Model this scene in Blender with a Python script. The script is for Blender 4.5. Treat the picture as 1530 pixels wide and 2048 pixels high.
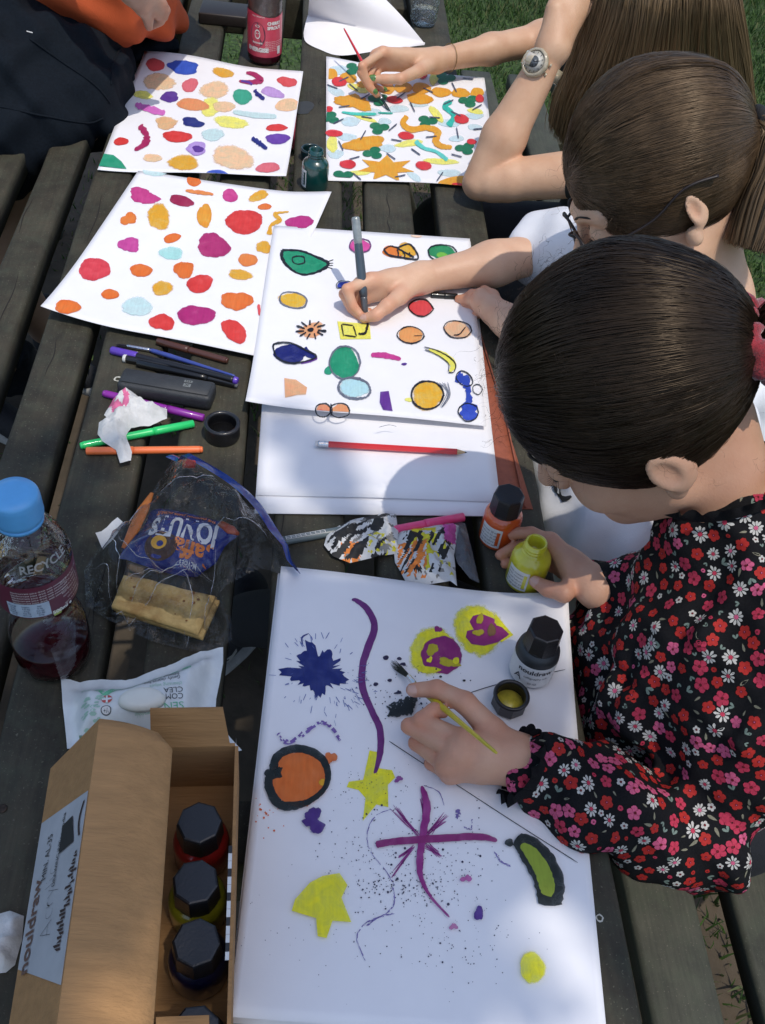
import bpy, bmesh, math, random
import numpy as np
from mathutils import Vector, Matrix
from mathutils.bvhtree import BVHTree

random.seed(7); rng = np.random.default_rng(7)
for o in list(bpy.data.objects): bpy.data.objects.remove(o)
scene = bpy.context.scene
COL = scene.collection
TZ = 0.74                       # height of the table top above the grass
CAM_H = 0.80135                 # camera above the table top
FPX, PITCH, ROLL, YAW = 1930.5, math.radians(47.388), math.radians(8.4245), math.radians(-8.0827)

# ---------------------------------------------------------------- camera, sky, sun, exposure
def cam_basis():
    f = Vector((0, math.cos(PITCH), -math.sin(PITCH))); r = Vector((1, 0, 0)); u = r.cross(f)
    r2 = r * math.cos(ROLL) + u * math.sin(ROLL); u2 = -r * math.sin(ROLL) + u * math.cos(ROLL)
    Z = Matrix.Rotation(YAW, 3, 'Z')
    return Z @ r2, Z @ u2, Z @ (-f)
CR, CU, CB = cam_basis()
CAMP = Vector((0, 0, TZ + CAM_H))
cam_d = bpy.data.cameras.new('camera'); cam = bpy.data.objects.new('camera', cam_d); COL.objects.link(cam)
M = Matrix((CR, CU, CB)).transposed().to_4x4(); M.translation = CAMP
cam.matrix_world = M
cam_d.sensor_fit = 'VERTICAL'; cam_d.sensor_height = 36.0; cam_d.sensor_width = 27.0
cam_d.lens = FPX / 2048 * 36.0; cam_d.clip_start = 0.02; cam_d.clip_end = 400
scene.camera = cam

SUN_EL, SUN_AZ = math.radians(69.5), math.radians(147)      # azimuth measured from +Y clockwise
world = bpy.data.worlds.new('World'); scene.world = world; world.use_nodes = True
wn = world.node_tree.nodes; wl = world.node_tree.links; wn.clear()
wo = wn.new('ShaderNodeOutputWorld'); wb = wn.new('ShaderNodeBackground'); ws = wn.new('ShaderNodeTexSky')
ws.sky_type = 'NISHITA'; ws.sun_disc = False; ws.sun_elevation = SUN_EL; ws.sun_rotation = SUN_AZ
ws.air_density = 1.0; ws.dust_density = 1.4; ws.ozone_density = 1.0
wl.new(ws.outputs[0], wb.inputs[0]); wb.inputs[1].default_value = 0.15; wl.new(wb.outputs[0], wo.inputs[0])
sd = bpy.data.lights.new('sun', 'SUN'); sun = bpy.data.objects.new('sun', sd); COL.objects.link(sun)
sd.energy = 2.0; sd.angle = math.radians(0.53); sd.color = (1.0, 0.93, 0.83)
SUNV = Vector((math.sin(SUN_AZ) * math.cos(SUN_EL), math.cos(SUN_AZ) * math.cos(SUN_EL), math.sin(SUN_EL)))
sun.rotation_euler = SUNV.to_track_quat('Z', 'Y').to_euler(); sun.location = SUNV * 20
scene.view_settings.view_transform = 'Standard'; scene.view_settings.look = 'None'
scene.view_settings.exposure = 0.34; scene.view_settings.gamma = 1.0; scene.view_settings.use_curve_mapping = False
scene.render.engine = 'CYCLES'
scene.cycles.max_bounces = 8; scene.cycles.transparent_max_bounces = 24; scene.cycles.use_denoising = True
scene.cycles.caustics_reflective = False; scene.cycles.caustics_refractive = False

# ---------------------------------------------------------------- helpers
def U(px, py, h=0.0):
    """world point seen at photo position (px,py) on the level h metres above the table top"""
    d = CR * ((px - 765) / FPX) - CU * ((py - 1024) / FPX) - CB
    t = (CAM_H - h) / (-d.z)
    return CAMP + d * t
def S(c):
    """sRGB 0..255 -> linear rgba"""
    o = []
    for v in c[:3]:
        v = v / 255.0
        o.append(v / 12.92 if v <= 0.04045 else ((v + 0.055) / 1.055) ** 2.4)
    return (*o, 1.0)
def G(node, name, val):
    if name in node.inputs: node.inputs[name].default_value = val
MATS = {}
def mat(name, col, rough=0.6, var=0.12, vscale=60.0, bump=0.0, bscale=200.0, coat=0.0, sheen=0.0, metal=0.0, trans=0.0,
        sss=0.0, spec=0.5, col2=None, stretch=None, detail=4.0, trl=0.0):
    """procedural principled material: two-tone noise colour, noise bump"""
    if name in MATS: return MATS[name]
    m = bpy.data.materials.new(name); m.use_nodes = True; MATS[name] = m
    n = m.node_tree.nodes; l = m.node_tree.links; p = n['Principled BSDF']
    col = tuple(col[:3]); c2 = tuple(col2[:3]) if col2 else tuple(c * (1 - var * 2) for c in col)
    if not col2: col = tuple(min(1, c * (1 + var * .6)) for c in col)
    tc = n.new('ShaderNodeTexCoord'); mp = n.new('ShaderNodeMapping'); l.new(tc.outputs['Object'], mp.inputs[0])
    if stretch: mp.inputs['Scale'].default_value = stretch
    nz = n.new('ShaderNodeTexNoise'); nz.inputs['Scale'].default_value = vscale; nz.inputs['Detail'].default_value = detail
    nz.inputs['Roughness'].default_value = 0.6
    l.new(mp.outputs[0], nz.inputs['Vector'])
    rp = n.new('ShaderNodeValToRGB'); rp.color_ramp.elements[0].position = 0.3; rp.color_ramp.elements[1].position = 0.7
    rp.color_ramp.elements[0].color = (*c2, 1); rp.color_ramp.elements[1].color = (*col, 1)
    l.new(nz.outputs['Fac'], rp.inputs[0]); l.new(rp.outputs[0], p.inputs['Base Color'])
    G(p, 'Roughness', rough); G(p, 'Metallic', metal); G(p, 'Coat Weight', coat); G(p, 'Coat Roughness', 0.08)
    G(p, 'Sheen Weight', sheen); G(p, 'Transmission Weight', trans); G(p, 'Specular IOR Level', spec)
    if sss: G(p, 'Subsurface Weight', sss); G(p, 'Subsurface Radius', (0.008, 0.0035, 0.002)); G(p, 'Subsurface Scale', 1.0)
    if bump:
        nb = n.new('ShaderNodeTexNoise'); nb.inputs['Scale'].default_value = bscale; nb.inputs['Detail'].default_value = 3
        l.new(mp.outputs[0], nb.inputs['Vector'])
        bp = n.new('ShaderNodeBump'); bp.inputs['Strength'].default_value = bump; bp.inputs['Distance'].default_value = 0.002
        l.new(nb.outputs['Fac'], bp.inputs['Height']); l.new(bp.outputs[0], p.inputs['Normal'])
    if trl:
        tb = n.new('ShaderNodeBsdfTranslucent'); l.new(rp.outputs[0], tb.inputs[0])
        mx = n.new('ShaderNodeMixShader'); mx.inputs[0].default_value = trl
        out = n['Material Output']; l.new(p.outputs[0], mx.inputs[1]); l.new(tb.outputs[0], mx.inputs[2]); l.new(mx.outputs[0], out.inputs[0])
    return m
def clear_mat(name, tint=(0.95, 0.96, 0.97), refl=1.0, rough=0.06, bump=0.0, bscale=40.0, milk=0.0):
    """thin clear plastic: see-through with a fresnel sheen"""
    if name in MATS: return MATS[name]
    m = bpy.data.materials.new(name); m.use_nodes = True; MATS[name] = m
    n = m.node_tree.nodes; l = m.node_tree.links; n.remove(n['Principled BSDF']); out = n['Material Output']
    tr = n.new('ShaderNodeBsdfTransparent'); tr.inputs[0].default_value = (*tint, 1)
    gl = n.new('ShaderNodeBsdfGlossy'); gl.inputs['Roughness'].default_value = rough; gl.inputs[0].default_value = (1, 1, 1, 1)
    lw = n.new('ShaderNodeFresnel'); lw.inputs['IOR'].default_value = 1.45
    ma = n.new('ShaderNodeMath'); ma.operation = 'MULTIPLY'; ma.inputs[1].default_value = refl; ma.use_clamp = True
    l.new(lw.outputs[0], ma.inputs[0])
    mx = n.new('ShaderNodeMixShader'); l.new(ma.outputs[0], mx.inputs[0]); l.new(tr.outputs[0], mx.inputs[1]); l.new(gl.outputs[0], mx.inputs[2])
    last = mx
    if milk:
        df = n.new('ShaderNodeBsdfDiffuse'); df.inputs[0].default_value = (0.85, 0.86, 0.88, 1)
        m2 = n.new('ShaderNodeMixShader'); m2.inputs[0].default_value = milk; l.new(mx.outputs[0], m2.inputs[1]); l.new(df.outputs[0], m2.inputs[2]); last = m2
    l.new(last.outputs[0], out.inputs[0])
    if bump:
        tc = n.new('ShaderNodeTexCoord'); nb = n.new('ShaderNodeTexNoise'); nb.inputs['Scale'].default_value = bscale; nb.inputs['Detail'].default_value = 3
        nb.inputs['Distortion'].default_value = 1.5
        l.new(tc.outputs['Object'], nb.inputs['Vector'])
        bp = n.new('ShaderNodeBump'); bp.inputs['Strength'].default_value = bump; bp.inputs['Distance'].default_value = 0.01
        l.new(nb.outputs['Fac'], bp.inputs['Height']); l.new(bp.outputs[0], gl.inputs['Normal']); l.new(bp.outputs[0], lw.inputs['Normal'])
    return m

def wpos(o):
    v = Vector((0, 0, 0))
    while o: v = v + o.location; o = o.parent
    return v
def tag(o, label, cat, group=None, kind=None):
    o['label'] = label; o['category'] = cat
    if group: o['group'] = group
    if kind: o['kind'] = kind
    return o
def empty(name, loc, label=None, cat=None, group=None):
    o = bpy.data.objects.new(name, None); COL.objects.link(o); o.location = loc; o.empty_display_size = 0.05
    if label: tag(o, label, cat, group)
    return o
def link(name, V, F, mats, parent=None, smooth=True, mi=None, label=None, kind=None):
    """one mesh object from world-space vertices; its origin goes to the middle of its base"""
    V = np.asarray(V, dtype=np.float64).reshape(-1, 3)
    lo = V.min(0); hi = V.max(0); c = np.array([(lo[0] + hi[0]) / 2, (lo[1] + hi[1]) / 2, lo[2]])
    me = bpy.data.meshes.new(name)
    if isinstance(F, np.ndarray):
        k = F.shape[1]; me.vertices.add(len(V)); me.vertices.foreach_set('co', (V - c).astype(np.float32).ravel())
        me.loops.add(F.size); me.loops.foreach_set('vertex_index', F.astype(np.int32).ravel())
        me.polygons.add(len(F)); me.polygons.foreach_set('loop_start', np.arange(0, F.size, k, dtype=np.int32))
        try: me.polygons.foreach_set('loop_total', np.full(len(F), k, dtype=np.int32))
        except Exception: pass
        me.update(calc_edges=True); me.validate()
    else:
        me.from_pydata((V - c).tolist(), [], F); me.update()
    if not isinstance(mats, (list, tuple)): mats = [mats]
    for m in mats: me.materials.append(m)
    if smooth: me.polygons.foreach_set('use_smooth', np.ones(len(me.polygons), dtype=bool))
    if mi is not None: me.polygons.foreach_set('material_index', np.asarray(mi, dtype=np.int32))
    o = bpy.data.objects.new(name, me); COL.objects.link(o)
    cw = Vector(c)
    if parent is not None: o.parent = parent; o.location = cw - wpos(parent)
    else: o.location = cw
    if label: o['label'] = label
    if kind: o['kind'] = kind
    return o
class MB:
    """collects vertices and faces"""
    def __init__(s): s.v = []; s.f = []; s.m = []
    def add(s, V, F, m=0):
        b = len(s.v); s.v.extend([tuple(p) for p in V]); s.f.extend([tuple(i + b for i in f) for f in F]); s.m.extend([m] * len(F)); return s
    def build(s, name, mats, parent=None, smooth=True, label=None, kind=None):
        return link(name, s.v, s.f, mats, parent, smooth, s.m, label, kind)
def frame(d, up=Vector((0, 0, 1))):
    d = Vector(d).normalized()
    if abs(d.dot(up)) > 0.98: up = Vector((1, 0, 0))
    a = d.cross(up).normalized(); b = a.cross(d).normalized()
    return a, b, d
def tube(path, rad, n=12, cap=True, flat=1.0, up=Vector((0, 0, 1))):
    """tapered tube along a path"""
    P = [Vector(p) for p in path]; V = []; F = []
    if not hasattr(rad, '__len__'): rad = [rad] * len(P)
    for i, p in enumerate(P):
        d = (P[min(i + 1, len(P) - 1)] - P[max(i - 1, 0)])
        a, b, _ = frame(d, up)
        for k in range(n):
            t = 2 * math.pi * k / n
            V.append(p + a * math.cos(t) * rad[i] + b * math.sin(t) * rad[i] * flat)
    for i in range(len(P) - 1):
        for k in range(n):
            k2 = (k + 1) % n; F.append((i * n + k, i * n + k2, (i + 1) * n + k2, (i + 1) * n + k))
    if cap:
        F.append(tuple(range(n - 1, -1, -1))); F.append(tuple((len(P) - 1) * n + k for k in range(n)))
    return V, F
def lathe(prof, base, n=32, axis=Vector((0, 0, 1)), cap0=True, cap1=True, rib=None):
    """profile [(r,z)] turned around axis at base"""
    a, b, d = frame(axis); V = []; F = []; base = Vector(base)
    for j, (r, z) in enumerate(prof):
        for k in range(n):
            t = 2 * math.pi * k / n; rr = r * (1 + (rib(k, j) if rib else 0))
            V.append(base + a * rr * math.cos(t) + b * rr * math.sin(t) + d * z)
    for j in range(len(prof) - 1):
        for k in range(n):
            k2 = (k + 1) % n; F.append((j * n + k2, j * n + k, (j + 1) * n + k, (j + 1) * n + k2))
    if cap0: F.append(tuple(range(n)))
    if cap1: F.append(tuple((len(prof) - 1) * n + k for k in range(n - 1, -1, -1)))
    return V, F
def box(c0, c1, bev=0.0, seg=2):
    """axis aligned box with bevelled edges"""
    bm = bmesh.new(); bmesh.ops.create_cube(bm, size=1.0)
    c0 = Vector(c0); c1 = Vector(c1); s = c1 - c0; m = (c0 + c1) / 2
    for v in bm.verts: v.co = Vector((v.co.x * s.x, v.co.y * s.y, v.co.z * s.z)) + m
    if bev: bmesh.ops.bevel(bm, geom=bm.edges[:], offset=bev, segments=seg, affect='EDGES', profile=0.6)
    bm.verts.index_update(); V = [v.co.copy() for v in bm.verts]; F = [tuple(v.index for v in f.verts) for f in bm.faces]; bm.free()
    return V, F
def xform(VF, mtx): return [mtx @ Vector(v) for v in VF[0]], VF[1]
def catmull(P, n=8):
    P = [Vector(p) for p in P]; out = []
    for i in range(len(P) - 1):
        p0 = P[max(i - 1, 0)]; p1 = P[i]; p2 = P[i + 1]; p3 = P[min(i + 2, len(P) - 1)]
        for k in range(n):
            t = k / n
            out.append(0.5 * ((2 * p1) + (p2 - p0) * t + (2 * p0 - 5 * p1 + 4 * p2 - p3) * t * t + (3 * p1 - p0 - 3 * p2 + p3) * t ** 3))
    out.append(P[-1]); return out
def text_mesh(s, size=1.0, bold=0.0, depth=0.0):
    """flat outline of lettering: (verts 2d, faces), anchored centre"""
    cu = bpy.data.curves.new('lettering', 'FONT'); cu.body = s; cu.size = size; cu.align_x = 'CENTER'; cu.align_y = 'CENTER'
    cu.offset = bold; cu.resolution_u = 3
    ob = bpy.data.objects.new('lettering', cu); COL.objects.link(ob)
    dg = bpy.context.evaluated_depsgraph_get(); me = bpy.data.meshes.new_from_object(ob.evaluated_get(dg))
    V = [v.co.copy() for v in me.vertices]; F = [tuple(p.vertices) for p in me.polygons]
    bpy.data.objects.remove(ob); bpy.data.curves.remove(cu); bpy.data.meshes.remove(me)
    return V, F
def text_on(mb, s, o, ex, ey, size, lift=0.0004, m=0, bold=0.0, width=None):
    """lettering laid on a plane: centre o, reading along ex, up ey (unit vectors)"""
    V, F = text_mesh(s, size, bold); o = Vector(o); ex = Vector(ex).normalized(); ey = Vector(ey).normalized(); nn = ex.cross(ey).normalized()
    if not V: return
    k = 1.0
    if width:
        w = max(v.x for v in V) - min(v.x for v in V); k = width / max(w, 1e-6)
    mb.add([o + ex * v.x * k + ey * v.y + nn * lift for v in V], F, m)

# ---------------------------------------------------------------- organic surfaces: blended distance fields meshed by surface nets
def cap_(a, b, ra, rb=None, k=0.008): return ('c', np.array(a, float), np.array(b, float), ra, ra if rb is None else rb, k)
def ell_(c, axes, r, k=0.01, sub=False): return ('s' if sub else 'e', np.array(c, float), np.array(axes, float), np.array(r, float), k)
def prim_d(p, P):
    if p[0] == 'c':
        a, b = p[1], p[2]; ab = b - a; pa = P - a
        t = np.clip((pa @ ab) / max(ab @ ab, 1e-12), 0, 1)
        return np.sqrt(((pa - t[..., None] * ab) ** 2).sum(-1)) - (p[3] + t * (p[4] - p[3]))
    q = (P - p[1]) @ p[2].T
    k0 = np.sqrt(((q / p[3]) ** 2).sum(-1)); k1 = np.sqrt(((q / p[3] ** 2) ** 2).sum(-1)) + 1e-9
    return k0 * (k0 - 1) / k1
def organic(prims, vox=0.003, disp=None, clip=None, margin=0.0):
    N = 8; bs = vox * N
    lo = np.full(3, 1e9); hi = np.full(3, -1e9)
    for p in prims:
        if p[0] == 's': continue
        if p[0] == 'c':
            r = max(p[3], p[4]); pts = [p[1] - r, p[1] + r, p[2] - r, p[2] + r]
        else:
            r = p[3].max(); pts = [p[1] - r, p[1] + r]
        for q in pts: lo = np.minimum(lo, q); hi = np.maximum(hi, q)
    pad = 0.02 + margin; lo -= pad; hi += pad
    nb = np.ceil((hi - lo) / bs).astype(int)
    bi = np.stack(np.meshgrid(*[np.arange(k) for k in nb], indexing='ij'), -1).reshape(-1, 3)
    cen = lo + (bi + 0.5) * bs; diag = bs * 0.87
    D = np.stack([prim_d(p, cen) for p in prims], 1)
    add = np.array([p[0] != 's' for p in prims]); dmin = D[:, add].min(1)
    act = np.abs(dmin) < diag + 0.022 + margin
    act |= (dmin < 0) & (D[:, ~add].min(1) < diag + 0.02) if (~add).any() else False
    bi = bi[act]; D = D[act]; dmin = dmin[act]
    g = np.arange(N + 1); loc = np.stack(np.meshgrid(g, g, g, indexing='ij'), -1).reshape(-1, 3)
    val = np.full((len(bi), (N + 1) ** 3), 1e3)
    org = lo + bi * bs
    for i, p in enumerate(prims):
        sel = np.where(D[:, i] < (np.maximum(dmin, 0) + 2 * diag + 0.03 if p[0] != 's' else diag + 0.03))[0]
        for ch in np.array_split(sel, max(1, len(sel) // 1500 + 1)):
            if not len(ch): continue
            Pp = org[ch][:, None, :] + loc[None] * vox
            d = prim_d(p, Pp); cur = val[ch]; k = p[-1]
            if p[0] == 's':
                h = np.clip(0.5 - 0.5 * (cur + d) / k, 0, 1); new = cur + (-d - cur) * h + k * h * (1 - h)
            else:
                h = np.clip(0.5 + 0.5 * (cur - d) / k, 0, 1); new = cur + (d - cur) * h - k * h * (1 - h)
                new = np.where(cur > 500, d, new)
            val[ch] = new
    if disp is not None or clip is not None:
        for ch in np.array_split(np.arange(len(bi)), max(1, len(bi) // 2000 + 1)):
            Pp = org[ch][:, None, :] + loc[None] * vox
            if disp is not None: val[ch] = val[ch] - disp(Pp)
            if clip is not None: val[ch] = np.maximum(val[ch], clip(Pp))
    val = val.reshape(-1, N + 1, N + 1, N + 1)
    ins = val < 0
    c8 = [(i, j, k) for i in (0, 1) for j in (0, 1) for k in (0, 1)]
    cnt = sum(ins[:, i:i + N, j:j + N, k:k + N].astype(np.int8) for i, j, k in c8)
    b, x, y, z = np.where((cnt > 0) & (cnt < 8))
    acc = np.zeros((len(b), 3)); num = np.zeros(len(b))
    corner = {c: val[b, x + c[0], y + c[1], z + c[2]] for c in c8}
    for c in c8:
        for ax in range(3):
            if c[ax] == 0:
                e = list(c); e[ax] = 1; e = tuple(e); va, vb = corner[c], corner[e]; m = (va < 0) != (vb < 0)
                t = np.where(m, va / np.where(m, va - vb, 1), 0); pt = np.tile(np.array(c, float), (len(b), 1)); pt[:, ax] = t
                acc += pt * m[:, None]; num += m
    gidx = bi[b] * N + np.stack([x, y, z], 1); V = lo + (gidx + acc / num[:, None]) * vox
    dims = nb * N + 2
    key = (gidx[:, 0] * dims[1] + gidx[:, 1]) * dims[2] + gidx[:, 2]
    order = np.argsort(key); sk = key[order]
    Q = []
    for ax in range(3):
        sl = [slice(0, N)] * 3; sl2 = list(sl); sl2[ax] = slice(1, N + 1)
        A = ins[(slice(None), *sl)]; B = ins[(slice(None), *sl2)]
        bb, xx, yy, zz = np.where(A != B); base = bi[bb] * N + np.stack([xx, yy, zz], 1); fl = A[bb, xx, yy, zz]
        u, w = (ax + 1) % 3, (ax + 2) % 3
        qs = []
        for du, dw in ((-1, -1), (0, -1), (0, 0), (-1, 0)):
            cc = base.copy(); cc[:, u] += du; cc[:, w] += dw
            kk = (cc[:, 0] * dims[1] + cc[:, 1]) * dims[2] + cc[:, 2]
            pos = np.searchsorted(sk, kk); pos = np.minimum(pos, len(sk) - 1); ok = sk[pos] == kk
            qs.append(np.where(ok, order[pos], -1))
        q = np.stack(qs, 1); good = (q >= 0).all(1); q = q[good]; fl = fl[good]
        q[~fl] = q[~fl][:, ::-1]; Q.append(q)
    return V, np.concatenate(Q).astype(np.int32)
def wave(P, dirs):
    """sum of sines used for cloth folds: dirs = [(vector, amplitude, phase)]"""
    o = 0
    for v, a, ph in dirs:
        o = o + a * np.sin(P @ np.array(v, float) + ph + 1.3 * np.sin(P @ (np.array(v, float)[[1, 2, 0]] * 0.6) + ph))
    return o

# ================================================================ SETTING
m_soil = mat('soil', (0.10, 0.075, 0.05), 0.95, col2=(0.045, 0.035, 0.022), vscale=9, bump=0.8, bscale=60)
def ground_mat():
    m = bpy.data.materials.new('grassy_ground'); m.use_nodes = True; n = m.node_tree.nodes; l = m.node_tree.links; p = n['Principled BSDF']
    tc = n.new('ShaderNodeTexCoord')
    n1 = n.new('ShaderNodeTexNoise'); n1.inputs['Scale'].default_value = 55; n1.inputs['Detail'].default_value = 6
    n2 = n.new('ShaderNodeTexNoise'); n2.inputs['Scale'].default_value = 2.2; n2.inputs['Detail'].default_value = 4
    l.new(tc.outputs['Object'], n1.inputs['Vector']); l.new(tc.outputs['Object'], n2.inputs['Vector'])
    r1 = n.new('ShaderNodeValToRGB'); r1.color_ramp.elements[0].color = (0.014, 0.030, 0.007, 1); r1.color_ramp.elements[1].color = (0.062, 0.118, 0.024, 1)
    r1.color_ramp.elements[0].position = .35; r1.color_ramp.elements[1].position = .68
    l.new(n1.outputs['Fac'], r1.inputs[0])
    r2 = n.new('ShaderNodeValToRGB'); r2.color_ramp.elements[0].position = .5; r2.color_ramp.elements[1].position = .68
    l.new(n2.outputs['Fac'], r2.inputs[0])
    mx = n.new('ShaderNodeMix'); mx.data_type = 'RGBA'; l.new(r2.outputs[0], mx.inputs[0]); l.new(r1.outputs[0], mx.inputs[6]); mx.inputs[7].default_value = (0.045, 0.065, 0.02, 1)
    l.new(mx.outputs[2], p.inputs['Base Color']); p.inputs['Roughness'].default_value = 0.95
    bp = n.new('ShaderNodeBump'); bp.inputs['Strength'].default_value = .9; bp.inputs['Distance'].default_value = .02
    l.new(n1.outputs['Fac'], bp.inputs['Height']); l.new(bp.outputs[0], p.inputs['Normal'])
    return m
g = MB(); R_ = 120
g.add([(-R_, -R_, 0), (R_, -R_, 0), (R_, R_, 0), (-R_, R_, 0)], [(0, 1, 2, 3)])
o = g.build('ground', ground_mat(), smooth=False); tag(o, 'green lawn all round the picnic table', 'ground', kind='structure')
# worn bare earth under the table
nx, ny = 30, 60; V = []; F = []
for j in range(ny + 1):
    for i in range(nx + 1):
        x = -0.95 + 1.75 * i / nx; y = -0.4 + 3.4 * j / ny
        ed = min(i, nx - i, j, ny - j)
        V.append((x, y, 0.004 + min(ed, 3) / 3 * 0.008 + 0.006 * math.sin(x * 21 + y * 13) * math.sin(y * 17 - x * 9) * (ed > 1)))
for j in range(ny):
    for i in range(nx): a = j * (nx + 1) + i; F.append((a, a + 1, a + nx + 2, a + nx + 1))
o = link('bare_earth', V, F, m_soil); tag(o, 'worn brown earth beneath the table and benches', 'earth', kind='structure')

def blades(spec, name, label, mats, far=0):
    V = []; F = []; mi = []
    for _ in range(far):                                   # thinning outwards, single-blade triangles
        r = 2.2 + abs(random.gauss(0, 2.6)); t = random.uniform(0, 6.283); x, y = .1 + r * math.cos(t) * .9, 1.5 + r * math.sin(t) * 1.25; a = random.uniform(0, 6.283); h = random.uniform(.03, .06); w = .004; i = len(V)
        V += [(x - math.cos(a) * w, y - math.sin(a) * w, .001), (x + math.cos(a) * w, y + math.sin(a) * w, .001), (x + random.uniform(-.03, .03), y + random.uniform(-.03, .03), h)]; F.append((i, i + 1, i + 2)); mi.append(random.choice((0, 0, 1, 1, 2)))
    for (x0, x1, y0, y1, n, h0, h1) in spec:
        for _ in range(n):
            x = random.uniform(x0, x1); y = random.uniform(y0, y1); a = random.uniform(0, 6.283); h = random.uniform(h0, h1); w = random.uniform(.0016, .0034)
            lean = random.uniform(.2, 1.0) * h; b = random.uniform(0, 6.283); i = len(V)
            dx, dy = math.cos(a) * w, math.sin(a) * w; lx, ly = math.cos(b) * lean, math.sin(b) * lean
            V += [(x - dx, y - dy, 0.001), (x + dx, y + dy, 0.001), (x + dx * .7 + lx * .4, y + dy * .7 + ly * .4, h * .6), (x - dx * .7 + lx * .4, y - dy * .7 + ly * .4, h * .6), (x + lx, y + ly, h)]
            F += [(i, i + 1, i + 2, i + 3), (i + 3, i + 2, i + 4)]; k = random.choice((0, 0, 1, 1, 2)); mi += [k, k]
    o = link(name, V, F, mats, smooth=True, mi=mi); tag(o, label, 'grass', kind='stuff'); return o
gm = [mat('blade_green', (0.075, 0.15, 0.028), .6, vscale=3, trl=.3), mat('blade_dark', (0.032, 0.075, 0.014), .6, vscale=3, trl=.3), mat('blade_straw', (0.13, 0.15, 0.05), .7, vscale=3, trl=.2)]
blades([(0.35, 2.6, 1.3, 5.2, 60000, .012, .032), (-1.5, .35, 2.2, 5.5, 16000, .012, .03)], 'grass', 'short green grass growing beyond the table', gm, 60000)
blades([(-.9, .8, 0, 3.0, 1500, .01, .04), (.45, .75, .1, .8, 800, .02, .07), (-.3, .5, 1.6, 3.0, 4200, .015, .05)], 'grass', 'sparse grass tufts between the slats on bare earth', gm)

def wood_mat(name, base, dark, green=.4, spk=.6):
    m = bpy.data.materials.new(name); m.use_nodes = True; n = m.node_tree.nodes; l = m.node_tree.links; p = n['Principled BSDF']
    tc = n.new('ShaderNodeTexCoord'); oi = n.new('ShaderNodeObjectInfo')
    ad = n.new('ShaderNodeVectorMath'); ad.operation = 'ADD'; l.new(tc.outputs['Object'], ad.inputs[0]); l.new(oi.outputs['Location'], ad.inputs[1])
    mp = n.new('ShaderNodeMapping'); mp.inputs['Scale'].default_value = (1, .06, 1); l.new(ad.outputs[0], mp.inputs[0])
    gr = n.new('ShaderNodeTexNoise'); gr.inputs['Scale'].default_value = 240; gr.inputs['Detail'].default_value = 5; l.new(mp.outputs[0], gr.inputs['Vector'])
    bl = n.new('ShaderNodeTexNoise'); bl.inputs['Scale'].default_value = 13; bl.inputs['Detail'].default_value = 7; bl.inputs['Roughness'].default_value = .68; l.new(ad.outputs[0], bl.inputs['Vector'])
    al = n.new('ShaderNodeTexNoise'); al.inputs['Scale'].default_value = 38; al.inputs['Detail'].default_value = 8; al.inputs['Roughness'].default_value = .75; l.new(ad.outputs[0], al.inputs['Vector'])
    sp = n.new('ShaderNodeTexNoise'); sp.inputs['Scale'].default_value = 420; sp.inputs['Detail'].default_value = 3; l.new(ad.outputs[0], sp.inputs['Vector'])
    r1 = n.new('ShaderNodeValToRGB'); r1.color_ramp.elements[0].position = .3; r1.color_ramp.elements[1].position = .72
    r1.color_ramp.elements[0].color = (*dark, 1); r1.color_ramp.elements[1].color = (*base, 1); l.new(bl.outputs['Fac'], r1.inputs[0])
    r2 = n.new('ShaderNodeValToRGB'); r2.color_ramp.elements[0].position = .45; r2.color_ramp.elements[1].position = .72; r2.color_ramp.elements[1].color = (green,) * 3 + (1,); r2.color_ramp.elements[0].color = (0, 0, 0, 1)
    l.new(al.outputs['Fac'], r2.inputs[0])
    m1 = n.new('ShaderNodeMix'); m1.data_type = 'RGBA'; l.new(r2.outputs[0], m1.inputs[0]); l.new(r1.outputs[0], m1.inputs[6]); m1.inputs[7].default_value = (0.058, 0.070, 0.046, 1)
    r3 = n.new('ShaderNodeValToRGB'); r3.color_ramp.elements[0].position = .3; r3.color_ramp.elements[1].position = .75; r3.color_ramp.elements[0].color = (.76, .76, .76, 1); r3.color_ramp.elements[1].color = (1.2, 1.18, 1.15, 1)
    l.new(gr.outputs['Fac'], r3.inputs[0])
    m2 = n.new('ShaderNodeMix'); m2.data_type = 'RGBA'; m2.blend_type = 'MULTIPLY'; m2.inputs[0].default_value = .75; l.new(m1.outputs[2], m2.inputs[6]); l.new(r3.outputs[0], m2.inputs[7])
    r4 = n.new('ShaderNodeValToRGB'); r4.color_ramp.elements[0].position = .64; r4.color_ramp.elements[1].position = .74; r4.color_ramp.elements[1].color = (spk,) * 3 + (1,); r4.color_ramp.elements[0].color = (0, 0, 0, 1)
    l.new(sp.outputs['Fac'], r4.inputs[0])
    m3 = n.new('ShaderNodeMix'); m3.data_type = 'RGBA'; l.new(r4.outputs[0], m3.inputs[0]); l.new(m2.outputs[2], m3.inputs[6]); m3.inputs[7].default_value = (0.17, 0.16, 0.12, 1)
    l.new(m3.outputs[2], p.inputs['Base Color']); p.inputs['Roughness'].default_value = .72; G(p, 'Specular IOR Level', .35)
    b1 = n.new('ShaderNodeBump'); b1.inputs['Strength'].default_value = .38; b1.inputs['Distance'].default_value = .0012; l.new(gr.outputs['Fac'], b1.inputs['Height'])
    b2 = n.new('ShaderNodeBump'); b2.inputs['Strength'].default_value = .5; b2.inputs['Distance'].default_value = .0015; l.new(al.outputs['Fac'], b2.inputs['Height']); l.new(b1.outputs[0], b2.inputs['Normal'])
    l.new(b2.outputs[0], p.inputs['Normal'])
    return m
m_wood = wood_mat('weathered_wood', (0.064, 0.056, 0.037), (0.021, 0.019, 0.0130), .5)
m_wood2 = wood_mat('bench_wood', (0.074, 0.074, 0.055), (0.035, 0.038, 0.029), .7)
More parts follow.
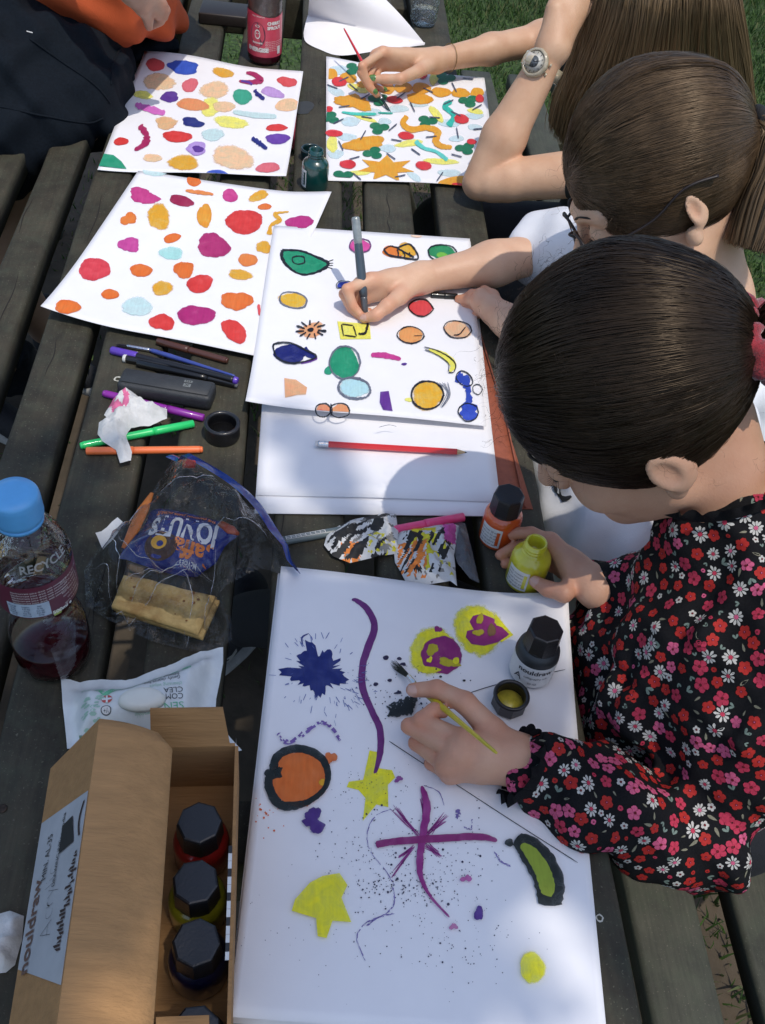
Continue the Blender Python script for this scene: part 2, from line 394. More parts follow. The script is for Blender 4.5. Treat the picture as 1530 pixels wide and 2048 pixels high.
m_bolt = mat('dull_steel', (0.2, 0.2, 0.2), .45, metal=.8)
def slab(x0, x1, y0, y1, z0, z1, jit=.0012):
    """long board with worn rounded edges and a slightly wavy outline"""
    n = 40; V = []; F = []; r = .006; ph = random.uniform(0, 6)
    prof = [(x0, z0), (x1, z0), (x1, z1 - r), (x1 - r * .3, z1 - r * .3), (x1 - r, z1), (x0 + r, z1), (x0 + r * .3, z1 - r * .3), (x0, z1 - r)]
    k = len(prof); xm = (x0 + x1) / 2
    for j in range(n + 1):
        y = y0 + (y1 - y0) * j / n
        for (x, z) in prof:
            s = 1 if x > xm else -1
            V.append((x + s * jit * math.sin(y * 9 + ph + s) + s * random.uniform(-.0004, .0004), y, z + (random.uniform(-.0003, .0003) if z > z0 + .01 else 0)))
    for j in range(n):
        for i in range(k): i2 = (i + 1) % k; F.append((j * k + i, j * k + i2, (j + 1) * k + i2, (j + 1) * k + i))
    F.append(tuple(range(k - 1, -1, -1))); F.append(tuple(n * k + i for i in range(k)))
    return V, F
TY0, TY1 = 0.10, 2.62
table = empty('picnic_table', (-0.11, 1.36, 0), 'weathered dark slatted picnic table covered with paintings and art things', 'picnic table')
for (x0, x1) in [(.213, .291), (.097, .174), (-.018, .060), (-.135, -.057), (-.250, -.173), (-.328, -.268), (-.412, -.359), (-.520, -.443)]:
    link('plank', *slab(x0, x1, TY0 + random.uniform(-.004, .004), TY1 + random.uniform(-.004, .004), TZ - .034, TZ), m_wood, table)
m_scr, m_crk = mat('rusty_screw', (.05, .035, .025), .5, metal=.6, var=.3, vscale=300), mat('crack_shadow', (.012, .010, .008), .9)
random.seed(19)
for pl in [o_ for o_ in table.children]:
    x = wpos(pl).x; hw = pl.dimensions.x / 2
    if hw < .02: hw = .03
    for y in (.37, 2.33):
        for sx in (-.5, .5): link('screw', *lathe([(.0042, 0), (.0042, .0004), (.0034, .0009), (.0012, .0006)], (x + sx * hw, y + random.uniform(-.006, .006), TZ), 14), m_scr, pl)
    ck = MB()
    for _ in range(7):
        cx, cy, L_ = x + random.uniform(-.8, .8) * hw, random.uniform(.2, 2.5), random.uniform(.03, .16); nn_ = 10; P_ = []
        for sd_ in (-1, 1):
            for i in (range(nn_ + 1) if sd_ < 0 else range(nn_, -1, -1)):
                t_ = i / nn_; P_.append((cx + .0016 * math.sin(t_ * 7 + cx * 90) + sd_ * .00075 * math.sin(math.pi * t_) ** .7, cy + L_ * t_, TZ + .0005))
        ck.add(P_, [(i, 2 * nn_ + 1 - i, 2 * nn_ - i, i + 1)[::-1] for i in range(nn_)])
    ck.build('crack', m_crk, pl, kind='stuff')
for y in (.34, 2.3):
    link('cross_beam', *box((-.50, y, TZ - .125), (.27, y + .06, TZ - .036), .004), m_wood, table)
    for sx in (-1, 1):
        V, F = box((-.045, -.02, -.37), (.045, .02, .37), .004)
        mt = Matrix.Translation((-.11 + sx * .30, y + .085, .345)) @ Matrix.Rotation(sx * -.35, 4, 'Y')
        V = [mt @ v for v in V]; zmin = min(v.z for v in V); V = [v - Vector((0, 0, zmin)) for v in V]; k = (TZ - .04) / max(v.z for v in V); V = [Vector((v.x, v.y, v.z * k)) for v in V]
        link('leg', V, F, m_wood, table)
def bench(xs, label, y0, y1):
    xc = (xs[0][0] + xs[-1][1]) / 2; b = empty('bench', (xc, (y0 + y1) / 2, 0), label, 'bench'); hz = TZ - .285
    for x0, x1 in xs: link('plank', *slab(x0, x1, y0, y1, hz - .034, hz), m_wood2, b)
    for y in (y0 + .12, y1 - .3):
        link('cross_beam', *box((xs[0][0] + .01, y, hz - .10), (xs[-1][1] - .01, y + .05, hz - .036), .004), m_wood2, b)
        for x in (xs[0][0] + .05, xs[-1][1] - .05): link('leg', *box((x - .03, y + .052, 0), (x + .03, y + .092, hz - .037), .004), m_wood2, b)
bench([(.405, .485), (.532, .612), (.655, .735)], 'slatted wooden bench on the side where the three girls sit', .08, 2.6)
bench([(-.735, -.655), (-.862, -.782), (-.99, -.91)], 'slatted wooden bench on the side of the person in orange', .3, 2.6)

# ================================================================ PAPER AND PAINT
def paper_mat():
    m = bpy.data.materials.new('white_paper'); m.use_nodes = True; n = m.node_tree.nodes; l = m.node_tree.links; p = n['Principled BSDF']
    tc = n.new('ShaderNodeTexCoord'); nz = n.new('ShaderNodeTexNoise'); nz.inputs['Scale'].default_value = 30; nz.inputs['Detail'].default_value = 5
    l.new(tc.outputs['Object'], nz.inputs['Vector']); r = n.new('ShaderNodeValToRGB'); r.color_ramp.elements[0].color = (.76, .755, .77, 1); r.color_ramp.elements[1].color = (.83, .825, .835, 1)
    l.new(nz.outputs['Fac'], r.inputs[0]); l.new(r.outputs[0], p.inputs['Base Color']); p.inputs['Roughness'].default_value = .75; G(p, 'Specular IOR Level', .3)
    nb = n.new('ShaderNodeTexNoise'); nb.inputs['Scale'].default_value = 900; l.new(tc.outputs['Object'], nb.inputs['Vector'])
    n3 = n.new('ShaderNodeTexNoise'); n3.inputs['Scale'].default_value = 11; l.new(tc.outputs['Object'], n3.inputs['Vector'])
    b = n.new('ShaderNodeBump'); b.inputs['Strength'].default_value = .12; b.inputs['Distance'].default_value = .0004; l.new(nb.outputs['Fac'], b.inputs['Height'])
    b2 = n.new('ShaderNodeBump'); b2.inputs['Strength'].default_value = .34; b2.inputs['Distance'].default_value = .005; l.new(n3.outputs['Fac'], b2.inputs['Height']); l.new(b.outputs[0], b2.inputs['Normal'])
    l.new(b2.outputs[0], p.inputs['Normal']); return m
M_PAPER = paper_mat()
PAINTS = {}
def paint(c, wet=0.35):
    """poster paint or watercolour of one colour: uneven pigment, thin places let the paper through"""
    if c in PAINTS: return PAINTS[c]
    r, g_, b_, _ = S(c); k = max(r, g_, b_); lum = .3 * r + .6 * g_ + .1 * b_
    f = 1.15
    m = bpy.data.materials.new('paint'); m.use_nodes = True; n = m.node_tree.nodes; l = m.node_tree.links; p = n['Principled BSDF']
    tc = n.new('ShaderNodeTexCoord'); oi = n.new('ShaderNodeObjectInfo'); ad = n.new('ShaderNodeVectorMath'); l.new(tc.outputs['Object'], ad.inputs[0]); l.new(oi.outputs['Location'], ad.inputs[1])
    nz = n.new('ShaderNodeTexNoise'); nz.inputs['Scale'].default_value = 75; nz.inputs['Detail'].default_value = 6; nz.inputs['Roughness'].default_value = .62; nz.inputs['Distortion'].default_value = .8
    l.new(ad.outputs[0], nz.inputs['Vector'])
    rp = n.new('ShaderNodeValToRGB'); rp.color_ramp.elements[0].position = .3; rp.color_ramp.elements[1].position = .72
    kk = .90 if lum > .62 else .76; lo = (r * kk, g_ * (kk - .02), b_ * kk, 1); hi = (min(.82, r * f + .02 * wet), min(.82, g_ * f + .03 * wet), min(.82, b_ * f + .03 * wet), 1)
    rp.color_ramp.elements[0].color = lo; rp.color_ramp.elements[1].color = hi
    l.new(nz.outputs['Fac'], rp.inputs[0]); l.new(rp.outputs[0], p.inputs['Base Color']); p.inputs['Roughness'].default_value = .55 if lum > .05 else .4
    G(p, 'Specular IOR Level', .35)
    sm = n.new('ShaderNodeMapping'); sm.inputs['Scale'].default_value = (1, .10, 1); sm.inputs['Rotation'].default_value = (0, 0, (r * 7 + g_ * 3 + b_ * 11) % 3.1); l.new(ad.outputs[0], sm.inputs[0]); st_n = n.new('ShaderNodeTexNoise'); st_n.inputs['Scale'].default_value = 420; st_n.inputs['Detail'].default_value = 3; l.new(sm.outputs[0], st_n.inputs['Vector'])
    sr = n.new('ShaderNodeValToRGB'); sr.color_ramp.elements[0].position = .35; sr.color_ramp.elements[1].position = .7; sr.color_ramp.elements[0].color = (.80, .79, .80, 1); sr.color_ramp.elements[1].color = (1.08, 1.09, 1.09, 1); l.new(st_n.outputs['Fac'], sr.inputs[0])
    sx_ = n.new('ShaderNodeMix'); sx_.data_type = 'RGBA'; sx_.blend_type = 'MULTIPLY'; sx_.inputs[0].default_value = .45; l.new(rp.outputs[0], sx_.inputs[6]); l.new(sr.outputs[0], sx_.inputs[7])
    # thin, ragged rim: pigment pools just inside it, then the paint runs out to bare paper
    at = n.new('ShaderNodeAttribute'); at.attribute_name = 'rim'; nf = n.new('ShaderNodeTexNoise'); nf.inputs['Scale'].default_value = 130; nf.inputs['Detail'].default_value = 5; l.new(ad.outputs[0], nf.inputs['Vector'])
    pale = lum > .52; ma = n.new('ShaderNodeMath'); ma.operation = 'MULTIPLY_ADD'; ma.inputs[1].default_value = .42 if pale else .22; l.new(nf.outputs['Fac'], ma.inputs[0]); l.new(at.outputs['Fac'], ma.inputs[2])
    mr = n.new('ShaderNodeMapRange'); mr.interpolation_type = 'SMOOTHSTEP'; mr.inputs[1].default_value = 1.08 if pale else 1.12; mr.inputs[2].default_value = 1.36 if pale else 1.18; l.new(ma.outputs[0], mr.inputs[0])
    th = n.new('ShaderNodeMapRange'); th.inputs[1].default_value = .38; th.inputs[2].default_value = .72; th.inputs[3].default_value = 0; th.inputs[4].default_value = .36 if pale else .20; l.new(nz.outputs['Fac'], th.inputs[0])
    mxx = n.new('ShaderNodeMath'); mxx.operation = 'MAXIMUM'; l.new(mr.outputs[0], mxx.inputs[0]); l.new(th.outputs[0], mxx.inputs[1])
    pr = n.new('ShaderNodeValToRGB'); e_ = pr.color_ramp.elements; e_[0].position = .70; e_[0].color = (1, 1, 1, 1); e_[1].position = .90; e_[1].color = (1, 1, 1, 1) if pale else (.93, .92, .93, 1); l.new(at.outputs['Fac'], pr.inputs[0])
    mu = n.new('ShaderNodeMix'); mu.data_type = 'RGBA'; mu.blend_type = 'MULTIPLY'; mu.inputs[0].default_value = 1; l.new(sx_.outputs[2], mu.inputs[6]); l.new(pr.outputs[0], mu.inputs[7]); l.new(mu.outputs[2], p.inputs['Base Color'])
    tr = n.new('ShaderNodeBsdfTransparent'); ms = n.new('ShaderNodeMixShader'); l.new(mxx.outputs[0], ms.inputs[0]); l.new(p.outputs[0], ms.inputs[1]); l.new(tr.outputs[0], ms.inputs[2]); l.new(ms.outputs[0], n['Material Output'].inputs[0])
    PAINTS[c] = m; return m
class Paper:
    def __init__(s, label, cat, corners, h, curl=lambda a, b: 0.0, n=36, name='painting', matl=None, thick=.0006, group=None, edge=None):
        s.h = h; s.curl = curl; C = [U(x, y, h) for x, y in corners]; s.C = C
        A = []; B = []
        for (a, b), c in zip(((0, 0), (1, 0), (1, 1), (0, 1)), C): A.append((c.x, c.y, 1)); B.append((a, b))
        s.A = np.linalg.lstsq(np.array(A), np.array(B), rcond=None)[0]
        V = []; F = []
        for side in (0, 1):
            for j in range(n + 1):
                for i in range(n + 1):
                    a, b = i / n, j / n; p = C[0] * (1 - a) * (1 - b) + C[1] * a * (1 - b) + C[2] * a * b + C[3] * (1 - a) * b
                    if edge: p = p + edge(a, b)
                    V.append((p.x, p.y, TZ + s.Z(p.x, p.y) - thick * side))
        N1 = (n + 1) ** 2; I = lambda i, j: j * (n + 1) + i
        for j in range(n):
            for i in range(n):
                F.append((I(i, j + 1), I(i + 1, j + 1), I(i + 1, j), I(i, j))); F.append(tuple(N1 + q for q in (I(i, j), I(i + 1, j), I(i + 1, j + 1), I(i, j + 1))))
        for i in range(n):
            for (a, b) in ((I(i, 0), I(i + 1, 0)), (I(i + 1, n), I(i, n)), (I(0, i + 1), I(0, i)), (I(n, i), I(n, i + 1))): F.append((a, b, b + N1, a + N1))
        s.o = link(name, V, F, matl or M_PAPER); tag(s.o, label, cat, group)
        s.lift = .0005
    def st(s, x, y): v = np.array((x, y, 1.0)) @ s.A; return v[0], v[1]
    def Z(s, x, y): a, b = s.st(x, y); return s.h + s.curl(min(max(a, 0), 1), min(max(b, 0), 1))
    def P(s, px, py, lift=0):
        p = U(px, py, s.h)
        for _ in range(2): p = U(px, py, s.Z(p.x, p.y))
        return Vector((p.x, p.y, TZ + s.Z(p.x, p.y) + lift))
    def clip(s, pts):
        """cut an outline (world points) at the sheet's edges"""
        for ax in (0, 1):
            for lim, sg in ((.003, 1), (.997, -1)):
                out = []; 
                for i in range(len(pts)):
                    p, q = pts[i - 1], pts[i]; dp = sg * (s.st(p.x, p.y)[ax] - lim); dq = sg * (s.st(q.x, q.y)[ax] - lim)
                    if (dp >= 0) != (dq >= 0): out.append(p.lerp(q, dp / (dp - dq)))
                    if dq >= 0: out.append(q)
                pts = out
                if len(pts) < 3: return []
        return pts
    def poly(s, pts, col, lift=None, name='paint_blot', mb=None):
        from mathutils.geometry import tessellate_polygon
        if lift is None: s.lift += .00002; lift = s.lift
        W = [s.P(x, y) for x, y in pts]; W = s.clip(W)
        if len(W) < 3: return
        W = [Vector((p.x, p.y, TZ + s.Z(p.x, p.y) + lift)) for p in W]
        T = tessellate_polygon([[Vector((p.x, p.y, 0)) for p in W]]); F = []
        for a, b, c in T:
            cr = (W[b].x - W[a].x) * (W[c].y - W[a].y) - (W[b].y - W[a].y) * (W[c].x - W[a].x)
            F.append((a, b, c) if cr > 0 else (a, c, b))
        if mb is not None: mb.add(W, F, 0); return
        link(name, W, F, paint(col), s.o)
    def blob(s, cx, cy, rx, ry, ang, col, jit=.06, n=40, **k):
        ph = [random.uniform(0, 6.28) for _ in range(6)]; A = math.radians(ang); pts = []
        hi = jit if jit < .12 else jit * .8
        for i in range(n):
            t = 2 * math.pi * i / n
            r = 1 + jit * math.sin(2 * t + ph[0]) + jit * .8 * math.sin(3 * t + ph[1]) + hi * .38 * math.sin(5 * t + ph[2]) + hi * .22 * math.sin(9 * t + ph[3]) + random.uniform(-1, 1) * hi * (.12 if jit < .12 else .35)
            x, y = rx * r * math.cos(t), ry * r * math.sin(t); pts.append((cx + x * math.cos(A) - y * math.sin(A), cy + x * math.sin(A) + y * math.cos(A)))
        W0 = [s.P(x, y) for x, y in pts]
        if all(.004 < v < .996 for p in W0 for v in s.st(p.x, p.y)):
            s.lift += .00002; lf = s.lift; V = []; F = []; R_ = (.0, .55, .8, .95, 1.14)
            V.append(s.P(cx, cy, lf))
            for r in R_[1:]:
                for x, y in pts: V.append(s.P(cx + (x - cx) * r, cy + (y - cy) * r, lf))
            for i in range(n): F.append((0, 1 + (i + 1) % n, 1 + i))
            for j in range(3):
                for i in range(n): a, b = 1 + j * n + i, 1 + j * n + (i + 1) % n; F.append((a, b, b + n, a + n))
            for idx, f in enumerate(F):
                q = [Vector(V[v]) for v in f[:3]]
                if (q[1] - q[0]).cross(q[2] - q[0]).z < 0: F[idx] = f[::-1]
            o = link('paint_blot', V, F, paint(col), s.o); at = o.data.attributes.new('rim', 'FLOAT', 'POINT'); at.data.foreach_set('value', np.concatenate([[0], np.repeat(R_[1:], n)]).astype(np.float32)); return
        s.poly(pts, col, **k)
    def stroke(s, pts, w, col, rag=.12, name='brush_stroke', closed=False, mb=None, lift=None, dry=0):
        if lift is None: s.lift += .00002; lift = s.lift
        P = [Vector((x, y, 0)) for x, y in pts]
        if closed: P = P + [P[0]]
        Q = catmull(P, 7) if len(P) > 2 else [P[0].lerp(P[1], i / 8) for i in range(9)]
        m = len(Q); ws = w if hasattr(w, '__len__') else [w] * len(P); V = []; F = []
        for i, q in enumerate(Q):
            t = i / (m - 1) * (len(ws) - 1); j = min(int(t), len(ws) - 2); wd = (ws[j] * (1 - t + j) + ws[j + 1] * (t - j)) * .5
            d = Q[min(i + 1, m - 1)] - Q[max(i - 1, 0)]; d = d.normalized() if d.length else Vector((1, 0, 0)); nn = Vector((-d.y, d.x, 0))
            e = 1.0
            if not closed and m > 3 and i in (0, m - 1): e = .45
            for sg in (-1, -.33, .33, 1):
                p = q + nn * wd * sg * e * (1 + random.uniform(-rag, rag)); c = s.P(p.x, p.y)
                a, b = s.st(c.x, c.y); a = min(max(a, .003), .997); b = min(max(b, .003), .997)
                V.append((c.x, c.y, TZ + s.Z(c.x, c.y) + lift))
        for i in range(m - 1):
            for k in range(3):
                if dry and random.random() < dry: continue
                a = i * 4 + k; F.append((a, a + 1, a + 5, a + 4))
        if not F: return
        for idx, f in enumerate(F):
            p0, p1, p2 = [Vector(V[j]) for j in f[:3]]
            if (p1 - p0).cross(p2 - p0).z < 0: F[idx] = f[::-1]
        if mb is not None: mb.add(V, F, 0); return
        link(name, V, F, paint(col), s.o)
def Zm(ox, oy, sc): return lambda x, y: (ox + x * sc, oy + y * sc)
def blobs(P, zf, sc, L, jit=.06):
    for (x, y, rx, ry, ang, c, *j) in L:
        X, Y = zf(x, y); P.blob(X, Y, rx * sc, ry * sc, ang, c, j[0] if j else jit)
def strokes(P, zf, sc, L):
    for (pts, w, c, *k) in L:
        P.stroke([zf(x, y) for x, y in pts], [a * sc for a in w] if hasattr(w, '__len__') else w * sc, c, **(k[0] if k else {}))
RED, RED2, ORG, AMB, MAG, PLUM = (222, 58, 54), (228, 82, 84), (244, 116, 44), (244, 172, 44), (196, 48, 122), (168, 34, 92)
PEA, YEL, NAVY, PUR, LIL, MINT, TEAL, PINK = (248, 196, 152), (250, 244, 112), (26, 34, 122), (92, 52, 148), (196, 160, 222), (196, 229, 226), (36, 154, 116), (234, 108, 118)
BLK, GRY = (24, 22, 28), (104, 110, 124)
sn = math.sin
# -- top left sheet
cor = lambda a, b, A_c, B_c, amp, w: amp * max(0, 1 - (abs(a - A_c) + abs(b - B_c)) / w) ** 2
c1 = lambda a, b: .004 * sn(a * 6 + 1) * sn(b * 5) + cor(a, b, 1, 1, .012, .5) + .007 * max(0, 1 - b * 5) ** 2 * (.5 + .5 * sn(a * 7)) + .004
PTL = Paper('sheet of many small coloured paint blots beside the dark jeans, farthest left', 'painting', [(290, 110), (606, 152), (572, 366), (195, 340)], .004, c1)
z1 = Zm(0, 0, .4052)
blobs(PTL, z1, .4052, [(766, 321, 44, 30, 0, RED2), (905, 334, 78, 30, 5, (48, 84, 190), .1), (1102, 360, 50, 22, 8, AMB), (1418, 405, 45, 24, 5, RED2, .1), (785, 405, 78, 38, 0, PEA), (938, 422, 38, 32, -20, PINK),
    (1058, 445, 70, 38, 0, PEA), (706, 470, 47, 18, 8, YEL), (838, 480, 46, 24, -5, PUR, .1), (1196, 478, 48, 34, 15, (58, 168, 136)), (1345, 458, 52, 24, 12, LIL, .1), (1040, 530, 45, 46, 0, YEL), (952, 518, 72, 30, 8, (248, 152, 96)),
    (1105, 528, 52, 26, 5, PEA), (1420, 520, 60, 32, 0, PEA), (820, 608, 54, 28, 8, (249, 186, 134), .1), (950, 606, 52, 22, 5, NAVY, .14), (1140, 605, 80, 28, 10, YEL), (1365, 632, 48, 18, -3, RED), (598, 700, 36, 18, 0, RED),
    (875, 676, 66, 28, 5, RED), (1050, 667, 56, 28, 0, MINT), (1370, 687, 55, 26, 3, (106, 62, 166), .08), (970, 735, 50, 30, 0, (184, 154, 222), .1), (978, 738, 26, 16, 0, PUR, .1), (752, 782, 42, 20, 0, PEA), (905, 805, 72, 36, 5, AMB),
    (1150, 780, 95, 56, 8, PEA), (1322, 830, 54, 25, -3, PINK), (1070, 856, 50, 15, 5, (58, 88, 190), .1)])
strokes(PTL, z1, .4052, [([(1215, 362), (1250, 368), (1288, 398), (1240, 408), (1180, 402)], [14, 22, 30, 22, 12], PLUM), ([(1190, 402), (1225, 408), (1245, 420)], 12, PUR), ([(1256, 446), (1275, 470), (1304, 494)], 20, NAVY, dict(rag=.4)),
    ([(668, 518), (730, 540), (815, 562)], [26, 38, 28], (214, 112, 194), dict(rag=.3)), ([(1150, 553), (1250, 570), (1365, 578)], [20, 28, 24], MINT), ([(690, 622), (722, 668), (716, 712), (664, 744)], [34, 28, 40, 16], PLUM, dict(rag=.3)),
    ([(1243, 683), (1280, 708), (1318, 738)], [14, 30, 14], NAVY, dict(rag=.4))])
PTL.poly([z1(*p) for p in [(470, 850), (500, 760), (560, 768), (600, 800), (624, 834), (610, 852)]], TEAL)
# -- left sheet
c2 = lambda a, b: .003 * sn(a * 7) * sn(b * 6) + cor(a, b, 0, 1, .014, .45) + cor(a, b, 1, 0, .008, .4) + .004 + .004 * max(0, a - .8) * 5 * max(0, 1 - 3 * b)
PLE = Paper('sheet of orange, red and magenta paint blots above the felt pens', 'painting', [(277, 346), (662, 402), (508, 715), (85, 632)], .0066, c2)
z4 = Zm(60, 320, .4052)
blobs(PLE, z4, .4052, [(625, 40, 60, 46, 0, MINT, .1), (808, 107, 36, 23, 5, ORG), (560, 180, 68, 36, 5, (202, 64, 136), .16), (748, 203, 62, 24, 15, (160, 30, 76)), (988, 177, 36, 32, 0, (204, 62, 138)), (1128, 180, 46, 24, -20, AMB), (1158, 232, 33, 15, 0, ORG),
    (488, 292, 36, 30, 0, (250, 128, 52), .16), (636, 282, 54, 60, -20, AMB), (862, 277, 33, 58, -3, (248, 160, 48), .08), (1058, 306, 93, 54, 0, RED), (1330, 308, 66, 30, 0, (190, 46, 128)), (702, 387, 44, 20, -15, ORG), (490, 420, 44, 38, 0, (200, 72, 152), .16),
    (698, 462, 54, 32, 0, (168, 222, 214)), (905, 425, 74, 58, 35, (180, 42, 110), .1), (1155, 432, 40, 28, 0, AMB, .1), (1075, 495, 46, 30, 10, (250, 132, 58)), (318, 541, 71, 56, 0, (224, 66, 78)), (548, 547, 50, 32, 5, ORG), (760, 545, 42, 44, 0, ORG, .12),
    (838, 613, 66, 40, -15, RED), (1038, 568, 57, 25, 3, AMB), (653, 635, 47, 36, 0, AMB), (396, 665, 40, 25, 0, ORG), (186, 727, 56, 36, 0, (250, 120, 44), .08), (530, 726, 73, 42, 8, MINT), (1020, 698, 70, 46, 0, ORG, .1), (820, 769, 86, 48, 0, (178, 36, 114)),
    (652, 803, 56, 40, 0, RED, .1), (1008, 847, 70, 44, 35, (230, 62, 56))])
strokes(PLE, z4, .4052, [([(768, 153), (830, 162), (906, 172)], [10, 20, 12], (249, 142, 74), dict(rag=.3)), ([(1278, 258), (1205, 268), (1235, 298), (1190, 325), (1180, 372)], [8, 14, 22, 14, 26], AMB, dict(rag=.3)), ([(1128, 715), (1134, 770)], 14, RED2)])
# -- top middle sheet
c3 = lambda a, b: .0025 * sn(a * 5 + 2) * sn(b * 4 + 1) + .003 + .004 * max(0, 1 - b * 4) * max(0, 1 - a * 3)
PTM = Paper('busy confetti pattern painting under the hand with the red brush', 'painting', [(652, 122), (968, 160), (996, 378), (652, 362)], .0012, c3)
z2 = Zm(560, 0, .3268); s2 = .3268; PB = (200, 229, 236); OR = (244, 164, 40); GRN = (16, 116, 78); STK = (72, 78, 98)
blobs(PTM, z2, s2, [(360, 430, 50, 30, 0, PB), (340, 560, 60, 25, 20, PB), (430, 745, 60, 26, 0, PB), (560, 690, 60, 22, 0, PB), (720, 668, 70, 22, 0, PB), (410, 840, 55, 22, 0, PB), (340, 945, 45, 28, 0, PB), (660, 910, 45, 25, 0, PB), (1040, 755, 70, 22, 0, PB), (1190, 712, 50, 20, 0, PB),
    (1080, 850, 45, 18, 0, PB), (1035, 1060, 70, 20, 0, PB), (820, 1082, 50, 20, 30, PB), (1190, 780, 40, 18, 0, PB), (640, 745, 40, 20, 0, PB), (850, 640, 60, 16, 0, PB),
    (320, 885, 34, 46, 0, YEL), (480, 542, 62, 24, 15, YEL), (520, 725, 72, 14, 15, YEL), (955, 700, 58, 24, 50, YEL), (790, 880, 80, 20, -10, YEL), (985, 990, 100, 18, 3, YEL), (490, 1060, 65, 14, 0, YEL), (1195, 682, 50, 16, 10, YEL), (940, 485, 26, 36, 20, YEL),
    (312, 455, 38, 34, 0, OR), (418, 478, 48, 34, 10, OR), (500, 520, 30, 20, 0, OR), (660, 545, 40, 34, 5, OR), (755, 538, 50, 34, 3, OR), (865, 543, 52, 36, 3, OR), (985, 567, 56, 30, 5, OR), (1105, 572, 52, 29, 0, OR), (1205, 570, 40, 32, 0, OR), (855, 607, 78, 33, 3, OR),
    (450, 628, 92, 48, 10, OR, .2), (515, 882, 118, 42, -5, OR, .1), (1070, 1118, 110, 34, -10, OR)])
PTM.poly([z2(650 + r * 190 * math.cos(t), 1035 + r * 84 * math.sin(t)) for t, r in [(math.pi * 2 * i / 14 + .25, (1.0 if i % 2 == 0 else .5) + random.uniform(-.06, .06)) for i in range(14)]], OR)
def clover(cx, cy, a=0, k=1):
    PTM.poly([z2(cx + 66 * k * (.42 + .58 * abs(math.cos(1.5 * t + a)) ** .7) * math.cos(t), cy + 40 * k * (.42 + .58 * abs(math.cos(1.5 * t + a)) ** .7) * math.sin(t)) for t in [2 * math.pi * i / 36 for i in range(36)]], GRN)
for x, y, a in [(455, 425, 0), (600, 612, 1), (305, 725, 2), (605, 787, .4), (1155, 622, 1.2), (900, 747, .2), (570, 940, 1.8), (385, 1080, .6), (1010, 483, .2), (1135, 912, 1.4)]: clover(x, y, a)
strokes(PTM, z2, s2, [([(778, 715), (752, 760), (800, 796), (900, 786), (966, 812), (952, 868), (988, 898), (1052, 906)], [34, 36, 36, 34, 40, 40, 34, 22], OR), ([(1050, 625), (1008, 655), (1062, 712), (1030, 775)], [30, 34, 26, 44], (50, 190, 170)),
    ([(828, 868), (880, 910), (960, 935), (1024, 986)], [30, 22, 20, 30], (96, 208, 196)), ([(378, 690), (470, 702), (590, 702)], [12, 20, 16], (70, 200, 180)), ([(600, 694), (690, 698)], 10, (50, 180, 160))])
blobs(PTM, z2, s2, [(x, y, a, b, 5, (220, 50, 56), .04) for x, y, a, b in [(362, 505, 46, 26), (700, 615, 48, 22), (300, 672, 24, 18), (330, 820, 52, 22), (770, 835, 48, 22), (1110, 733, 45, 27), (415, 1010, 50, 25), (878, 1018, 48, 25), (1222, 608, 26, 22), (875, 465, 25, 22), (1172, 872, 30, 16), (1090, 1138, 40, 14)]])
for x, y, a in [(390, 490, -25), (320, 535, 20), (450, 540, 40), (520, 597, -30), (392, 657, -8), (358, 747, -25), (530, 724, 8), (508, 833, -60), (372, 897, 65), (455, 972, -15), (470, 1085, 40), (735, 1083, -12), (810, 660, 65), (905, 558, 25), (1065, 540, 65), (740, 590, -35), (690, 785, -40), (712, 864, 10), (830, 935, 35),
    (678, 962, 35), (945, 725, 5), (1085, 820, 80), (925, 843, -5), (1080, 958, 15), (978, 1087, -55), (1205, 663, -30), (1215, 795, -5), (1150, 488, 5), (1030, 632, -25), (1075, 702, 25)]:
    A = math.radians(a); L = 34; PTM.stroke([z2(x - L * math.cos(A), y - L * math.sin(A)), z2(x + L * math.cos(A), y + L * math.sin(A))], 8 * s2, STK)
# -- folder, blank pad page and fruit painting
folder = Paper('reddish brown card folder lying under the blank pad by the table edge', 'folder', [(620, 590), (936, 600), (1066, 1018), (640, 1012)], .0012, n=14, name='folder', matl=mat('brown_card', S((150, 82, 58)), .6, var=.1, vscale=120, bump=.2, bscale=500), thick=.001)
link('fold', *tube([folder.P(952, 640, .0012), folder.P(1012, 840, .0012), folder.P(1050, 1016, .0012)], .0012, 6), MATS['brown_card'], folder.o)
pad0 = Paper('blank sheet at the bottom of the white pad, its lower edge showing', 'sheet of paper', [(548, 462), (940, 486), (1004, 1032), (509, 1026)], .0030, n=20, name='sheet_of_paper', thick=.0012)
PAD = Paper('blank white pad page with the red pencil lying on it', 'sheet of paper', [(548, 458), (941, 483), (1000, 1004), (513, 990)], .0046, lambda a, b: .002 * max(0, b - .85) * 6 * sn(a * 3) ** 2, n=24, name='sheet_of_paper')
c5 = lambda a, b: .0026 * sn(a * 6 + 1) * sn(b * 6) + cor(a, b, 0, 1, .010, .4) + .0034 + .005 * max(0, b - .82) * 5 * (.4 + .6 * sn(a * 3.1 + .3))
PMI = Paper('fruit doodle painting with black outlines under the grey brush pen', 'painting', [(548, 455), (939, 481), (972, 857), (491, 820)], .0092, c5)
z5 = Zm(480, 420, .3922); s5 = .3922
def outl(P, zf, sc, pts, w=9, c=BLK, rag=.3, closed=True): P.stroke([zf(x + random.uniform(-3, 3), y + random.uniform(-3, 3)) for x, y in pts], [random.uniform(.55, 1.1) * w * sc for _ in pts], c, rag=rag, closed=closed, name='ink_outline')
def ring(cx, cy, rx, ry, ang=0, n=10, j=.03): A = math.radians(ang); return [(cx + rx * (1 + random.uniform(-j, j)) * math.cos(t) * math.cos(A) - ry * math.sin(t) * math.sin(A), cy + rx * math.cos(t) * math.sin(A) + ry * (1 + random.uniform(-j, j)) * math.sin(t) * math.cos(A)) for t in [2 * math.pi * i / n for i in range(n)]]
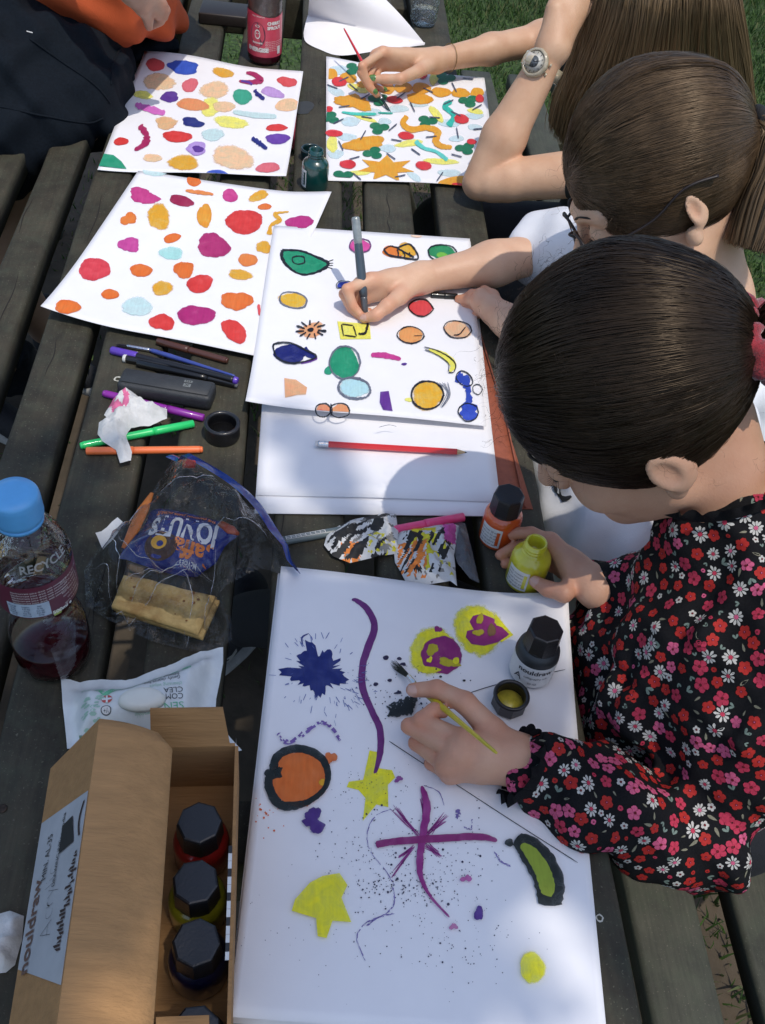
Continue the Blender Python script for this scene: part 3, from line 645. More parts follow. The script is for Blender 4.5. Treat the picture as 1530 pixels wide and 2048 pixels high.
av = [(215, 205), (300, 207), (385, 235), (452, 275), (400, 318), (320, 328), (250, 295), (216, 245)]
PMI.poly([z5(*p) for p in [(v.x, v.y) for v in catmull([Vector((*a, 0)) for a in av + av[:1]], 5)[:-1]]], (24, 146, 104)); outl(PMI, z5, s5, av, 15); outl(PMI, z5, s5, ring(298, 256, 33, 22), 8)
for k in range(4): outl(PMI, z5, s5, [(440, 268 + k * 8), (474, 256 + k * 14)], 5, closed=False)
blobs(PMI, z5, s5, [(612, 185, 48, 32, 0, (216, 76, 156)), (778, 215, 48, 30, 8, (238, 128, 50)), (852, 208, 48, 34, 20, (244, 176, 44)), (1030, 218, 66, 38, 8, (30, 140, 84)), (1030, 232, 28, 14, 0, (120, 190, 70)), (528, 384, 34, 15, -8, (40, 60, 170)), (270, 462, 66, 36, 10, (246, 184, 44)),
    (362, 615, 62, 32, 0, (248, 166, 116), .2), (922, 502, 58, 38, 8, (224, 74, 80)), (868, 640, 62, 38, 3, (248, 160, 92)), (1108, 612, 64, 40, 8, (248, 184, 140)), (255, 735, 80, 46, 5, (20, 26, 108)), (450, 822, 20, 20, 0, TEAL),
    (530, 782, 74, 76, 0, (26, 150, 108)), (837, 788, 14, 6, 0, PUR), (582, 910, 72, 46, 10, (178, 220, 228)), (424, 1025, 38, 30, 0, (240, 150, 108)), (510, 1026, 46, 32, 0, (246, 156, 104)), (956, 948, 78, 68, 0, (250, 180, 42)), (862, 970, 20, 10, 0, YEL), (412, 1032, 14, 12, 0, RED2), (900, 135, 30, 7, 3, (252, 208, 180))])
PMI.poly([z5(*p) for p in [(496, 570), (660, 585), (668, 660), (512, 662)]], (244, 234, 92)); PMI.poly([z5(*p) for p in [(226, 860), (285, 868), (342, 908), (336, 944), (290, 946), (230, 960)]], (249, 176, 128)); PMI.poly([z5(*p) for p in [(715, 930), (758, 926), (778, 1028), (730, 1022), (712, 985)]], (98, 44, 142))
strokes(PMI, z5, s5, [([(320, 715), (360, 745), (394, 758)], [50, 26, 8], (20, 26, 108)), ([(310, 785), (360, 772), (394, 760)], [10, 14, 8], (104, 50, 150)), ([(668, 742), (742, 745), (820, 764)], [22, 30, 18], (198, 56, 140)), ([(962, 712), (1040, 745), (1086, 790), (1070, 828)], [10, 34, 34, 12], (240, 234, 96)),
    ([(1105, 850), (1150, 880), (1166, 940), (1164, 1000)], [60, 46, 22, 50], (40, 70, 176), dict(rag=.4)), ([(1164, 990), (1168, 1075)], [90, 70], (46, 76, 190), dict(rag=.25))])
for rg, w, c in [((612, 185, 54, 36), 9, (110, 60, 110)), ((1030, 220, 72, 42), 8, BLK), ((272, 463, 72, 40, 10), 9, GRY), ((868, 640, 68, 42, 3), 8, BLK), ((1108, 612, 70, 44, 8), 7, BLK), ((922, 502, 62, 43, 8), 9, BLK), ((582, 912, 82, 54, 10), 15, GRY), ((424, 1025, 42, 34), 8, BLK), ((510, 1026, 50, 36), 8, BLK),
    ((956, 948, 82, 72), 11, BLK), ((535, 782, 80, 82), 9, GRY), ((1210, 920, 24, 24), 6, BLK), ((1165, 1035, 50, 45), 7, BLK), ((1145, 865, 46, 34, 40), 7, BLK), ((528, 384, 38, 18, -8), 6, BLK)]: outl(PMI, z5, s5, ring(*rg), w, c)
outl(PMI, z5, s5, [(735, 205), (765, 190), (800, 195), (860, 175), (895, 215), (905, 255), (830, 250), (760, 235)], 10); outl(PMI, z5, s5, [(790, 190), (830, 215), (890, 245)], 9, closed=False)
for k in range(3): outl(PMI, z5, s5, [(800 + k * 30, 205 + k * 8), (810 + k * 30, 225 + k * 6), (805 + k * 30, 245)], 8, closed=False)
for k in range(11):
    t = 2 * math.pi * k / 11; outl(PMI, z5, s5, [(362 + 34 * math.cos(t), 615 + 20 * math.sin(t)), (362 + 82 * math.cos(t + .1), 615 + 50 * math.sin(t + .1))], 11, closed=False)
PMI.blob(*z5(360, 616), 6, 4, 0, BLK)
outl(PMI, z5, s5, [(517, 588), (578, 594)], 7, closed=False); outl(PMI, z5, s5, [(578, 594), (592, 650)], 8, closed=False); outl(PMI, z5, s5, [(592, 650), (530, 646)], 7, closed=False); outl(PMI, z5, s5, [(530, 646), (517, 588)], 7, closed=False)
outl(PMI, z5, s5, [(654, 570), (648, 615), (632, 636), (602, 636)], 12, closed=False)
outl(PMI, z5, s5, [(172, 720), (180, 690), (260, 682), (330, 715), (392, 755), (320, 778), (250, 788), (190, 760)], 11)
outl(PMI, z5, s5, [(940, 705), (1000, 720), (1060, 755), (1100, 790), (1092, 830), (1062, 832)], 6, closed=False); outl(PMI, z5, s5, [(945, 718), (1010, 745), (1060, 790), (1062, 830)], 6, closed=False)
outl(PMI, z5, s5, [(1148, 600), (1120, 640), (1090, 645)], 6, closed=False); outl(PMI, z5, s5, [(885, 644), (935, 648)], 5, closed=False); outl(PMI, z5, s5, [(465, 995), (472, 1030), (462, 1055)], 8, closed=False)
for k in range(5): outl(PMI, z5, s5, [(1000 + k * 14, 885), (1058 + k * 3, 930 + k * 6), (1020 + k * 4, 1010)], 4, GRY, closed=False)
outl(PMI, z5, s5, [(705, 1118), (760, 1104), (800, 1112)], 3, GRY, closed=False)
# -- big painting nearest the camera, on a second sheet
U0 = Paper('blank sheet under the splattered painting, one corner showing', 'sheet of paper', [(556, 1146), (1126, 1208), (1209, 2086), (452, 2046)], .0012, n=10, name='sheet_of_paper')
c6 = lambda a, b: .003 * sn(a * 6 + .5) * sn(b * 7 + .8) + cor(a, b, 1, .0, .010, .35) + cor(a, b, 0, 1, .008, .3) + .0038 + .004 * max(0, a - .85) * 6 * max(0, 1 - b * 3)
PBO = Paper('splattered painting with yellow stars, orange apple and green pickle, nearest the camera', 'painting', [(562, 1138), (1128, 1203), (1212, 2083), (457, 2043)], .0032, c6, n=44)
zA = Zm(460, 1130, .4575); zB = Zm(460, 1480, .4967); A_, B_ = .4575, .4967; MG = (146, 38, 116); YL = (252, 242, 40); BG = (12, 24, 22)
pts = []
for i in range(72):
    t = 2 * math.pi * i / 72; r = 60 + 26 * abs(math.sin(2.5 * t + .7)) + random.uniform(-14, 20) + (46 if abs(t - 3.2) < .2 else 0) + (44 if abs(t - 4.5) < .15 else 0) + (22 if abs(t - .3) < .2 else 0)
    pts.append(zA(385 + r * 1.25 * math.cos(t), 470 + r * 1.12 * math.sin(t)))
PBO.poly(pts, (18, 34, 112))
fine = MB(); fineP = MB()
for _ in range(80):
    t = random.uniform(0, 6.28) if random.random() < .45 else random.gauss(.75, .45); r0 = random.uniform(95, 165); L = random.uniform(8, 34)
    if math.sin(t) > .2 and math.cos(t) > 0: r0 += random.uniform(0, 60)
    a = t + random.uniform(-.5, .5); x, y = 395 + r0 * 1.2 * math.cos(t), 470 + r0 * math.sin(t)
    PBO.stroke([zA(x, y), zA(x + L * math.cos(a), y + L * math.sin(a))], random.uniform(.5, 1.5), (30, 50, 130), mb=fine, lift=.0007)
strokes(PBO, zA, A_, [([(345, 300), (315, 318), (318, 350)], [2, 9, 3], (30, 44, 120))])
link('paint_spray', fine.v, fine.f, paint((96, 112, 172)), PBO.o, kind='stuff')
YS = [(610, 812), (650, 820), (652, 890), (708, 898), (722, 930), (690, 962), (692, 1060), (640, 1048), (580, 1120), (592, 1020), (562, 985), (510, 972), (520, 948), (582, 940)]
PBO.poly([zA(*p) for p in YS], YL)
strokes(PBO, zA, A_, [([(532, 153), (555, 158), (600, 195), (632, 270), (604, 360), (580, 440), (580, 540), (620, 640), (655, 720), (656, 820), (632, 918)], [8, 20, 28, 30, 34, 30, 32, 28, 30, 28, 12], (112, 40, 116), dict(rag=.06))])
blobs(PBO, zA, A_, [(890, 380, 96, 104, 0, YL, .05), (925, 396, 84, 80, 0, MG, .03), (884, 370, 24, 24, 20, (190, 178, 40), .15), (955, 428, 38, 20, 10, (196, 186, 44), .2), (988, 420, 15, 14, 0, YL), (872, 416, 12, 12, 0, YL, .2), (862, 458, 44, 16, 8, YL, .15), (908, 282, 14, 14, 0, MG, .2),
    (1085, 285, 100, 104, 0, YL, .05), (681, 407, 12, 10, 0, (38, 22, 62)), (740, 411, 10, 7, 0, (38, 22, 62)), (757, 435, 10, 8, 0, (38, 22, 62), .2), (637, 523, 10, 8, 0, (38, 22, 62)), (698, 506, 9, 7, 0, (38, 22, 62)), (735, 560, 14, 7, 0, (30, 24, 60), .2), (920, 490, 6, 5, 0, BLK), (1023, 507, 6, 5, 0, BLK)])
PBO.poly([zA(*p) for p in [(1160, 215), (1200, 265), (1238, 308), (1185, 340), (1150, 300)]], YL)
PBO.poly([zA(*p) for p in [(1046, 250), (1062, 224), (1100, 216), (1150, 235), (1180, 262), (1226, 304), (1170, 340), (1110, 356), (1055, 348), (1030, 318), (1036, 290), (1064, 284)]], MG)
PBO.lift += .0009
blobs(PBO, zA, A_, [(1092, 240, 13, 24, 10, (190, 176, 40), .12), (1084, 300, 22, 14, 0, (192, 180, 44), .15), (1142, 290, 16, 28, 10, (128, 96, 60), .1)])
for k in range(13):
    x = 690 + k * 9; PBO.stroke([zA(x, 668 - k * 3), zA(x + 12, 640 - k * 4 - (k % 3) * 12), zA(x - 8 + k, 620 - k * 3)], [12 * A_, 14 * A_, 3 * A_], (30, 36, 38), rag=.4)
PBO.stroke([zA(700, 660), zA(745, 648), zA(800, 640)], [10, 14, 16], (26, 32, 34), rag=.4)
strokes(PBO, zA, A_, [([(208, 742), (255, 782), (320, 742), (390, 697), (440, 712), (482, 774)], [24, 20, 20, 18, 14, 12], (116, 84, 158), dict(dry=.4, rag=.3))])
blobs(PBO, zA, A_, [(300, 940, 118, 118, 0, (232, 112, 36), .03), (438, 848, 22, 26, 20, (240, 124, 60), .2), (404, 955, 16, 14, 0, (244, 170, 30)), (170, 915, 20, 17, 0, BG)])
PBO.stroke([zA(*p) for p in [(222, 912), (192, 895), (205, 845), (260, 812), (330, 812), (400, 850), (428, 920), (410, 985), (350, 1035), (280, 1058), (215, 1050), (175, 990), (172, 935)]], [44 * A_, 40 * A_, 36 * A_, 34 * A_, 36 * A_, 34 * A_, 28 * A_, 22 * A_, 26 * A_, 36 * A_, 40 * A_, 40 * A_, 34 * A_, 44 * A_], BG, rag=.1, closed=True, name='ink_outline')
strokes(PBO, zB, B_, [([(770, 190), (792, 270), (778, 370), (766, 450), (764, 540), (800, 625), (882, 718)], [14, 32, 32, 30, 22, 12, 8], (150, 40, 124), dict(rag=.15)), ([(586, 426), (640, 416), (700, 410), (850, 400), (1000, 394), (1074, 410)], [30, 28, 30, 30, 30, 14], (142, 34, 108), dict(rag=.08)),
    ])
ft = MB()
for (x0, y0, x1, y1, sp, n_) in [(655, 262, 762, 392, 16, 12), (872, 298, 778, 396, 22, 14), (745, 425, 646, 560, 10, 9), (785, 420, 852, 474, 16, 12), (745, 425, 676, 480, 14, 9), (770, 470, 768, 560, 14, 8), (772, 210, 776, 330, 9, 6)]:
    dx, dy = x1 - x0, y1 - y0; L_ = math.hypot(dx, dy); nx_, ny_ = -dy / L_, dx / L_
    for _ in range(n_):
        o0, o1 = random.gauss(0, sp * .5), random.gauss(0, sp * .3); t0, t1 = random.uniform(0, .25), random.uniform(.7, 1.0)
        PBO.stroke([zB(x0 + dx * t0 + nx_ * o0, y0 + dy * t0 + ny_ * o0), zB(x0 + dx * .5 + nx_ * (o0 + o1) * .45, y0 + dy * .5 + ny_ * (o0 + o1) * .45), zB(x0 + dx * t1 + nx_ * o1, y0 + dy * t1 + ny_ * o1)], [.6, random.uniform(1.2, 2.6), .7], (146, 48, 128), mb=ft, rag=.2, lift=.0007)
link('feathered_strokes', ft.v, ft.f, paint((150, 52, 132)), PBO.o, kind='stuff')
blobs(PBO, zB, B_, [(335, 330, 44, 38, 0, (76, 40, 126), .3), (1000, 703, 20, 24, 0, (88, 50, 140), .15), (678, 162, 14, 12, 0, (130, 50, 130), .25), (950, 562, 18, 14, 0, (190, 100, 160), .3), (898, 755, 12, 14, 0, (200, 130, 170), .3)])
PBO.poly([zB(*p) for p in [(322, 578), (372, 552), (440, 540), (472, 588), (448, 640), (488, 738), (412, 732), (388, 802), (352, 794), (346, 722), (248, 692), (262, 645)]], YL)
PBO.blob(*zB(1215, 920), 50 * B_, 60 * B_, -12, YL, .04)
PBO.stroke([zB(*p) for p in [(1150, 400), (1200, 440), (1255, 510), (1285, 590), (1285, 672)]], [50 * B_, 100 * B_, 122 * B_, 120 * B_, 90 * B_], BG, rag=.06, name='ink_outline')
PBO.blob(*zB(1122, 418), 18 * B_, 14 * B_, 0, BG, .1)
PBO.stroke([zB(*p) for p in [(1170, 426), (1210, 460), (1255, 530), (1275, 600), (1268, 630)]], [20 * B_, 54 * B_, 64 * B_, 62 * B_, 40 * B_], (146, 166, 50), rag=.06)
hair_l = MB()
PBO.stroke([(778, 1483), (840, 1524), (900, 1562), (1020, 1640), (1155, 1726)], 1.6, BLK, mb=hair_l, rag=0, lift=.0008); PBO.stroke([(915, 1395), (1000, 1368), (1130, 1340)], 1.6, BLK, mb=hair_l, rag=0, lift=.0008)
link('pencil_line', hair_l.v, hair_l.f, paint((40, 40, 52)), PBO.o)
spk = MB()
def dots(cx, cy, sx, sy, n, r0, r1):
    for _ in range(n):
        x, y = random.gauss(cx, sx), random.gauss(cy, sy); r = random.uniform(r0, r1) * (1.8 if random.random() < .06 else 1); X, Y = zB(x, y)
        if not (470 < X < 1190 and 1180 < Y < 2040): continue
        PBO.poly([(X + r * math.cos(t) * random.uniform(.8, 1.2), Y + r * math.sin(t)) for t in [2 * math.pi * i / 7 for i in range(7)]], BLK, lift=.0008, mb=spk)
dots(640, 470, 150, 130, 260, .5, 1.5); dots(760, 600, 110, 40, 130, .7, 1.8); dots(900, 500, 90, 80, 60, .6, 1.4); dots(700, 800, 220, 120, 70, .5, 1.3); dots(560, 180, 90, 60, 50, .5, 1.2); dots(950, 840, 130, 80, 60, .5, 1.6); dots(700, -180, 110, 60, 90, .5, 1.5); dots(300, 700, 200, 120, 30, .5, 1)
link('ink_splatter', spk.v, spk.f, paint((40, 34, 66)), PBO.o, kind='stuff')
osp = MB()
for _ in range(34): 
    X, Y = zA(random.gauss(150, 40), random.gauss(1060, 60)); r = random.uniform(.7, 2.4); PBO.poly([(X + r * math.cos(t), Y + r * math.sin(t)) for t in [2 * math.pi * i / 7 for i in range(7)]], ORG, lift=.0008, mb=osp)
link('paint_spray', osp.v, osp.f, paint((238, 110, 56)), PBO.o, kind='stuff')
vl = MB()
for pts_, w in [([(650, 280), (590, 305), (556, 360), (560, 440), (625, 525), (662, 585)], 4), ([(780, 184), (840, 210), (862, 265)], 3), ([(655, 590), (660, 660), (620, 705), (545, 740), (510, 800), (545, 890)], 5), ([(662, 700), (600, 715), (550, 750)], 6), ([(920, 280), (915, 320)], 18), ([(975, 320), (970, 360), (940, 350)], 6), ([(1065, 450), (1090, 490), (1130, 510)], 7)]:
    PBO.stroke([zB(*p) for p in pts_], w * B_, (96, 82, 150), mb=vl, rag=.4, dry=.3, lift=.0007)
link('dry_brush_marks', vl.v, vl.f, paint((118, 104, 166)), PBO.o, kind='stuff')

# ================================================================ THINGS ON THE TABLE
from mathutils import noise as mnoise
from mathutils.geometry import delaunay_2d_cdt
m_cap = mat('black_plastic', (0.012, 0.012, 0.014), .38, var=.2, vscale=40, bump=.15, bscale=400, coat=.2)
m_capdark = mat('dark_plastic', (0.022, 0.026, 0.028), .45, vscale=40)
m_label = mat('printed_label', (0.70, 0.69, 0.66), .5, var=.05)
m_print = mat('black_print', (0.02, 0.02, 0.022), .6)
m_clear = clear_mat('clear_plastic', (.93, .95, .96), 1.1, .04, .35, 22)
m_metal = mat('bright_metal', (0.75, 0.75, 0.76), .22, metal=1.0, bump=.2, bscale=300)
def pt_in(p, poly):
    x, y = p; c = False; j = len(poly) - 1
    for i in range(len(poly)):
        xi, yi = poly[i]; xj, yj = poly[j]
        if (yi > y) != (yj > y) and x < (xj - xi) * (y - yi) / (yj - yi) + xi: c = not c
        j = i
    return c
def edge_dist(p, poly):
    best = 1e9; P = Vector(p)
    for i in range(len(poly)):
        a, b = Vector(poly[i - 1]), Vector(poly[i]); ab = b - a; t = max(0, min(1, (P - a).dot(ab) / max(ab.length_squared, 1e-12))); best = min(best, (P - a - ab * t).length)
    return best
def patch(outline, res, hfun, h=0.0, jit=.25):
    """crumpled sheet inside a photo outline; hfun(x, y, distance to rim) -> height above the table"""
    W = [U(x, y, h) for x, y in outline]; O = [(p.x, p.y) for p in W]
    B = []
    for i in range(len(O)):
        a, b = Vector(O[i - 1]), Vector(O[i]); k = max(1, int((b - a).length / res))
        for j in range(k): B.append(tuple(a.lerp(b, j / k)))
    pts = [Vector(p) for p in B]; edges = [(i, (i + 1) % len(B)) for i in range(len(B))]
    x0, x1 = min(p[0] for p in B), max(p[0] for p in B); y0, y1 = min(p[1] for p in B), max(p[1] for p in B)
    for j in range(int((y1 - y0) / res) + 2):
        for i in range(int((x1 - x0) / res) + 2):
            p = (x0 + (i + .5 * (j % 2) + random.uniform(-jit, jit)) * res, y0 + (j + random.uniform(-jit, jit)) * res)
            if pt_in(p, B) and edge_dist(p, B) > res * .5: pts.append(Vector(p))
    vs, _, fs, *_r = delaunay_2d_cdt(pts, edges, [], 1, 1e-7)
    V = [(v.x, v.y, TZ + hfun(v.x, v.y, edge_dist(v, B))) for v in vs]; F = []
    for f in fs:
        a, b, c = [Vector(V[i]) for i in f[:3]]
        F.append(tuple(f) if (b - a).cross(c - a).z > 0 else tuple(f[::-1]))
    return V, F
def rid(x, y, sc, seed=0.0, oc=3):
    """sharp creases 0..1"""
    v = 0; a = .6; 
    for i in range(oc):
        v += a * (1 - abs(mnoise.noise(Vector((x * sc, y * sc, seed + i * 7.3)))) * 2.2); a *= .5; sc *= 2.1
    return v
def drape(V, bvh, lift):
    out = []
    for v in V:
        hit = bvh.ray_cast(Vector((v[0], v[1], 3)), Vector((0, 0, -1)))
        out.append(Vector((v[0], v[1], hit[0].z + lift)) if hit[0] is not None else Vector(v))
    return out
def bvh_of(V, F): return BVHTree.FromPolygons([tuple(v) for v in V], [tuple(f) for f in F])

# -- ink bottles
INKM = {}
def ink(name, c): return mat('ink_' + name, S(c), .28, var=.12, vscale=30, coat=.8, spec=.6)
def octcap(base, z0, z1, r, rot=0, hollow=False):
    mb = MB(); bx, by, bz = base; n = 8
    def rg(rr, z): return [(bx + rr * math.cos(2 * math.pi * (i + .5) / n + rot), by + rr * math.sin(2 * math.pi * (i + .5) / n + rot), bz + z) for i in range(n)]
    L = [rg(r * 1.0, z0), rg(r * 1.03, z0 + .001), rg(r * .97, z1 - .0022), rg(r * .93, z1 - .0006), rg(r * .86, z1)]
    V = sum(L, []); F = []
    for j in range(len(L) - 1):
        for i in range(n): i2 = (i + 1) % n; F.append((j * n + i, j * n + i2, (j + 1) * n + i2, (j + 1) * n + i))
    F.append(tuple((len(L) - 1) * n + i for i in range(n))); F.append(tuple(range(n - 1, -1, -1)))
    mb.add(V, F); return mb
def cyl_label(mb, base, r, z0, z1, a0, a1, m=0, n=14, bulge=0):
    V = []; F = []
    for j in range(2):
        for i in range(n + 1):
            t = a0 + (a1 - a0) * i / n; V.append((base[0] + r * math.cos(t), base[1] + r * math.sin(t), base[2] + (z0, z1)[j]))
    for i in range(n): F.append((i, i + 1, n + 2 + i, n + 1 + i))
    mb.add(V, F, m)
def cyl_text(mb, s, base, r, zc, ac, size, m=0, bold=0.0, squeeze=1.0):
    V, F = text_mesh(s, size, bold)
    mb.add([(base[0] + r * math.cos(ac + v.x * squeeze / r), base[1] + r * math.sin(ac + v.x * squeeze / r), base[2] + zc + v.y) for v in V], F, m)
def ink_bottle(px, inkcol, colname, label, capped=True, lab=True, la=-1.9, R=.0212, h=0.0, body=.043, rot=.3, cat='ink bottle', white=False):
    p = U(px[0], px[1], h); base = (p.x, p.y, TZ + h + .0004)
    b = empty('ink_bottle', base, label, cat, 'bottles of drawing ink')
    im = ink(colname, inkcol); k = R / .0212
    prof = [(.018 * k, 0), (.0205 * k, .0012), (R, .004), (R, body - .006), (R * .97, body - .002), (R * .86, body + .002), (R * .66, body + .0048), (.0128 * k, body + .006)]
    if not capped: prof += [(.0128 * k, body + .0075), (.0112 * k, body + .008), (.0112 * k, body + .010), (.0122 * k, body + .0105), (.0122 * k, body + .0115), (.0112 * k, body + .012), (.0112 * k, body + .014), (.0122 * k, body + .0145), (.0122 * k, body + .0155), (.011 * k, body + .016), (.0112 * k, body + .020), (.0098 * k, body + .0205), (.0088 * k, body + .019), (.0085 * k, body + .004), (.004 * k, body + .003)]
    link('body', *lathe(prof, base, 40), im if not white else m_capdark, b)
    if white:
        mb = MB(); mb.add(*lathe([(R + .0004, .0030), (R + .0004, body - .009)], base, 40, cap0=False, cap1=False)); mb.build('label', m_label, b)
    if capped:
        c = octcap(base, body + .004, body + .029, .0172 * k, rot); link('cap', c.v, c.f, m_cap, b, smooth=False)
        link('collar', *lathe([(.0165 * k, body + .003), (.0165 * k, body + .0055)], base, 32), m_cap, b)
    if lab:
        if not white:
            mb = MB(); cyl_label(mb, base, R + .0003, .006, body - .008, la - .62, la + .62); L = mb.build('label', m_label, b)
        else: L = b
        t = MB()
        if white:
            cyl_text(t, 'nouldraw', base, R + .0007, body - .016, la, .0092, bold=.0002); cyl_text(t, 'calligraphy ink', base, R + .0007, body - .025, la + .1, .0042); cyl_text(t, '30 ml', base, R + .0007, .009, la, .004); cyl_text(t, 'A', base, R + .0007, .014, la - .72, .013)
        else:
            for i in range(5): cyl_text(t, random.choice(['acrylic ink for pen', 'shake well before use', 'water resistant', 'non toxic 30 ml']), base, R + .0005, .010 + i * .0048, la - .12, .0036, squeeze=.9)
        t.build('print', m_print, L)
        if not white:
            c = MB(); cyl_label(c, base, R + .0005, .010, body - .012, la + .36, la + .52); c.build('colour_swatch', im, L)
    return b, base
ink_bottle((1060, 1342), (10, 12, 16), 'black', 'white-labelled ink bottle with black faceted cap standing on the splattered painting', la=-1.75, white=True, h=.0078)
ink_bottle((994, 1076), (222, 92, 30), 'orange', 'orange ink bottle with faceted black cap beside the blank pad', la=-2.3)
ink_bottle((1048, 1160), (214, 206, 44), 'yellow', 'open yellow ink bottle held by the hand at the table edge', capped=False, la=-2.35)
ink_bottle((629, 374), (8, 66, 62), 'green', 'open dark green ink bottle between the two far paintings', capped=False, la=-2.9)
def screw_cap(px, r, hh, label, inside, tilt=(0, 0), mt=None, h=0.0, octo=True, name='ink_jar_lid'):
    """upturned cap: outer wall, rim, threaded hollow"""
    p = U(px[0], px[1], h); base = (p.x, p.y, TZ + h + .0004); n = 8 if octo else 40
    outer = [(r * .9, 0), (r * .97, .0012), (r, .003), (r * 1.0, hh * .82)]; rim = [(r * .97, hh), (r * .86, hh), (r * .80, hh - .001)]
    b = empty(name, base, label, 'bottle cap')
    V, F = lathe(outer, base, n, cap1=False); link('wall', V, F, mt or m_cap, b, smooth=not octo)
    prof = [(r * 1.0, hh * .80), (r * 1.02, hh * .92), (r * .96, hh), (r * .84, hh), (r * .79, hh - .0015)]
    for i in range(3): z = hh - .004 - i * .003; prof += [(r * .76, z), (r * .80, z - .0012)]
    prof += [(r * .76, hh * .3)]
    link('rim', *lathe(prof, base, 40, cap0=False, cap1=False), mt or m_cap, b)
    link('liner', *lathe([(r * .77, hh * .28), (r * .77, hh * .31)], base, 32), inside, b)
    return b
screw_cap((1016, 1410), .0172, .019, 'black bottle cap with wet yellow ink inside, on the splattered painting', mat('wet_yellow', S((214, 196, 70)), .3, var=.2, vscale=80, coat=.5), h=.0078)
screw_cap((621, 318), .0165, .019, 'dark green inked bottle cap lying behind the green ink bottle', mat('wet_green', S((6, 80, 84)), .2, coat=.6), mt=mat('inky_cap', (0.006, 0.025, 0.028), .3, coat=.3), octo=False)
screw_cap((445, 872), .0208, .022, 'glossy black round lid upturned on the slat near the zip bag', mat('lid_inside', (0.01, 0.01, 0.011), .25, coat=.5), octo=False, name='jar_lid')

# -- pens, pencils, brushes
def U3(t): p = U(t[0], t[1], t[2] if len(t) > 2 else 0); return Vector((p.x, p.y, TZ + (t[2] if len(t) > 2 else 0)))
def along(a, b, prof, n=16, flat=1.0):
    """turned profile [(fraction, radius)] between two points"""
    return tube([a.lerp(b, t) for t, _ in prof], [r for _, r in prof], n, flat=flat)
def felt_pen(a, b, col, label, r=.0046, capfrac=.36, capcol=None, endcol=None, name='felt_pen', cat='felt pen', group='felt pens scattered on the table', barrel=None):
    a, b = U3(a), U3(b); m = mat('pen_%d_%d_%d' % col, S(col), .35, var=.06, coat=.3); mc = m if capcol is None else mat('pen_%d_%d_%d' % capcol, S(capcol), .35, var=.06, coat=.3)
    o = empty(name, a.lerp(b, .5) - Vector((0, 0, r)), label, cat, group)
    f = capfrac
    V, F = along(a, b, [(0, r * .72), (.006, r * .98), (f * .9, r * 1.04), (f, r * 1.02)], 18)
    for i, v in enumerate(V):                               # ribbed cap
        c = a.lerp(b, min(1, max(0, (v - a).dot(b - a) / (b - a).length_squared)))
        if i % 2 and 18 <= i < 54: V[i] = c + (v - c) * .93
    link('pen_cap', V, F, mc, o)
    link('barrel', *along(a, b, [(f + .0005, r * .90), (f + .02, r * .93), (.97, r * .92), (.972, r * .92)], 18), barrel or m, o)
    link('end_plug', *along(a, b, [(.9725, r * .84), (.99, r * .8), (1, r * .6)], 16), m if endcol is None else mat('pen_%d_%d_%d' % endcol, S(endcol), .4), o)
    return o
felt_pen((408, 836, .0048), (206, 786, .0048), (136, 38, 150), 'purple felt pen lying under the crumpled tissue', r=.0048)
felt_pen((388, 847, .0049), (160, 892, .0049), (44, 208, 112), 'bright green felt pen crossing the tissue', r=.0049)
felt_pen((172, 902, .0047), (406, 899, .0047), (240, 120, 66), 'orange felt pen lowest of the scattered pens', r=.0047, capfrac=.40)
felt_pen((928, 1034, .0048), (770, 1063, .0048), (240, 76, 130), 'pink felt pen behind the paint-stained wipes', r=.0052, capfrac=.5)
felt_pen((476, 762, .0105), (222, 700, .0048), (18, 18, 22), 'black felt pen with purple cap in the row of dark pens', r=.0048, capfrac=.03, capcol=(96, 64, 176), endcol=(96, 64, 176))
link('purple_sleeve', *along(U3((274, 712, .006)), U3((222, 700, .005)), [(0, .0050), (.05, .0052), (.95, .0052), (1, .004)], 16), mat('pen_96_64_176', S((96, 64, 176)), .35), [o for o in bpy.data.objects if o.get('label', '').startswith('black felt pen with purple')][0])
felt_pen((246, 716, .0048), (470, 758, .0052), (16, 16, 18), 'black felt pen with a white tip in the row of dark pens', r=.0050, capfrac=.03, capcol=(226, 224, 216))
felt_pen((274, 726, .0048), (476, 770, .0046), (22, 22, 24), 'black pen with clear grey cap, nearest the spectacle case', r=.0048, capfrac=.7, capcol=(14, 14, 16), endcol=(120, 120, 124))
felt_pen((314, 682, .0046), (456, 722, .0046), (82, 48, 36), 'dark brown felt pen half under the orange blot sheet', r=.0048, capfrac=.45)
def brush(tip, ferr, hand0, end, col, label, r=.0033, bcol=(40, 36, 34), fl=.014, hairs=True, spread=.0022):
    tip, ferr, hand0, end = map(U3, (tip, ferr, hand0, end)); o = empty('paintbrush', tip, label, 'paintbrush')
    m = mat('lacquer_%d_%d_%d' % col, S(col), .3, var=.08, coat=.6)
    link('handle', *along(hand0, end, [(0, r * .8), (.05, r), (.25, r * 1.1), (.6, r * .75), (.97, r * .5), (1, r * .35)], 14), m, o)
    link('ferrule', *along(ferr, hand0, [(0, r * .75), (.1, r * .85), (.9, r * .86), (1, r * .82)], 14), m_metal, o)
    mb = MB(); a, b, d = frame(ferr - tip)
    for _ in range(40):
        t = random.uniform(0, 6.28); q = math.sqrt(random.random()); s0 = ferr + (a * math.cos(t) + b * math.sin(t)) * r * .7 * q
        s1 = tip + (a * math.cos(t) + b * math.sin(t)) * spread * q + d * random.uniform(-.001, .003); mid = s0.lerp(s1, .5) + (a * math.cos(t) + b * math.sin(t)) * r * .2 * q
        mb.add(*tube([s0, mid, s1], [.0003, .0003, .0001], 4, cap=False))
    mb.build('bristles', mat('bristle_%d' % bcol[0], S(bcol), .6), o); return o
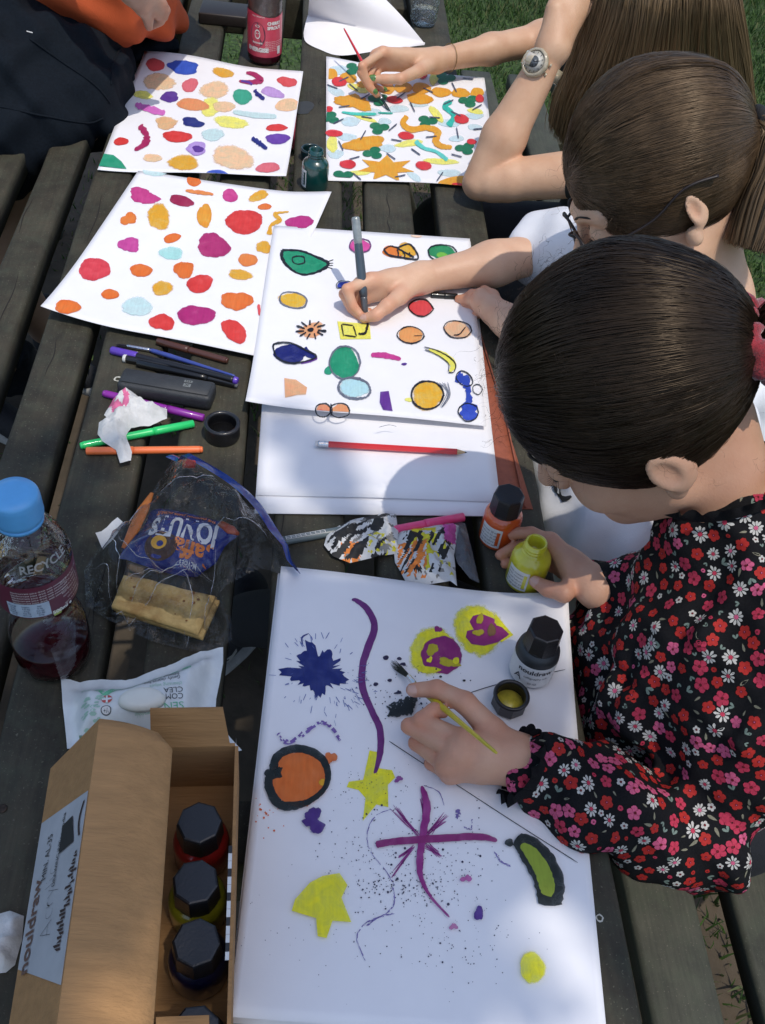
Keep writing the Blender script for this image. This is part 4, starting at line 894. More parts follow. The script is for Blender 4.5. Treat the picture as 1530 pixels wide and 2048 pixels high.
brush((784, 1325, .004), (816, 1352, .017), (830, 1368, .022), (993, 1506, .112), (196, 176, 30), 'yellow paintbrush in the hand over the splattered painting', r=.0030, bcol=(44, 46, 34), spread=.0045)
brush((782, 228, .001), (764, 198, .014), (757, 184, .020), (688, 57, .078), (206, 50, 60), 'thin red paintbrush in the hand with green nails', r=.0032, bcol=(30, 60, 66))
brush((232, 690, .0035), (254, 692, .0035), (300, 700, .0035), (470, 752, .0135), (60, 76, 150), 'slim blue and white paintbrush on top of the dark pens', r=.0030, bcol=(26, 26, 40))
# brush pen with grey water barrel
o = empty('brush_pen', U3((735, 648, .001)), 'grey water-filled brush pen in the hand over the fruit painting', 'brush pen')
pa, pb = U3((734, 660, .0015)), U3((711, 434, .118))
link('bristles', *along(pa, pb, [(0, .0003), (.03, .0016), (.07, .0026), (.09, .0024)], 12), m_print, o)
link('nib_holder', *along(pa, pb, [(.09, .0028), (.20, .0046), (.28, .0050), (.30, .0050)], 16), mat('smoke_plastic', (.09, .10, .11), .25, coat=.4), o)
link('barrel', *along(pa, pb, [(.30, .0052), (.36, .0060), (.5, .0064), (.66, .0060), (.76, .0056), (.765, .0056)], 20), mat('slate_barrel', S((66, 80, 90)), .32, coat=.3, var=.06), o)
link('end_section', *along(pa, pb, [(.7655, .0054), (.82, .0057), (.97, .0058), (.99, .0054), (1, .0045)], 20), mat('grey_translucent', S((150, 160, 162)), .3, var=.2, vscale=50, coat=.4), o)
felt_pen((915, 594, .0145), (862, 590, .0145), (20, 26, 26), 'dark green pen lying under the forearm on the fruit painting', r=.0048, capfrac=.5)
# red pencil
o = empty('pencil', U3((780, 893, .0065)), 'red hexagonal pencil with silver ferrule lying on the blank pad', 'pencil')
qa, qb = U3((630, 887, .0105)), U3((934, 905, .0098))
link('eraser', *along(qa, qb, [(0, .0031), (.004, .0034), (.022, .0034)], 16), mat('eraser', (.75, .72, .70), .7), o)
link('ferrule', *along(qa, qb, [(.018, .0036), (.03, .0038), (.035, .0035), (.045, .0038), (.05, .0035), (.06, .0038), (.085, .0038), (.087, .0036)], 18), m_metal, o)
link('shaft', *along(qa, qb, [(.087, .0037), (.095, .0038), (.93, .0038), (.932, .0037)], 6), mat('red_lacquer', S((212, 34, 28)), .28, coat=.6, var=.04), o, smooth=False)
link('sharpened_wood', *along(qa, qb, [(.932, .0036), (.985, .0011)], 14), mat('bare_wood', S((220, 184, 136)), .7, bump=.3), o)
link('lead', *along(qa, qb, [(.985, .00115), (1, .0002)], 10), m_capdark, o)
# grey printed ruler pen poking out of the wipes
o = felt_pen((566, 1082, .0048), (700, 1058, .0048), (92, 104, 106), 'grey pen with printed grid, half under the stained wipes', r=.0052, capfrac=.02)
mb = MB(); a, b = U3((572, 1076, .0102)), U3((650, 1062, .0102)); ex = (b - a).normalized(); ey = Vector((0, 0, 1)).cross(ex)
for i in range(9):
    p = a.lerp(b, i / 8); mb.add([p - ey * .002, p - ey * .002 + ex * .0006, p + ey * .002 + ex * .0006, p + ey * .002], [(0, 1, 2, 3)])
for s in (-.002, 0, .002): mb.add([a + ey * s, b + ey * s, b + ey * (s + .0004), a + ey * (s + .0004)], [(0, 1, 2, 3)])
mb.build('print', m_label, o)

def obox(a, b, w, h, bev=.003, seg=3):
    """bevelled box along a->b (world points on its underside centre line)"""
    d = (b - a); L = d.length; V, F = box((0, -w / 2, 0), (L, w / 2, h), bev, seg); ex = d.normalized(); ey = Vector((0, 0, 1)).cross(ex).normalized(); ez = ex.cross(ey)
    return [a + ex * v[0] + ey * v[1] + ez * v[2] for v in V], F
# spectacle case
a, b = U3((243, 776, .0005)), U3((428, 806, .0005)); m_case = mat('dark_grey_plastic', (0.028, 0.031, 0.034), .5, vscale=60, bump=.3, bscale=700)
o = empty('spectacle_case', a.lerp(b, .5), 'dark grey rounded case with two small stickers, below the row of pens', 'case')
V, F = obox(a, b, .034, .021, .007, 4); link('case_body', V, F, m_case, o)
V, F = obox(a + Vector((.004, 0, .0212)), b + Vector((-.004, 0, .0212)), .024, .0012, .0005, 1); link('lid', V, F, mat('case_lid', (0.034, 0.037, 0.040), .55, bump=.3, bscale=700), o)
s = MB(); s2_ = MB(); ex = (b - a).normalized(); ey = Vector((0, 0, 1)).cross(ex)
c = a.lerp(b, .72) + Vector((0, 0, .0227)) + ey * .006
s.add([c - ex * .005 - ey * .002, c + ex * .005 - ey * .002, c + ex * .005 + ey * .002, c - ex * .005 + ey * .002], [(0, 1, 2, 3)]); c2 = c - ey * .007
s.add([c2 - ex * .0045 - ey * .003, c2 + ex * .0045 - ey * .003, c2 + ex * .0045 + ey * .003, c2 - ex * .0045 + ey * .003], [(0, 1, 2, 3)])
st_ = s.build('sticker', mat('silver_sticker', S((120, 124, 122)), .4), o, smooth=False)
for i in range(3): s2_.add([c - ex * (.003 - i * .0025) - ey * .0012 + Vector((0, 0, .0004)), c - ex * (.002 - i * .0025) - ey * .0012 + Vector((0, 0, .0004)), c - ex * (.002 - i * .0025) + ey * .0012 + Vector((0, 0, .0004)), c - ex * (.003 - i * .0025) + ey * .0012 + Vector((0, 0, .0004))], [(0, 1, 2, 3)])
for sg in (-1, 1): s2_.add([c2 + ex * (-.003) + ey * .002 * sg + Vector((0, 0, .0004)), c2 + ex * (-.002) + ey * .002 * sg + Vector((0, 0, .0004)), c2 + ex * .003 - ey * .002 * sg + Vector((0, 0, .0004)), c2 + ex * .002 - ey * .002 * sg + Vector((0, 0, .0004))], [(0, 1, 2, 3) if sg > 0 else (3, 2, 1, 0)])
s2_.build('print', m_print, st_, smooth=False)

# -- crumpled tissue and paint-stained wipes
m_tis = mat('tissue', (0.74, 0.74, 0.72), .9, var=.06, vscale=60, bump=.4, bscale=350, trl=.15)
def stained(name, outl_, label, cat, mats, stain, amp=.016, sc=26, res=.0024, seed=0, h=.001, mid=1.0, group=None):
    W = [U(x, y, h) for x, y in outl_]
    def hf(x, y, d): e = min(1, d / .012); return h + e * (amp * mid * (.25 + .75 * max(0, rid(x, y, sc, seed)) ** 1.5)) + .002 * (1 - e) * max(0, mnoise.noise(Vector((x * 90, y * 90, seed))))
    V, F = patch(outl_, res, hf, h); mi = []
    A = np.array([[p.x, p.y, 1] for p in W]); Bx = np.array(outl_, float); X = np.linalg.lstsq(A, Bx, rcond=None)[0]
    for f in F:
        c = sum((Vector(V[i]) for i in f), Vector()) / len(f); q = np.array((c.x, c.y, 1)) @ X; mi.append(stain(q[0], q[1], c))
    o = link(name, V, F, mats, mi=mi); tag(o, label, cat, group); return o
def smear(x, y, sx, sy, seed, a=0.0): return mnoise.noise(Vector(((x * math.cos(a) + y * math.sin(a)) / sx, (-x * math.sin(a) + y * math.cos(a)) / sy, seed)))
m_sb, m_so, m_sy, m_sm, m_sg = [mat('stain_' + n_, S(c_), .7, var=.2, vscale=90, bump=.3) for n_, c_ in (('black', (34, 34, 34)), ('orange', (240, 136, 52)), ('yellow', (226, 216, 50)), ('pink', (214, 92, 170)), ('grey', (140, 138, 132)))]
def st1(x, y, c):
    if smear(x, y, 30, 9, 1.5, -.6) > .06 and 655 < x < 780 and y < 1120: return 1
    if smear(x, y, 22, 8, 4.1, -.6) > .22: return 5
    if 680 < x < 720 and 1095 < y < 1125 and smear(x, y, 8, 8, 2) > -.1: return 2
    if 735 < x < 790 and 1075 < y < 1110 and smear(x, y, 8, 8, 3) > .1: return 3
    return 0
stained('wet_wipe', [(655, 1065), (700, 1040), (770, 1026), (792, 1030), (797, 1070), (790, 1108), (760, 1112), (700, 1126), (665, 1112), (648, 1090)], 'crumpled white wipe smeared with black paint', 'wet wipe', [m_tis, m_sb, m_so, m_sy, m_sm, m_sg], st1, amp=.017, seed=2.2, h=.006)
def st2(x, y, c):
    if 885 < x < 912 and y < 1092 and smear(x, y, 12, 14, 9) > -.25: return 4
    if smear(x, y, 8, 22, 5.5, .5) > .15 and 800 < x < 900 and 1065 < y < 1150: return 1
    if 796 < x < 852 and 1092 < y < 1158 and smear(x, y, 6, 20, 7.7, .4) > -.08: return 2
    if 818 < x < 870 and 1058 < y < 1100 and smear(x, y, 14, 14, 6) > -.25: return 3
    if 850 < x < 905 and 1080 < y < 1155 and smear(x, y, 10, 14, 3.3) > .2: return 3
    if smear(x, y, 9, 9, 8.8) > .4: return 5
    return 0
stained('wet_wipe', [(800, 1062), (850, 1052), (905, 1046), (918, 1052), (908, 1110), (914, 1172), (900, 1162), (850, 1170), (812, 1164), (790, 1125), (786, 1090)], 'crumpled wipe stained orange, yellow, pink and black', 'wet wipe', [m_tis, m_sb, m_so, m_sy, m_sm, m_sg], st2, amp=.016, seed=5.2, h=.004)
m_pk = mat('stain_rose', S((214, 110, 150)), .8, var=.2)
stained('tissue', [(243, 782), (268, 786), (300, 812), (334, 818), (334, 838), (300, 852), (262, 856), (252, 872), (264, 905), (262, 922), (240, 926), (232, 900), (204, 882), (195, 868), (198, 846), (216, 838), (208, 830), (226, 800)], 'crumpled white tissue with pink stains lying across the felt pens', 'tissue', [m_tis, m_pk],
    lambda x, y, c: 1 if (smear(x, y, 9, 16, 3.2) > .12 and 218 < x < 262 and 795 < y < 838) else 0, amp=.020, sc=30, seed=9.1, h=.010, mid=1.1)
stained('tissue', [(-30, 1835), (20, 1822), (48, 1832), (44, 1880), (30, 1930), (12, 1945), (-30, 1950)], 'crumpled white tissue at the left of the cardboard box', 'tissue', [m_tis], lambda x, y, c: 0, amp=.03, sc=26, seed=4.4, h=.002)
# clear film under the pink pen
V, F = patch([(905, 1040), (930, 1050), (945, 1110), (958, 1168), (940, 1160), (915, 1130), (900, 1090)], .004, lambda x, y, d: .002 + min(1, d / .01) * .008 * rid(x, y, 30, 3))
o = link('plastic_film', V, F, clear_mat('film', (.9, .91, .93), 1.4, .12, .3, 60, milk=.10)); tag(o, 'scrap of clear plastic film between the wipes and the orange ink', 'plastic film')

# -- zip bag with snacks
bagO = [(345, 897), (400, 922), (470, 965), (520, 1010), (560, 1070), (600, 1135), (520, 1118), (452, 1150), (440, 1165), (462, 1215), (464, 1262), (430, 1284), (380, 1282), (300, 1262), (230, 1232), (168, 1192), (164, 1120), (196, 1072), (240, 1036), (290, 985)]
def baghf(x, y, d):
    e = min(1, d / .035); q = e * e * (3 - 2 * e)
    return .004 + q * .042 + (q + .15) * .020 * (rid(x, y, 17, 6.6, 4) - .4) + .010 * q * rid(x * .6 + y, y * .6 - x, 38, 2.2)
bV, bF = patch(bagO, .0072, baghf, .02)
bag = link('zip_bag', bV, bF, smooth=False, mats=clear_mat('bag_film', (.975, .98, .99), .75, .05, .5, 60, milk=.002)); tag(bag, 'clear zip bag with a blue seal holding snacks', 'plastic bag')
bb = bvh_of(bV, bF)
zV = []; zF = []; zl = [(346, 899), (400, 925), (470, 968), (520, 1014), (560, 1074), (602, 1138)]; q = catmull([Vector((*p, 0)) for p in zl], 6)
for i, p in enumerate(q):
    w = 13 if i < len(q) - 8 else 13 - (i - len(q) + 8); a = U3((p.x, p.y, .022)); b = U3((p.x - 15 * w / 13, p.y + 17 * w / 13, .022))
    hz = .034 if 3 < i < len(q) - 4 else .020
    zV += [Vector((a.x, a.y, TZ + hz - .006)), Vector((a.x * .5 + b.x * .5, a.y * .5 + b.y * .5, TZ + hz + .002 * math.sin(i))), Vector((b.x, b.y, TZ + hz + .004))]
for i in range(len(q) - 1):
    for k in (0, 1): zF.append((i * 3 + k, i * 3 + k + 1, i * 3 + k + 4, i * 3 + k + 3))
link('zip_seal', zV, zF, mat('blue_seal', S((22, 62, 150)), .25, coat=.5, trl=.2), bag)
p = U3((378, 928, .040)); link('slider', *box(p - Vector((.007, .004, .003)), p + Vector((.007, .004, .003)), .0015), mat('red_slider', S((210, 62, 40)), .35), bag)
# pale milky tubes along the folds: glints put in as colour
random.seed(5); cr = MB()
fl = [[(232, 1228), (300, 1168), (360, 1142), (430, 1136)], [(228, 1226), (320, 1190), (420, 1140)], [(250, 1180), (330, 1150), (400, 1160)], [(196, 1075), (240, 1120), (236, 1180)], [(300, 985), (262, 1050), (230, 1090)], [(430, 1100), (420, 1180), (410, 1240)], [(370, 1165), (380, 1210), (372, 1262)], [(440, 1020), (500, 1040), (560, 1090)], [(430, 1075), (500, 1060), (540, 1066)],
    [(350, 930), (420, 985), (450, 1010)], [(320, 985), (390, 975), (440, 960)], [(440, 1110), (480, 1090), (560, 1120)], [(180, 1110), (215, 1140), (222, 1185)], [(400, 1150), (440, 1200), (448, 1260)], [(240, 1100), (290, 1138), (360, 1150)], [(470, 1000), (455, 1050), (430, 1090)]]
for ln in fl[::2] + fl[1:6:2]:
    P_ = [U3((x, y, .035)) for x, y in ln]; P_ = catmull(P_, 9)
    P_ = [p + Vector((mnoise.noise(p * 60) * .006, mnoise.noise(p * 60 + Vector((9, 3, 1))) * .006, 0)) for p in P_]; P_ = drape(P_, bb, .0004); L_ = len(P_)
    cr.add(*tube(P_, [.0001 + .0004 * abs(math.sin(i * 1.3 + len(ln))) * math.sin(math.pi * i / (L_ - 1)) for i in range(L_)], 5, cap=False))
link('fold_glints', cr.v, cr.f, clear_mat('fold_highlight', (.9, .92, .95), 2.5, .12, milk=.2), bag)
# biscuits
m_bis = mat('cracker', S((222, 186, 116)), .85, var=.14, vscale=50, col2=S((168, 124, 66)), bump=.7, bscale=180)
m_bed = mat('toasted', S((150, 96, 46)), .9, var=.2, bump=.5)
for k, (dx, dz, lb) in enumerate([(0, .003, 'square cream cracker underneath in the zip bag'), (.003, .0125, 'square cream cracker in the middle of the stack in the zip bag'), (-.002, .022, 'square cream cracker on top of the stack in the zip bag')]):
    C = [U3((x, y, dz)) for x, y in [(252, 1158), (434, 1202), (400, 1276), (228, 1222)]]; n = 18; V = []; F = []
    cen = sum(C, Vector()) / 4; ct = cen + Vector((dx, -dx, 0))
    for lay in (0, 1):
        for j in range(n + 1):
            for i in range(n + 1):
                a, b = i / n, j / n; p = C[0] * (1 - a) * (1 - b) + C[1] * a * (1 - b) + C[2] * a * b + C[3] * (1 - a) * b + Vector((dx, -dx, 0))
                ed = min(a, 1 - a, b, 1 - b); hz = (.0072 + .0024 * mnoise.noise(p * 70) - (.002 if (i % 4 == 2 and j % 4 == 2) else 0) - (.0018 if ed == 0 else 0)) if lay else 0
                V.append((p.x, p.y, p.z + hz))
    N1 = (n + 1) ** 2; I = lambda i, j: j * (n + 1) + i
    for j in range(n):
        for i in range(n): q4 = (I(i, j + 1), I(i + 1, j + 1), I(i + 1, j), I(i, j)); F.append(tuple(N1 + v for v in q4)); F.append(q4[::-1])
    for i in range(n):
        for (a, b) in ((I(i, n), I(i + 1, n)), (I(i + 1, 0), I(i, 0)), (I(0, i), I(0, i + 1)), (I(n, i + 1), I(n, i))): F.append((a, b, b + N1, a + N1))
    o = link('cracker', V, F, m_bis); tag(o, lb, 'cracker', 'crackers in the zip bag'); hb = MB()
    for _ in range(10):
        a, b = random.uniform(.1, .9), random.uniform(.1, .9); p = C[0] * (1 - a) * (1 - b) + C[1] * a * (1 - b) + C[2] * a * b + C[3] * (1 - a) * b + Vector((dx, -dx, .0098)); r = random.uniform(.0008, .002)
        hb.add([p + Vector((r * math.cos(t), r * math.sin(t), 0)) for t in [i * 1.05 for i in range(6)]], [tuple(range(6))])
    hb.build('scorch_marks', m_bed, o)
# snack wrapper
wO = [(318, 1008), (360, 1014), (420, 1028), (468, 1046), (474, 1062), (448, 1085), (430, 1118), (392, 1142), (340, 1138), (280, 1120), (236, 1104), (252, 1076), (280, 1050), (300, 1010)]
wV, wF = patch(wO, .004, lambda x, y, d: .004 + .022 * min(1, d / .03) ** .6 + .004 * rid(x, y, 30, 1.1), .015)
m_wrap = mat('blue_wrapper', S((28, 40, 124)), .22, var=.2, vscale=40, coat=.5, bump=.35, bscale=90)
wr = link('snack_wrapper', wV, wF, m_wrap); tag(wr, 'dark blue snack wrapper with upside-down lettering inside the zip bag', 'snack wrapper')
wb_ = bvh_of(wV, wF)
def wtext(s, px0, px1, size, m, bold=0, lift=.0006, name='lettering'):
    a, b = U3((*px0, .022)), U3((*px1, .022)); ex = (b - a).normalized(); ex.z = 0; ey = Vector((0, 0, 1)).cross(ex); t = MB(); text_on(t, s, a.lerp(b, .5), ex, ey, size, 0, 0, bold, (b - a).length)
    link(name, drape(t.v, wb_, lift), t.f, m, wr)
m_wwht, m_worg = mat('white_print', (.8, .8, .8), .4), mat('orange_print', S((238, 130, 40)), .4)
wtext('JONUTS', (436, 1070), (300, 1052), .036, m_wwht, .0014); wtext('Jaffa', (420, 1106), (346, 1094), .026, m_worg, .0008); wtext('THE ORIGINAL JAFFA DONUT', (432, 1040), (314, 1024), .0075, m_worg, .0002); wtext("McVitie's", (392, 1124), (358, 1118), .007, m_wwht, .0001)
for (cx, cy, r, mm, lf) in [(322, 1092, .017, mat('chocolate', S((74, 44, 24)), .5, var=.3, vscale=120), .0004), (318, 1087, .008, mat('jelly', S((238, 176, 40)), .3), .0007), (320, 1089, .0035, m_wrap, .001)]:
    p = U3((cx, cy, .022)); n = 24; V = [p] + [p + Vector((r * math.cos(2 * math.pi * i / n), r * .85 * math.sin(2 * math.pi * i / n), 0)) for i in range(n)] + [p + Vector((r * .5 * math.cos(2 * math.pi * i / n), r * .42 * math.sin(2 * math.pi * i / n), 0)) for i in range(n)]
    F = [(0, n + 1 + i, n + 1 + (i + 1) % n) for i in range(n)] + [(n + 1 + i, 1 + i, 1 + (i + 1) % n, n + 1 + (i + 1) % n) for i in range(n)]
    link('doughnut_picture', drape(V, wb_, lf), F, mm, wr)
o = link('torn_strip', *tube([U3((304, 986, .034)), U3((286, 1020, .036)), U3((268, 1058, .034)), (U3((246, 1096, .028)))], [.002, .006, .006, .002], 8, flat=.35), m_worg, wr)
link('torn_strip', *tube([U3((440, 1046, .03)), U3((462, 1060, .032)), U3((478, 1068, .028))], [.004, .006, .002], 8, flat=.4), mat('rust_foil', S((170, 70, 30)), .3, coat=.4), wr)
# white paper scrap inside the bag
link('paper_scrap', *patch([(192, 1072), (236, 1040), (250, 1052), (206, 1100)], .006, lambda x, y, d: .02 + .006 * rid(x, y, 40, 2), .02), m_tis, bag)

# -- drink bottles
def pet(px, prof, label, cat='drink bottle', mt=None, ribs=None, n=48):
    p = U(px[0], px[1], 0); base = (p.x, p.y, TZ + .0006); o = empty('drink_bottle', base, label, cat)
    link('bottle_wall', *lathe(prof, base, n, cap1=False, rib=ribs), mt or m_clear, o); return o, base
m_liq = mat('red_squash', (0.14, 0.008, 0.018), .12, var=.3, vscale=20, coat=.5, trl=.35)
profL = [(r_ * 1.05, z_ * 1.045) for r_, z_ in [(.022, 0), (.029, .001), (.0325, .006), (.0335, .02), (.0335, .045), (.031, .062), (.0272, .076), (.0262, .084), (.0268, .090), (.0318, .099), (.0322, .101), (.0322, .142), (.0328, .144), (.0325, .150), (.030, .160), (.025, .172), (.018, .183), (.0138, .189), (.0135, .194)]]
o, bs = pet((112, 1310), profL, 'hourglass plastic bottle with a blue cap and red drink at the left edge')
link('drink', *lathe([(.022, .0015), (.0294, .002), (.033, .0073), (.0341, .021), (.0341, .034), (.0338, .038)], bs, 40), m_liq, o)
m_lab = mat('wine_label', S((96, 40, 58)), .4, var=.06, coat=.2)
lb = MB(); lb.add(*lathe([(.0343, .1060), (.0345, .1076), (.0345, .1453), (.0343, .1468)], bs, 48, cap0=False, cap1=False)); L = lb.build('label', m_lab, o)
t = MB()
for i in range(5): cyl_text(t, 'blackcurrant juice drink with sweeteners', bs, .0349, .141 - i * .0033, -1.15, .0030)
for i in range(7): cyl_text(t, random.choice(['per 100ml energy', 'serve chilled', 'store in a cool dry', 'best before see cap']), bs, .0349, .140 - i * .0047, -.3, .0032)
cyl_text(t, '500ml e', bs, .0349, .108, -.72, .006, bold=.0002); t.build('print', m_label, L)
t = MB(); cyl_label(t, bs, .0348, .108, .126, -2.05, -1.02); pn = t.build('nutrition_panel', mat('pale_panel', S((176, 190, 206)), .5), L)
t = MB()
for i in range(5):
    for k in range(3): cyl_text(t, random.choice(['Energy', 'Fat 0g', '0.5g', '21kJ', 'Salt', 'Sugars']), bs, .0352, .111 + i * .0030, -1.9 + k * .32, .0026)
t.build('print', mat('navy_print', S((40, 50, 90)), .5), pn)
t = MB(); cyl_label(t, bs, .0348, .1035, .109, -.98, -.78); t.build('swatch', mat('lime_panel', S((170, 180, 90)), .5), L)
t = MB(); cyl_text(t, 'RECYCLE', bs, .0317, .167, -.85, .0105, bold=.0003)
V = [Vector(v) for v in t.v]
for i, v in enumerate(V): z = v.z - bs[2]; rr = np.interp(z, [.156, .167, .180], [.0345, .0320, .0268]); d = Vector((v.x - bs[0], v.y - bs[1], 0)).normalized(); V[i] = Vector((bs[0], bs[1], v.z)) + d * rr
link('embossed_lettering', V, t.f, clear_mat('embossed', (.7, .7, .7), 2.5, .15, milk=.25), o)
m_bcap = mat('blue_cap', S((92, 166, 222)), .4, var=.04, coat=.15)
cp = MB(); cp.add(*lathe([(.0186, .1985), (.0198, .200), (.0203, .204), (.0200, .2175), (.0196, .2230), (.0180, .2255), (.011, .2262)], bs, 120, rib=lambda k, j: (-.022 if (k % 2 and 1 < j < 5) else 0))); cp.build('bottle_cap', m_bcap, o)
link('cap_ring', *lathe([(.0174, .1940), (.0190, .1944), (.0190, .1975), (.0176, .198)], bs, 48), m_bcap, o)
# orange strip beside it
o = empty('orange_strip', U3((48, 1260)), 'thin curl of orange peel beside the hourglass bottle', 'orange peel'); m_peel = mat('peel', S((214, 116, 36)), .6, var=.15, bump=.4)
link('curl', *tube(catmull([U3((36, 1206, .012)), U3((38, 1240, .008)), U3((46, 1280, .006)), U3((62, 1314, .004))], 5), [.002] + [.0035] * 14 + [.0022], 8, flat=.4), m_peel, o)
link('curl', *tube([U3((38, 1208, .012)), U3((50, 1212, .014)), U3((64, 1226, .010))], [.0025, .003, .001], 8, flat=.4), m_peel, o)
# pink juice bottle at the top
profR = [(.022, 0), (.0285, .001), (.0312, .006), (.0316, .012), (.0316, .105), (.0310, .112), (.0290, .135), (.024, .155), (.0165, .170), (.0145, .176), (.0145, .19)]
o, bs = pet((529, 120), profR, 'tall smoothie bottle with a pink label behind the far left painting')
link('drink', *lathe([(.021, .0015), (.0275, .002), (.0300, .007), (.0306, .02), (.0306, .035)], bs, 40), mat('pink_juice', S((140, 44, 66)), .2, var=.15, coat=.4), o)
link('upper_drink', *lathe([(.0300, .036), (.0304, .10), (.0285, .13), (.0230, .152)], bs, 40), mat('cloudy_residue', S((150, 128, 118)), .5, var=.15, vscale=40, coat=.3), o)
lb = MB(); n = 64; V = []; F = []
for j, z in enumerate((.017, .0172, 1)):
    for i in range(n): t_ = 2 * math.pi * i / n; zz = z if z < 1 else .092 + .004 * math.sin(t_ * 2 + .5); r = .0321; V.append((bs[0] + r * math.cos(t_), bs[1] + r * math.sin(t_), bs[2] + zz))
for j in range(2):
    for i in range(n): i2 = (i + 1) % n; F.append((j * n + i, j * n + i2, (j + 1) * n + i2, (j + 1) * n + i))
L = link('label', V, F, mat('rose_label', S((196, 64, 86)), .4, var=.05, coat=.3), o)
t = MB(); cyl_text(t, 'ENERGISE', bs, .0326, .030, -1.95, .0098, bold=.0006); cyl_text(t, 'THE ORIGINAL', bs, .0326, .089, -1.9, .0038); cyl_text(t, 'CHERRY', bs, .0326, .078, -.95, .0075, bold=.0004); cyl_text(t, 'SPROUT', bs, .0326, .070, -.95, .0075, bold=.0004)
cyl_text(t, 'innocent', bs, .0328, .043, -1.95, .0056, bold=.0002)
for i in range(6): cyl_text(t, 'apple juice cherries and strawberries', bs, .0326, .046 - i * .0032, -.9, .0026)
t.build('print', m_label, L)
t = MB(); cyl_label(t, bs, .0325, .036, .080, -2.45, -1.50, n=20); 
V = []; N_ = 28
for i in range(N_): a_ = 2 * math.pi * i / N_; ang = -1.95 + .47 * math.cos(a_); V.append((bs[0] + .0324 * math.cos(ang), bs[1] + .0324 * math.sin(ang), bs[2] + .057 + .022 * math.sin(a_)))
link('round_badge', V, [tuple(range(N_))], mat('plum_badge', S((112, 44, 66)), .4), L)
t = MB()
def ringmark(ca, cz, ra, rz, w, k=24):
    V = []; F = []
    for i in range(k):
        a_ = 2 * math.pi * i / k
        for s_ in (1, 1 - w): ang = ca + ra / .0328 * s_ * math.cos(a_); V.append((bs[0] + .0328 * math.cos(ang), bs[1] + .0328 * math.sin(ang), bs[2] + cz + rz * s_ * math.sin(a_)))
    for i in range(k): j = (i + 1) % k; F.append((2 * i, 2 * j, 2 * j + 1, 2 * i + 1))
    t.add(V, F)
ringmark(-1.95, .0725, .0045, .0022, .35); ringmark(-1.95, .058, .0055, .0085, .25); ringmark(-2.01, .0595, .001, .001, .9, 8); ringmark(-1.89, .0595, .001, .001, .9, 8)
t.build('face_logo', m_label, L)
t = MB(); cyl_label(t, bs, .0327, .022, .036, -.72, -.5); t.build('barcode', m_label, L)
# small water bottle
profW = [(.018, 0), (.0235, .0015), (.027, .007), (.0285, .014), (.0275, .022), (.0285, .030), (.0272, .037), (.0285, .044), (.0275, .052), (.0285, .06), (.0275, .068), (.0285, .085), (.0285, .10), (.024, .125), (.014, .145), (.0125, .16)]
o, bs = pet((846, 48), profW, 'crinkled clear water bottle at the far end by the white folded sheet', mt=clear_mat('crinkle_clear', (.90, .92, .92), 2.2, .06, .9, 70, milk=.05), ribs=lambda k, j: .03 * math.sin(k * .785 * 1.0) * (j < 4) + random.uniform(-.012, .012))
link('water', *lathe([(.017, .002), (.0225, .003), (.026, .008), (.0272, .015), (.0265, .03)], bs, 40), clear_mat('water', (.86, .90, .90), 1.6, .02, .5, 60), o)
link('bottle_cap', *lathe([(.0145, .152), (.015, .153), (.015, .168), (.0135, .170)], bs, 40), m_label, o)

# -- folded white sheet at the far end
V = []; F = []; n = 16
f0, f1 = U3((616, 30, .012)), U3((850, 88, .002)); q0, q1 = U3((606, 74, .003)), U3((682, 110, .001))
prow = [U3((607, 66, .004)), U3((612, 84, .003)), U3((640, 99, .0015)), U3((682, 111, .001)), U3((760, 101, .001)), U3((849, 90, .001))]
prow = catmull(prow, 5); m_ = len(prow)
for j in range(n + 1):
    for i in range(m_):
        t_ = j / n; a = prow[i]; b = f0.lerp(f1, i / (m_ - 1)); p = a.lerp(b, t_); p.z += .004 * math.sin(math.pi * t_); V.append(p)
up0, up1 = U3((622, -40, .105)), U3((752, -20, .07))
for j in range(1, n + 1):
    for i in range(m_):
        t_ = j / n; a = f0.lerp(f1, i / (m_ - 1)); b = up0.lerp(up1, i / (m_ - 1)); p = a.lerp(b, t_); p.z += .004 * math.sin(math.pi * t_); V.append(p)
for j in range(2 * n):
    for i in range(m_ - 1): k = j * m_ + i; F.append((k, k + 1, k + m_ + 1, k + m_))
o = link('folded_sheet', V, F, M_PAPER); tag(o, 'white sheet folded up like an envelope at the far end of the table', 'sheet of paper')

# -- wet wipes pack
pkO = [(120, 1352), (138, 1350), (158, 1356), (200, 1352), (250, 1354), (330, 1326), (400, 1296), (446, 1288), (446, 1320), (432, 1390), (430, 1430), (484, 1494), (430, 1500), (300, 1496), (132, 1490), (124, 1410)]
def pkh(x, y, d):
    e = min(1, max(0, d - .006) / .022); q = U(285, 1400, .03); b = math.exp(-(((x - q.x) / .03) ** 2 + ((y - q.y) / .018) ** 2)); return .003 + .030 * e * e * (3 - 2 * e) * (.8 + .25 * b) + .0035 * rid(x, y, 26, 3.3) * (.5 + .5 * (1 - e)) + .0012 * rid(x, y, 90, 1.3)
pV, pF = patch(pkO, .0034, pkh, .012)
pk = link('wipes_pack', pV, pF, mat('white_foil', (.66, .70, .70), .35, var=.05, coat=.35, bump=.25, bscale=120)); tag(pk, 'white and green pack of cleansing wipes behind the cardboard box', 'wipes pack')
pb_ = bvh_of(pV, pF)
def ptext(s, px0, px1, size, m, bold=0, lift=.0006, name='lettering'):
    a, b = U3((*px0, .03)), U3((*px1, .03)); ex = (b - a); ex.z = 0; ex.normalize(); ey = Vector((0, 0, 1)).cross(ex); t = MB(); text_on(t, s, a.lerp(b, .5), ex, ey, size, 0, 0, bold, (b - a).length); link(name, drape(t.v, pb_, lift), t.f, m, pk)
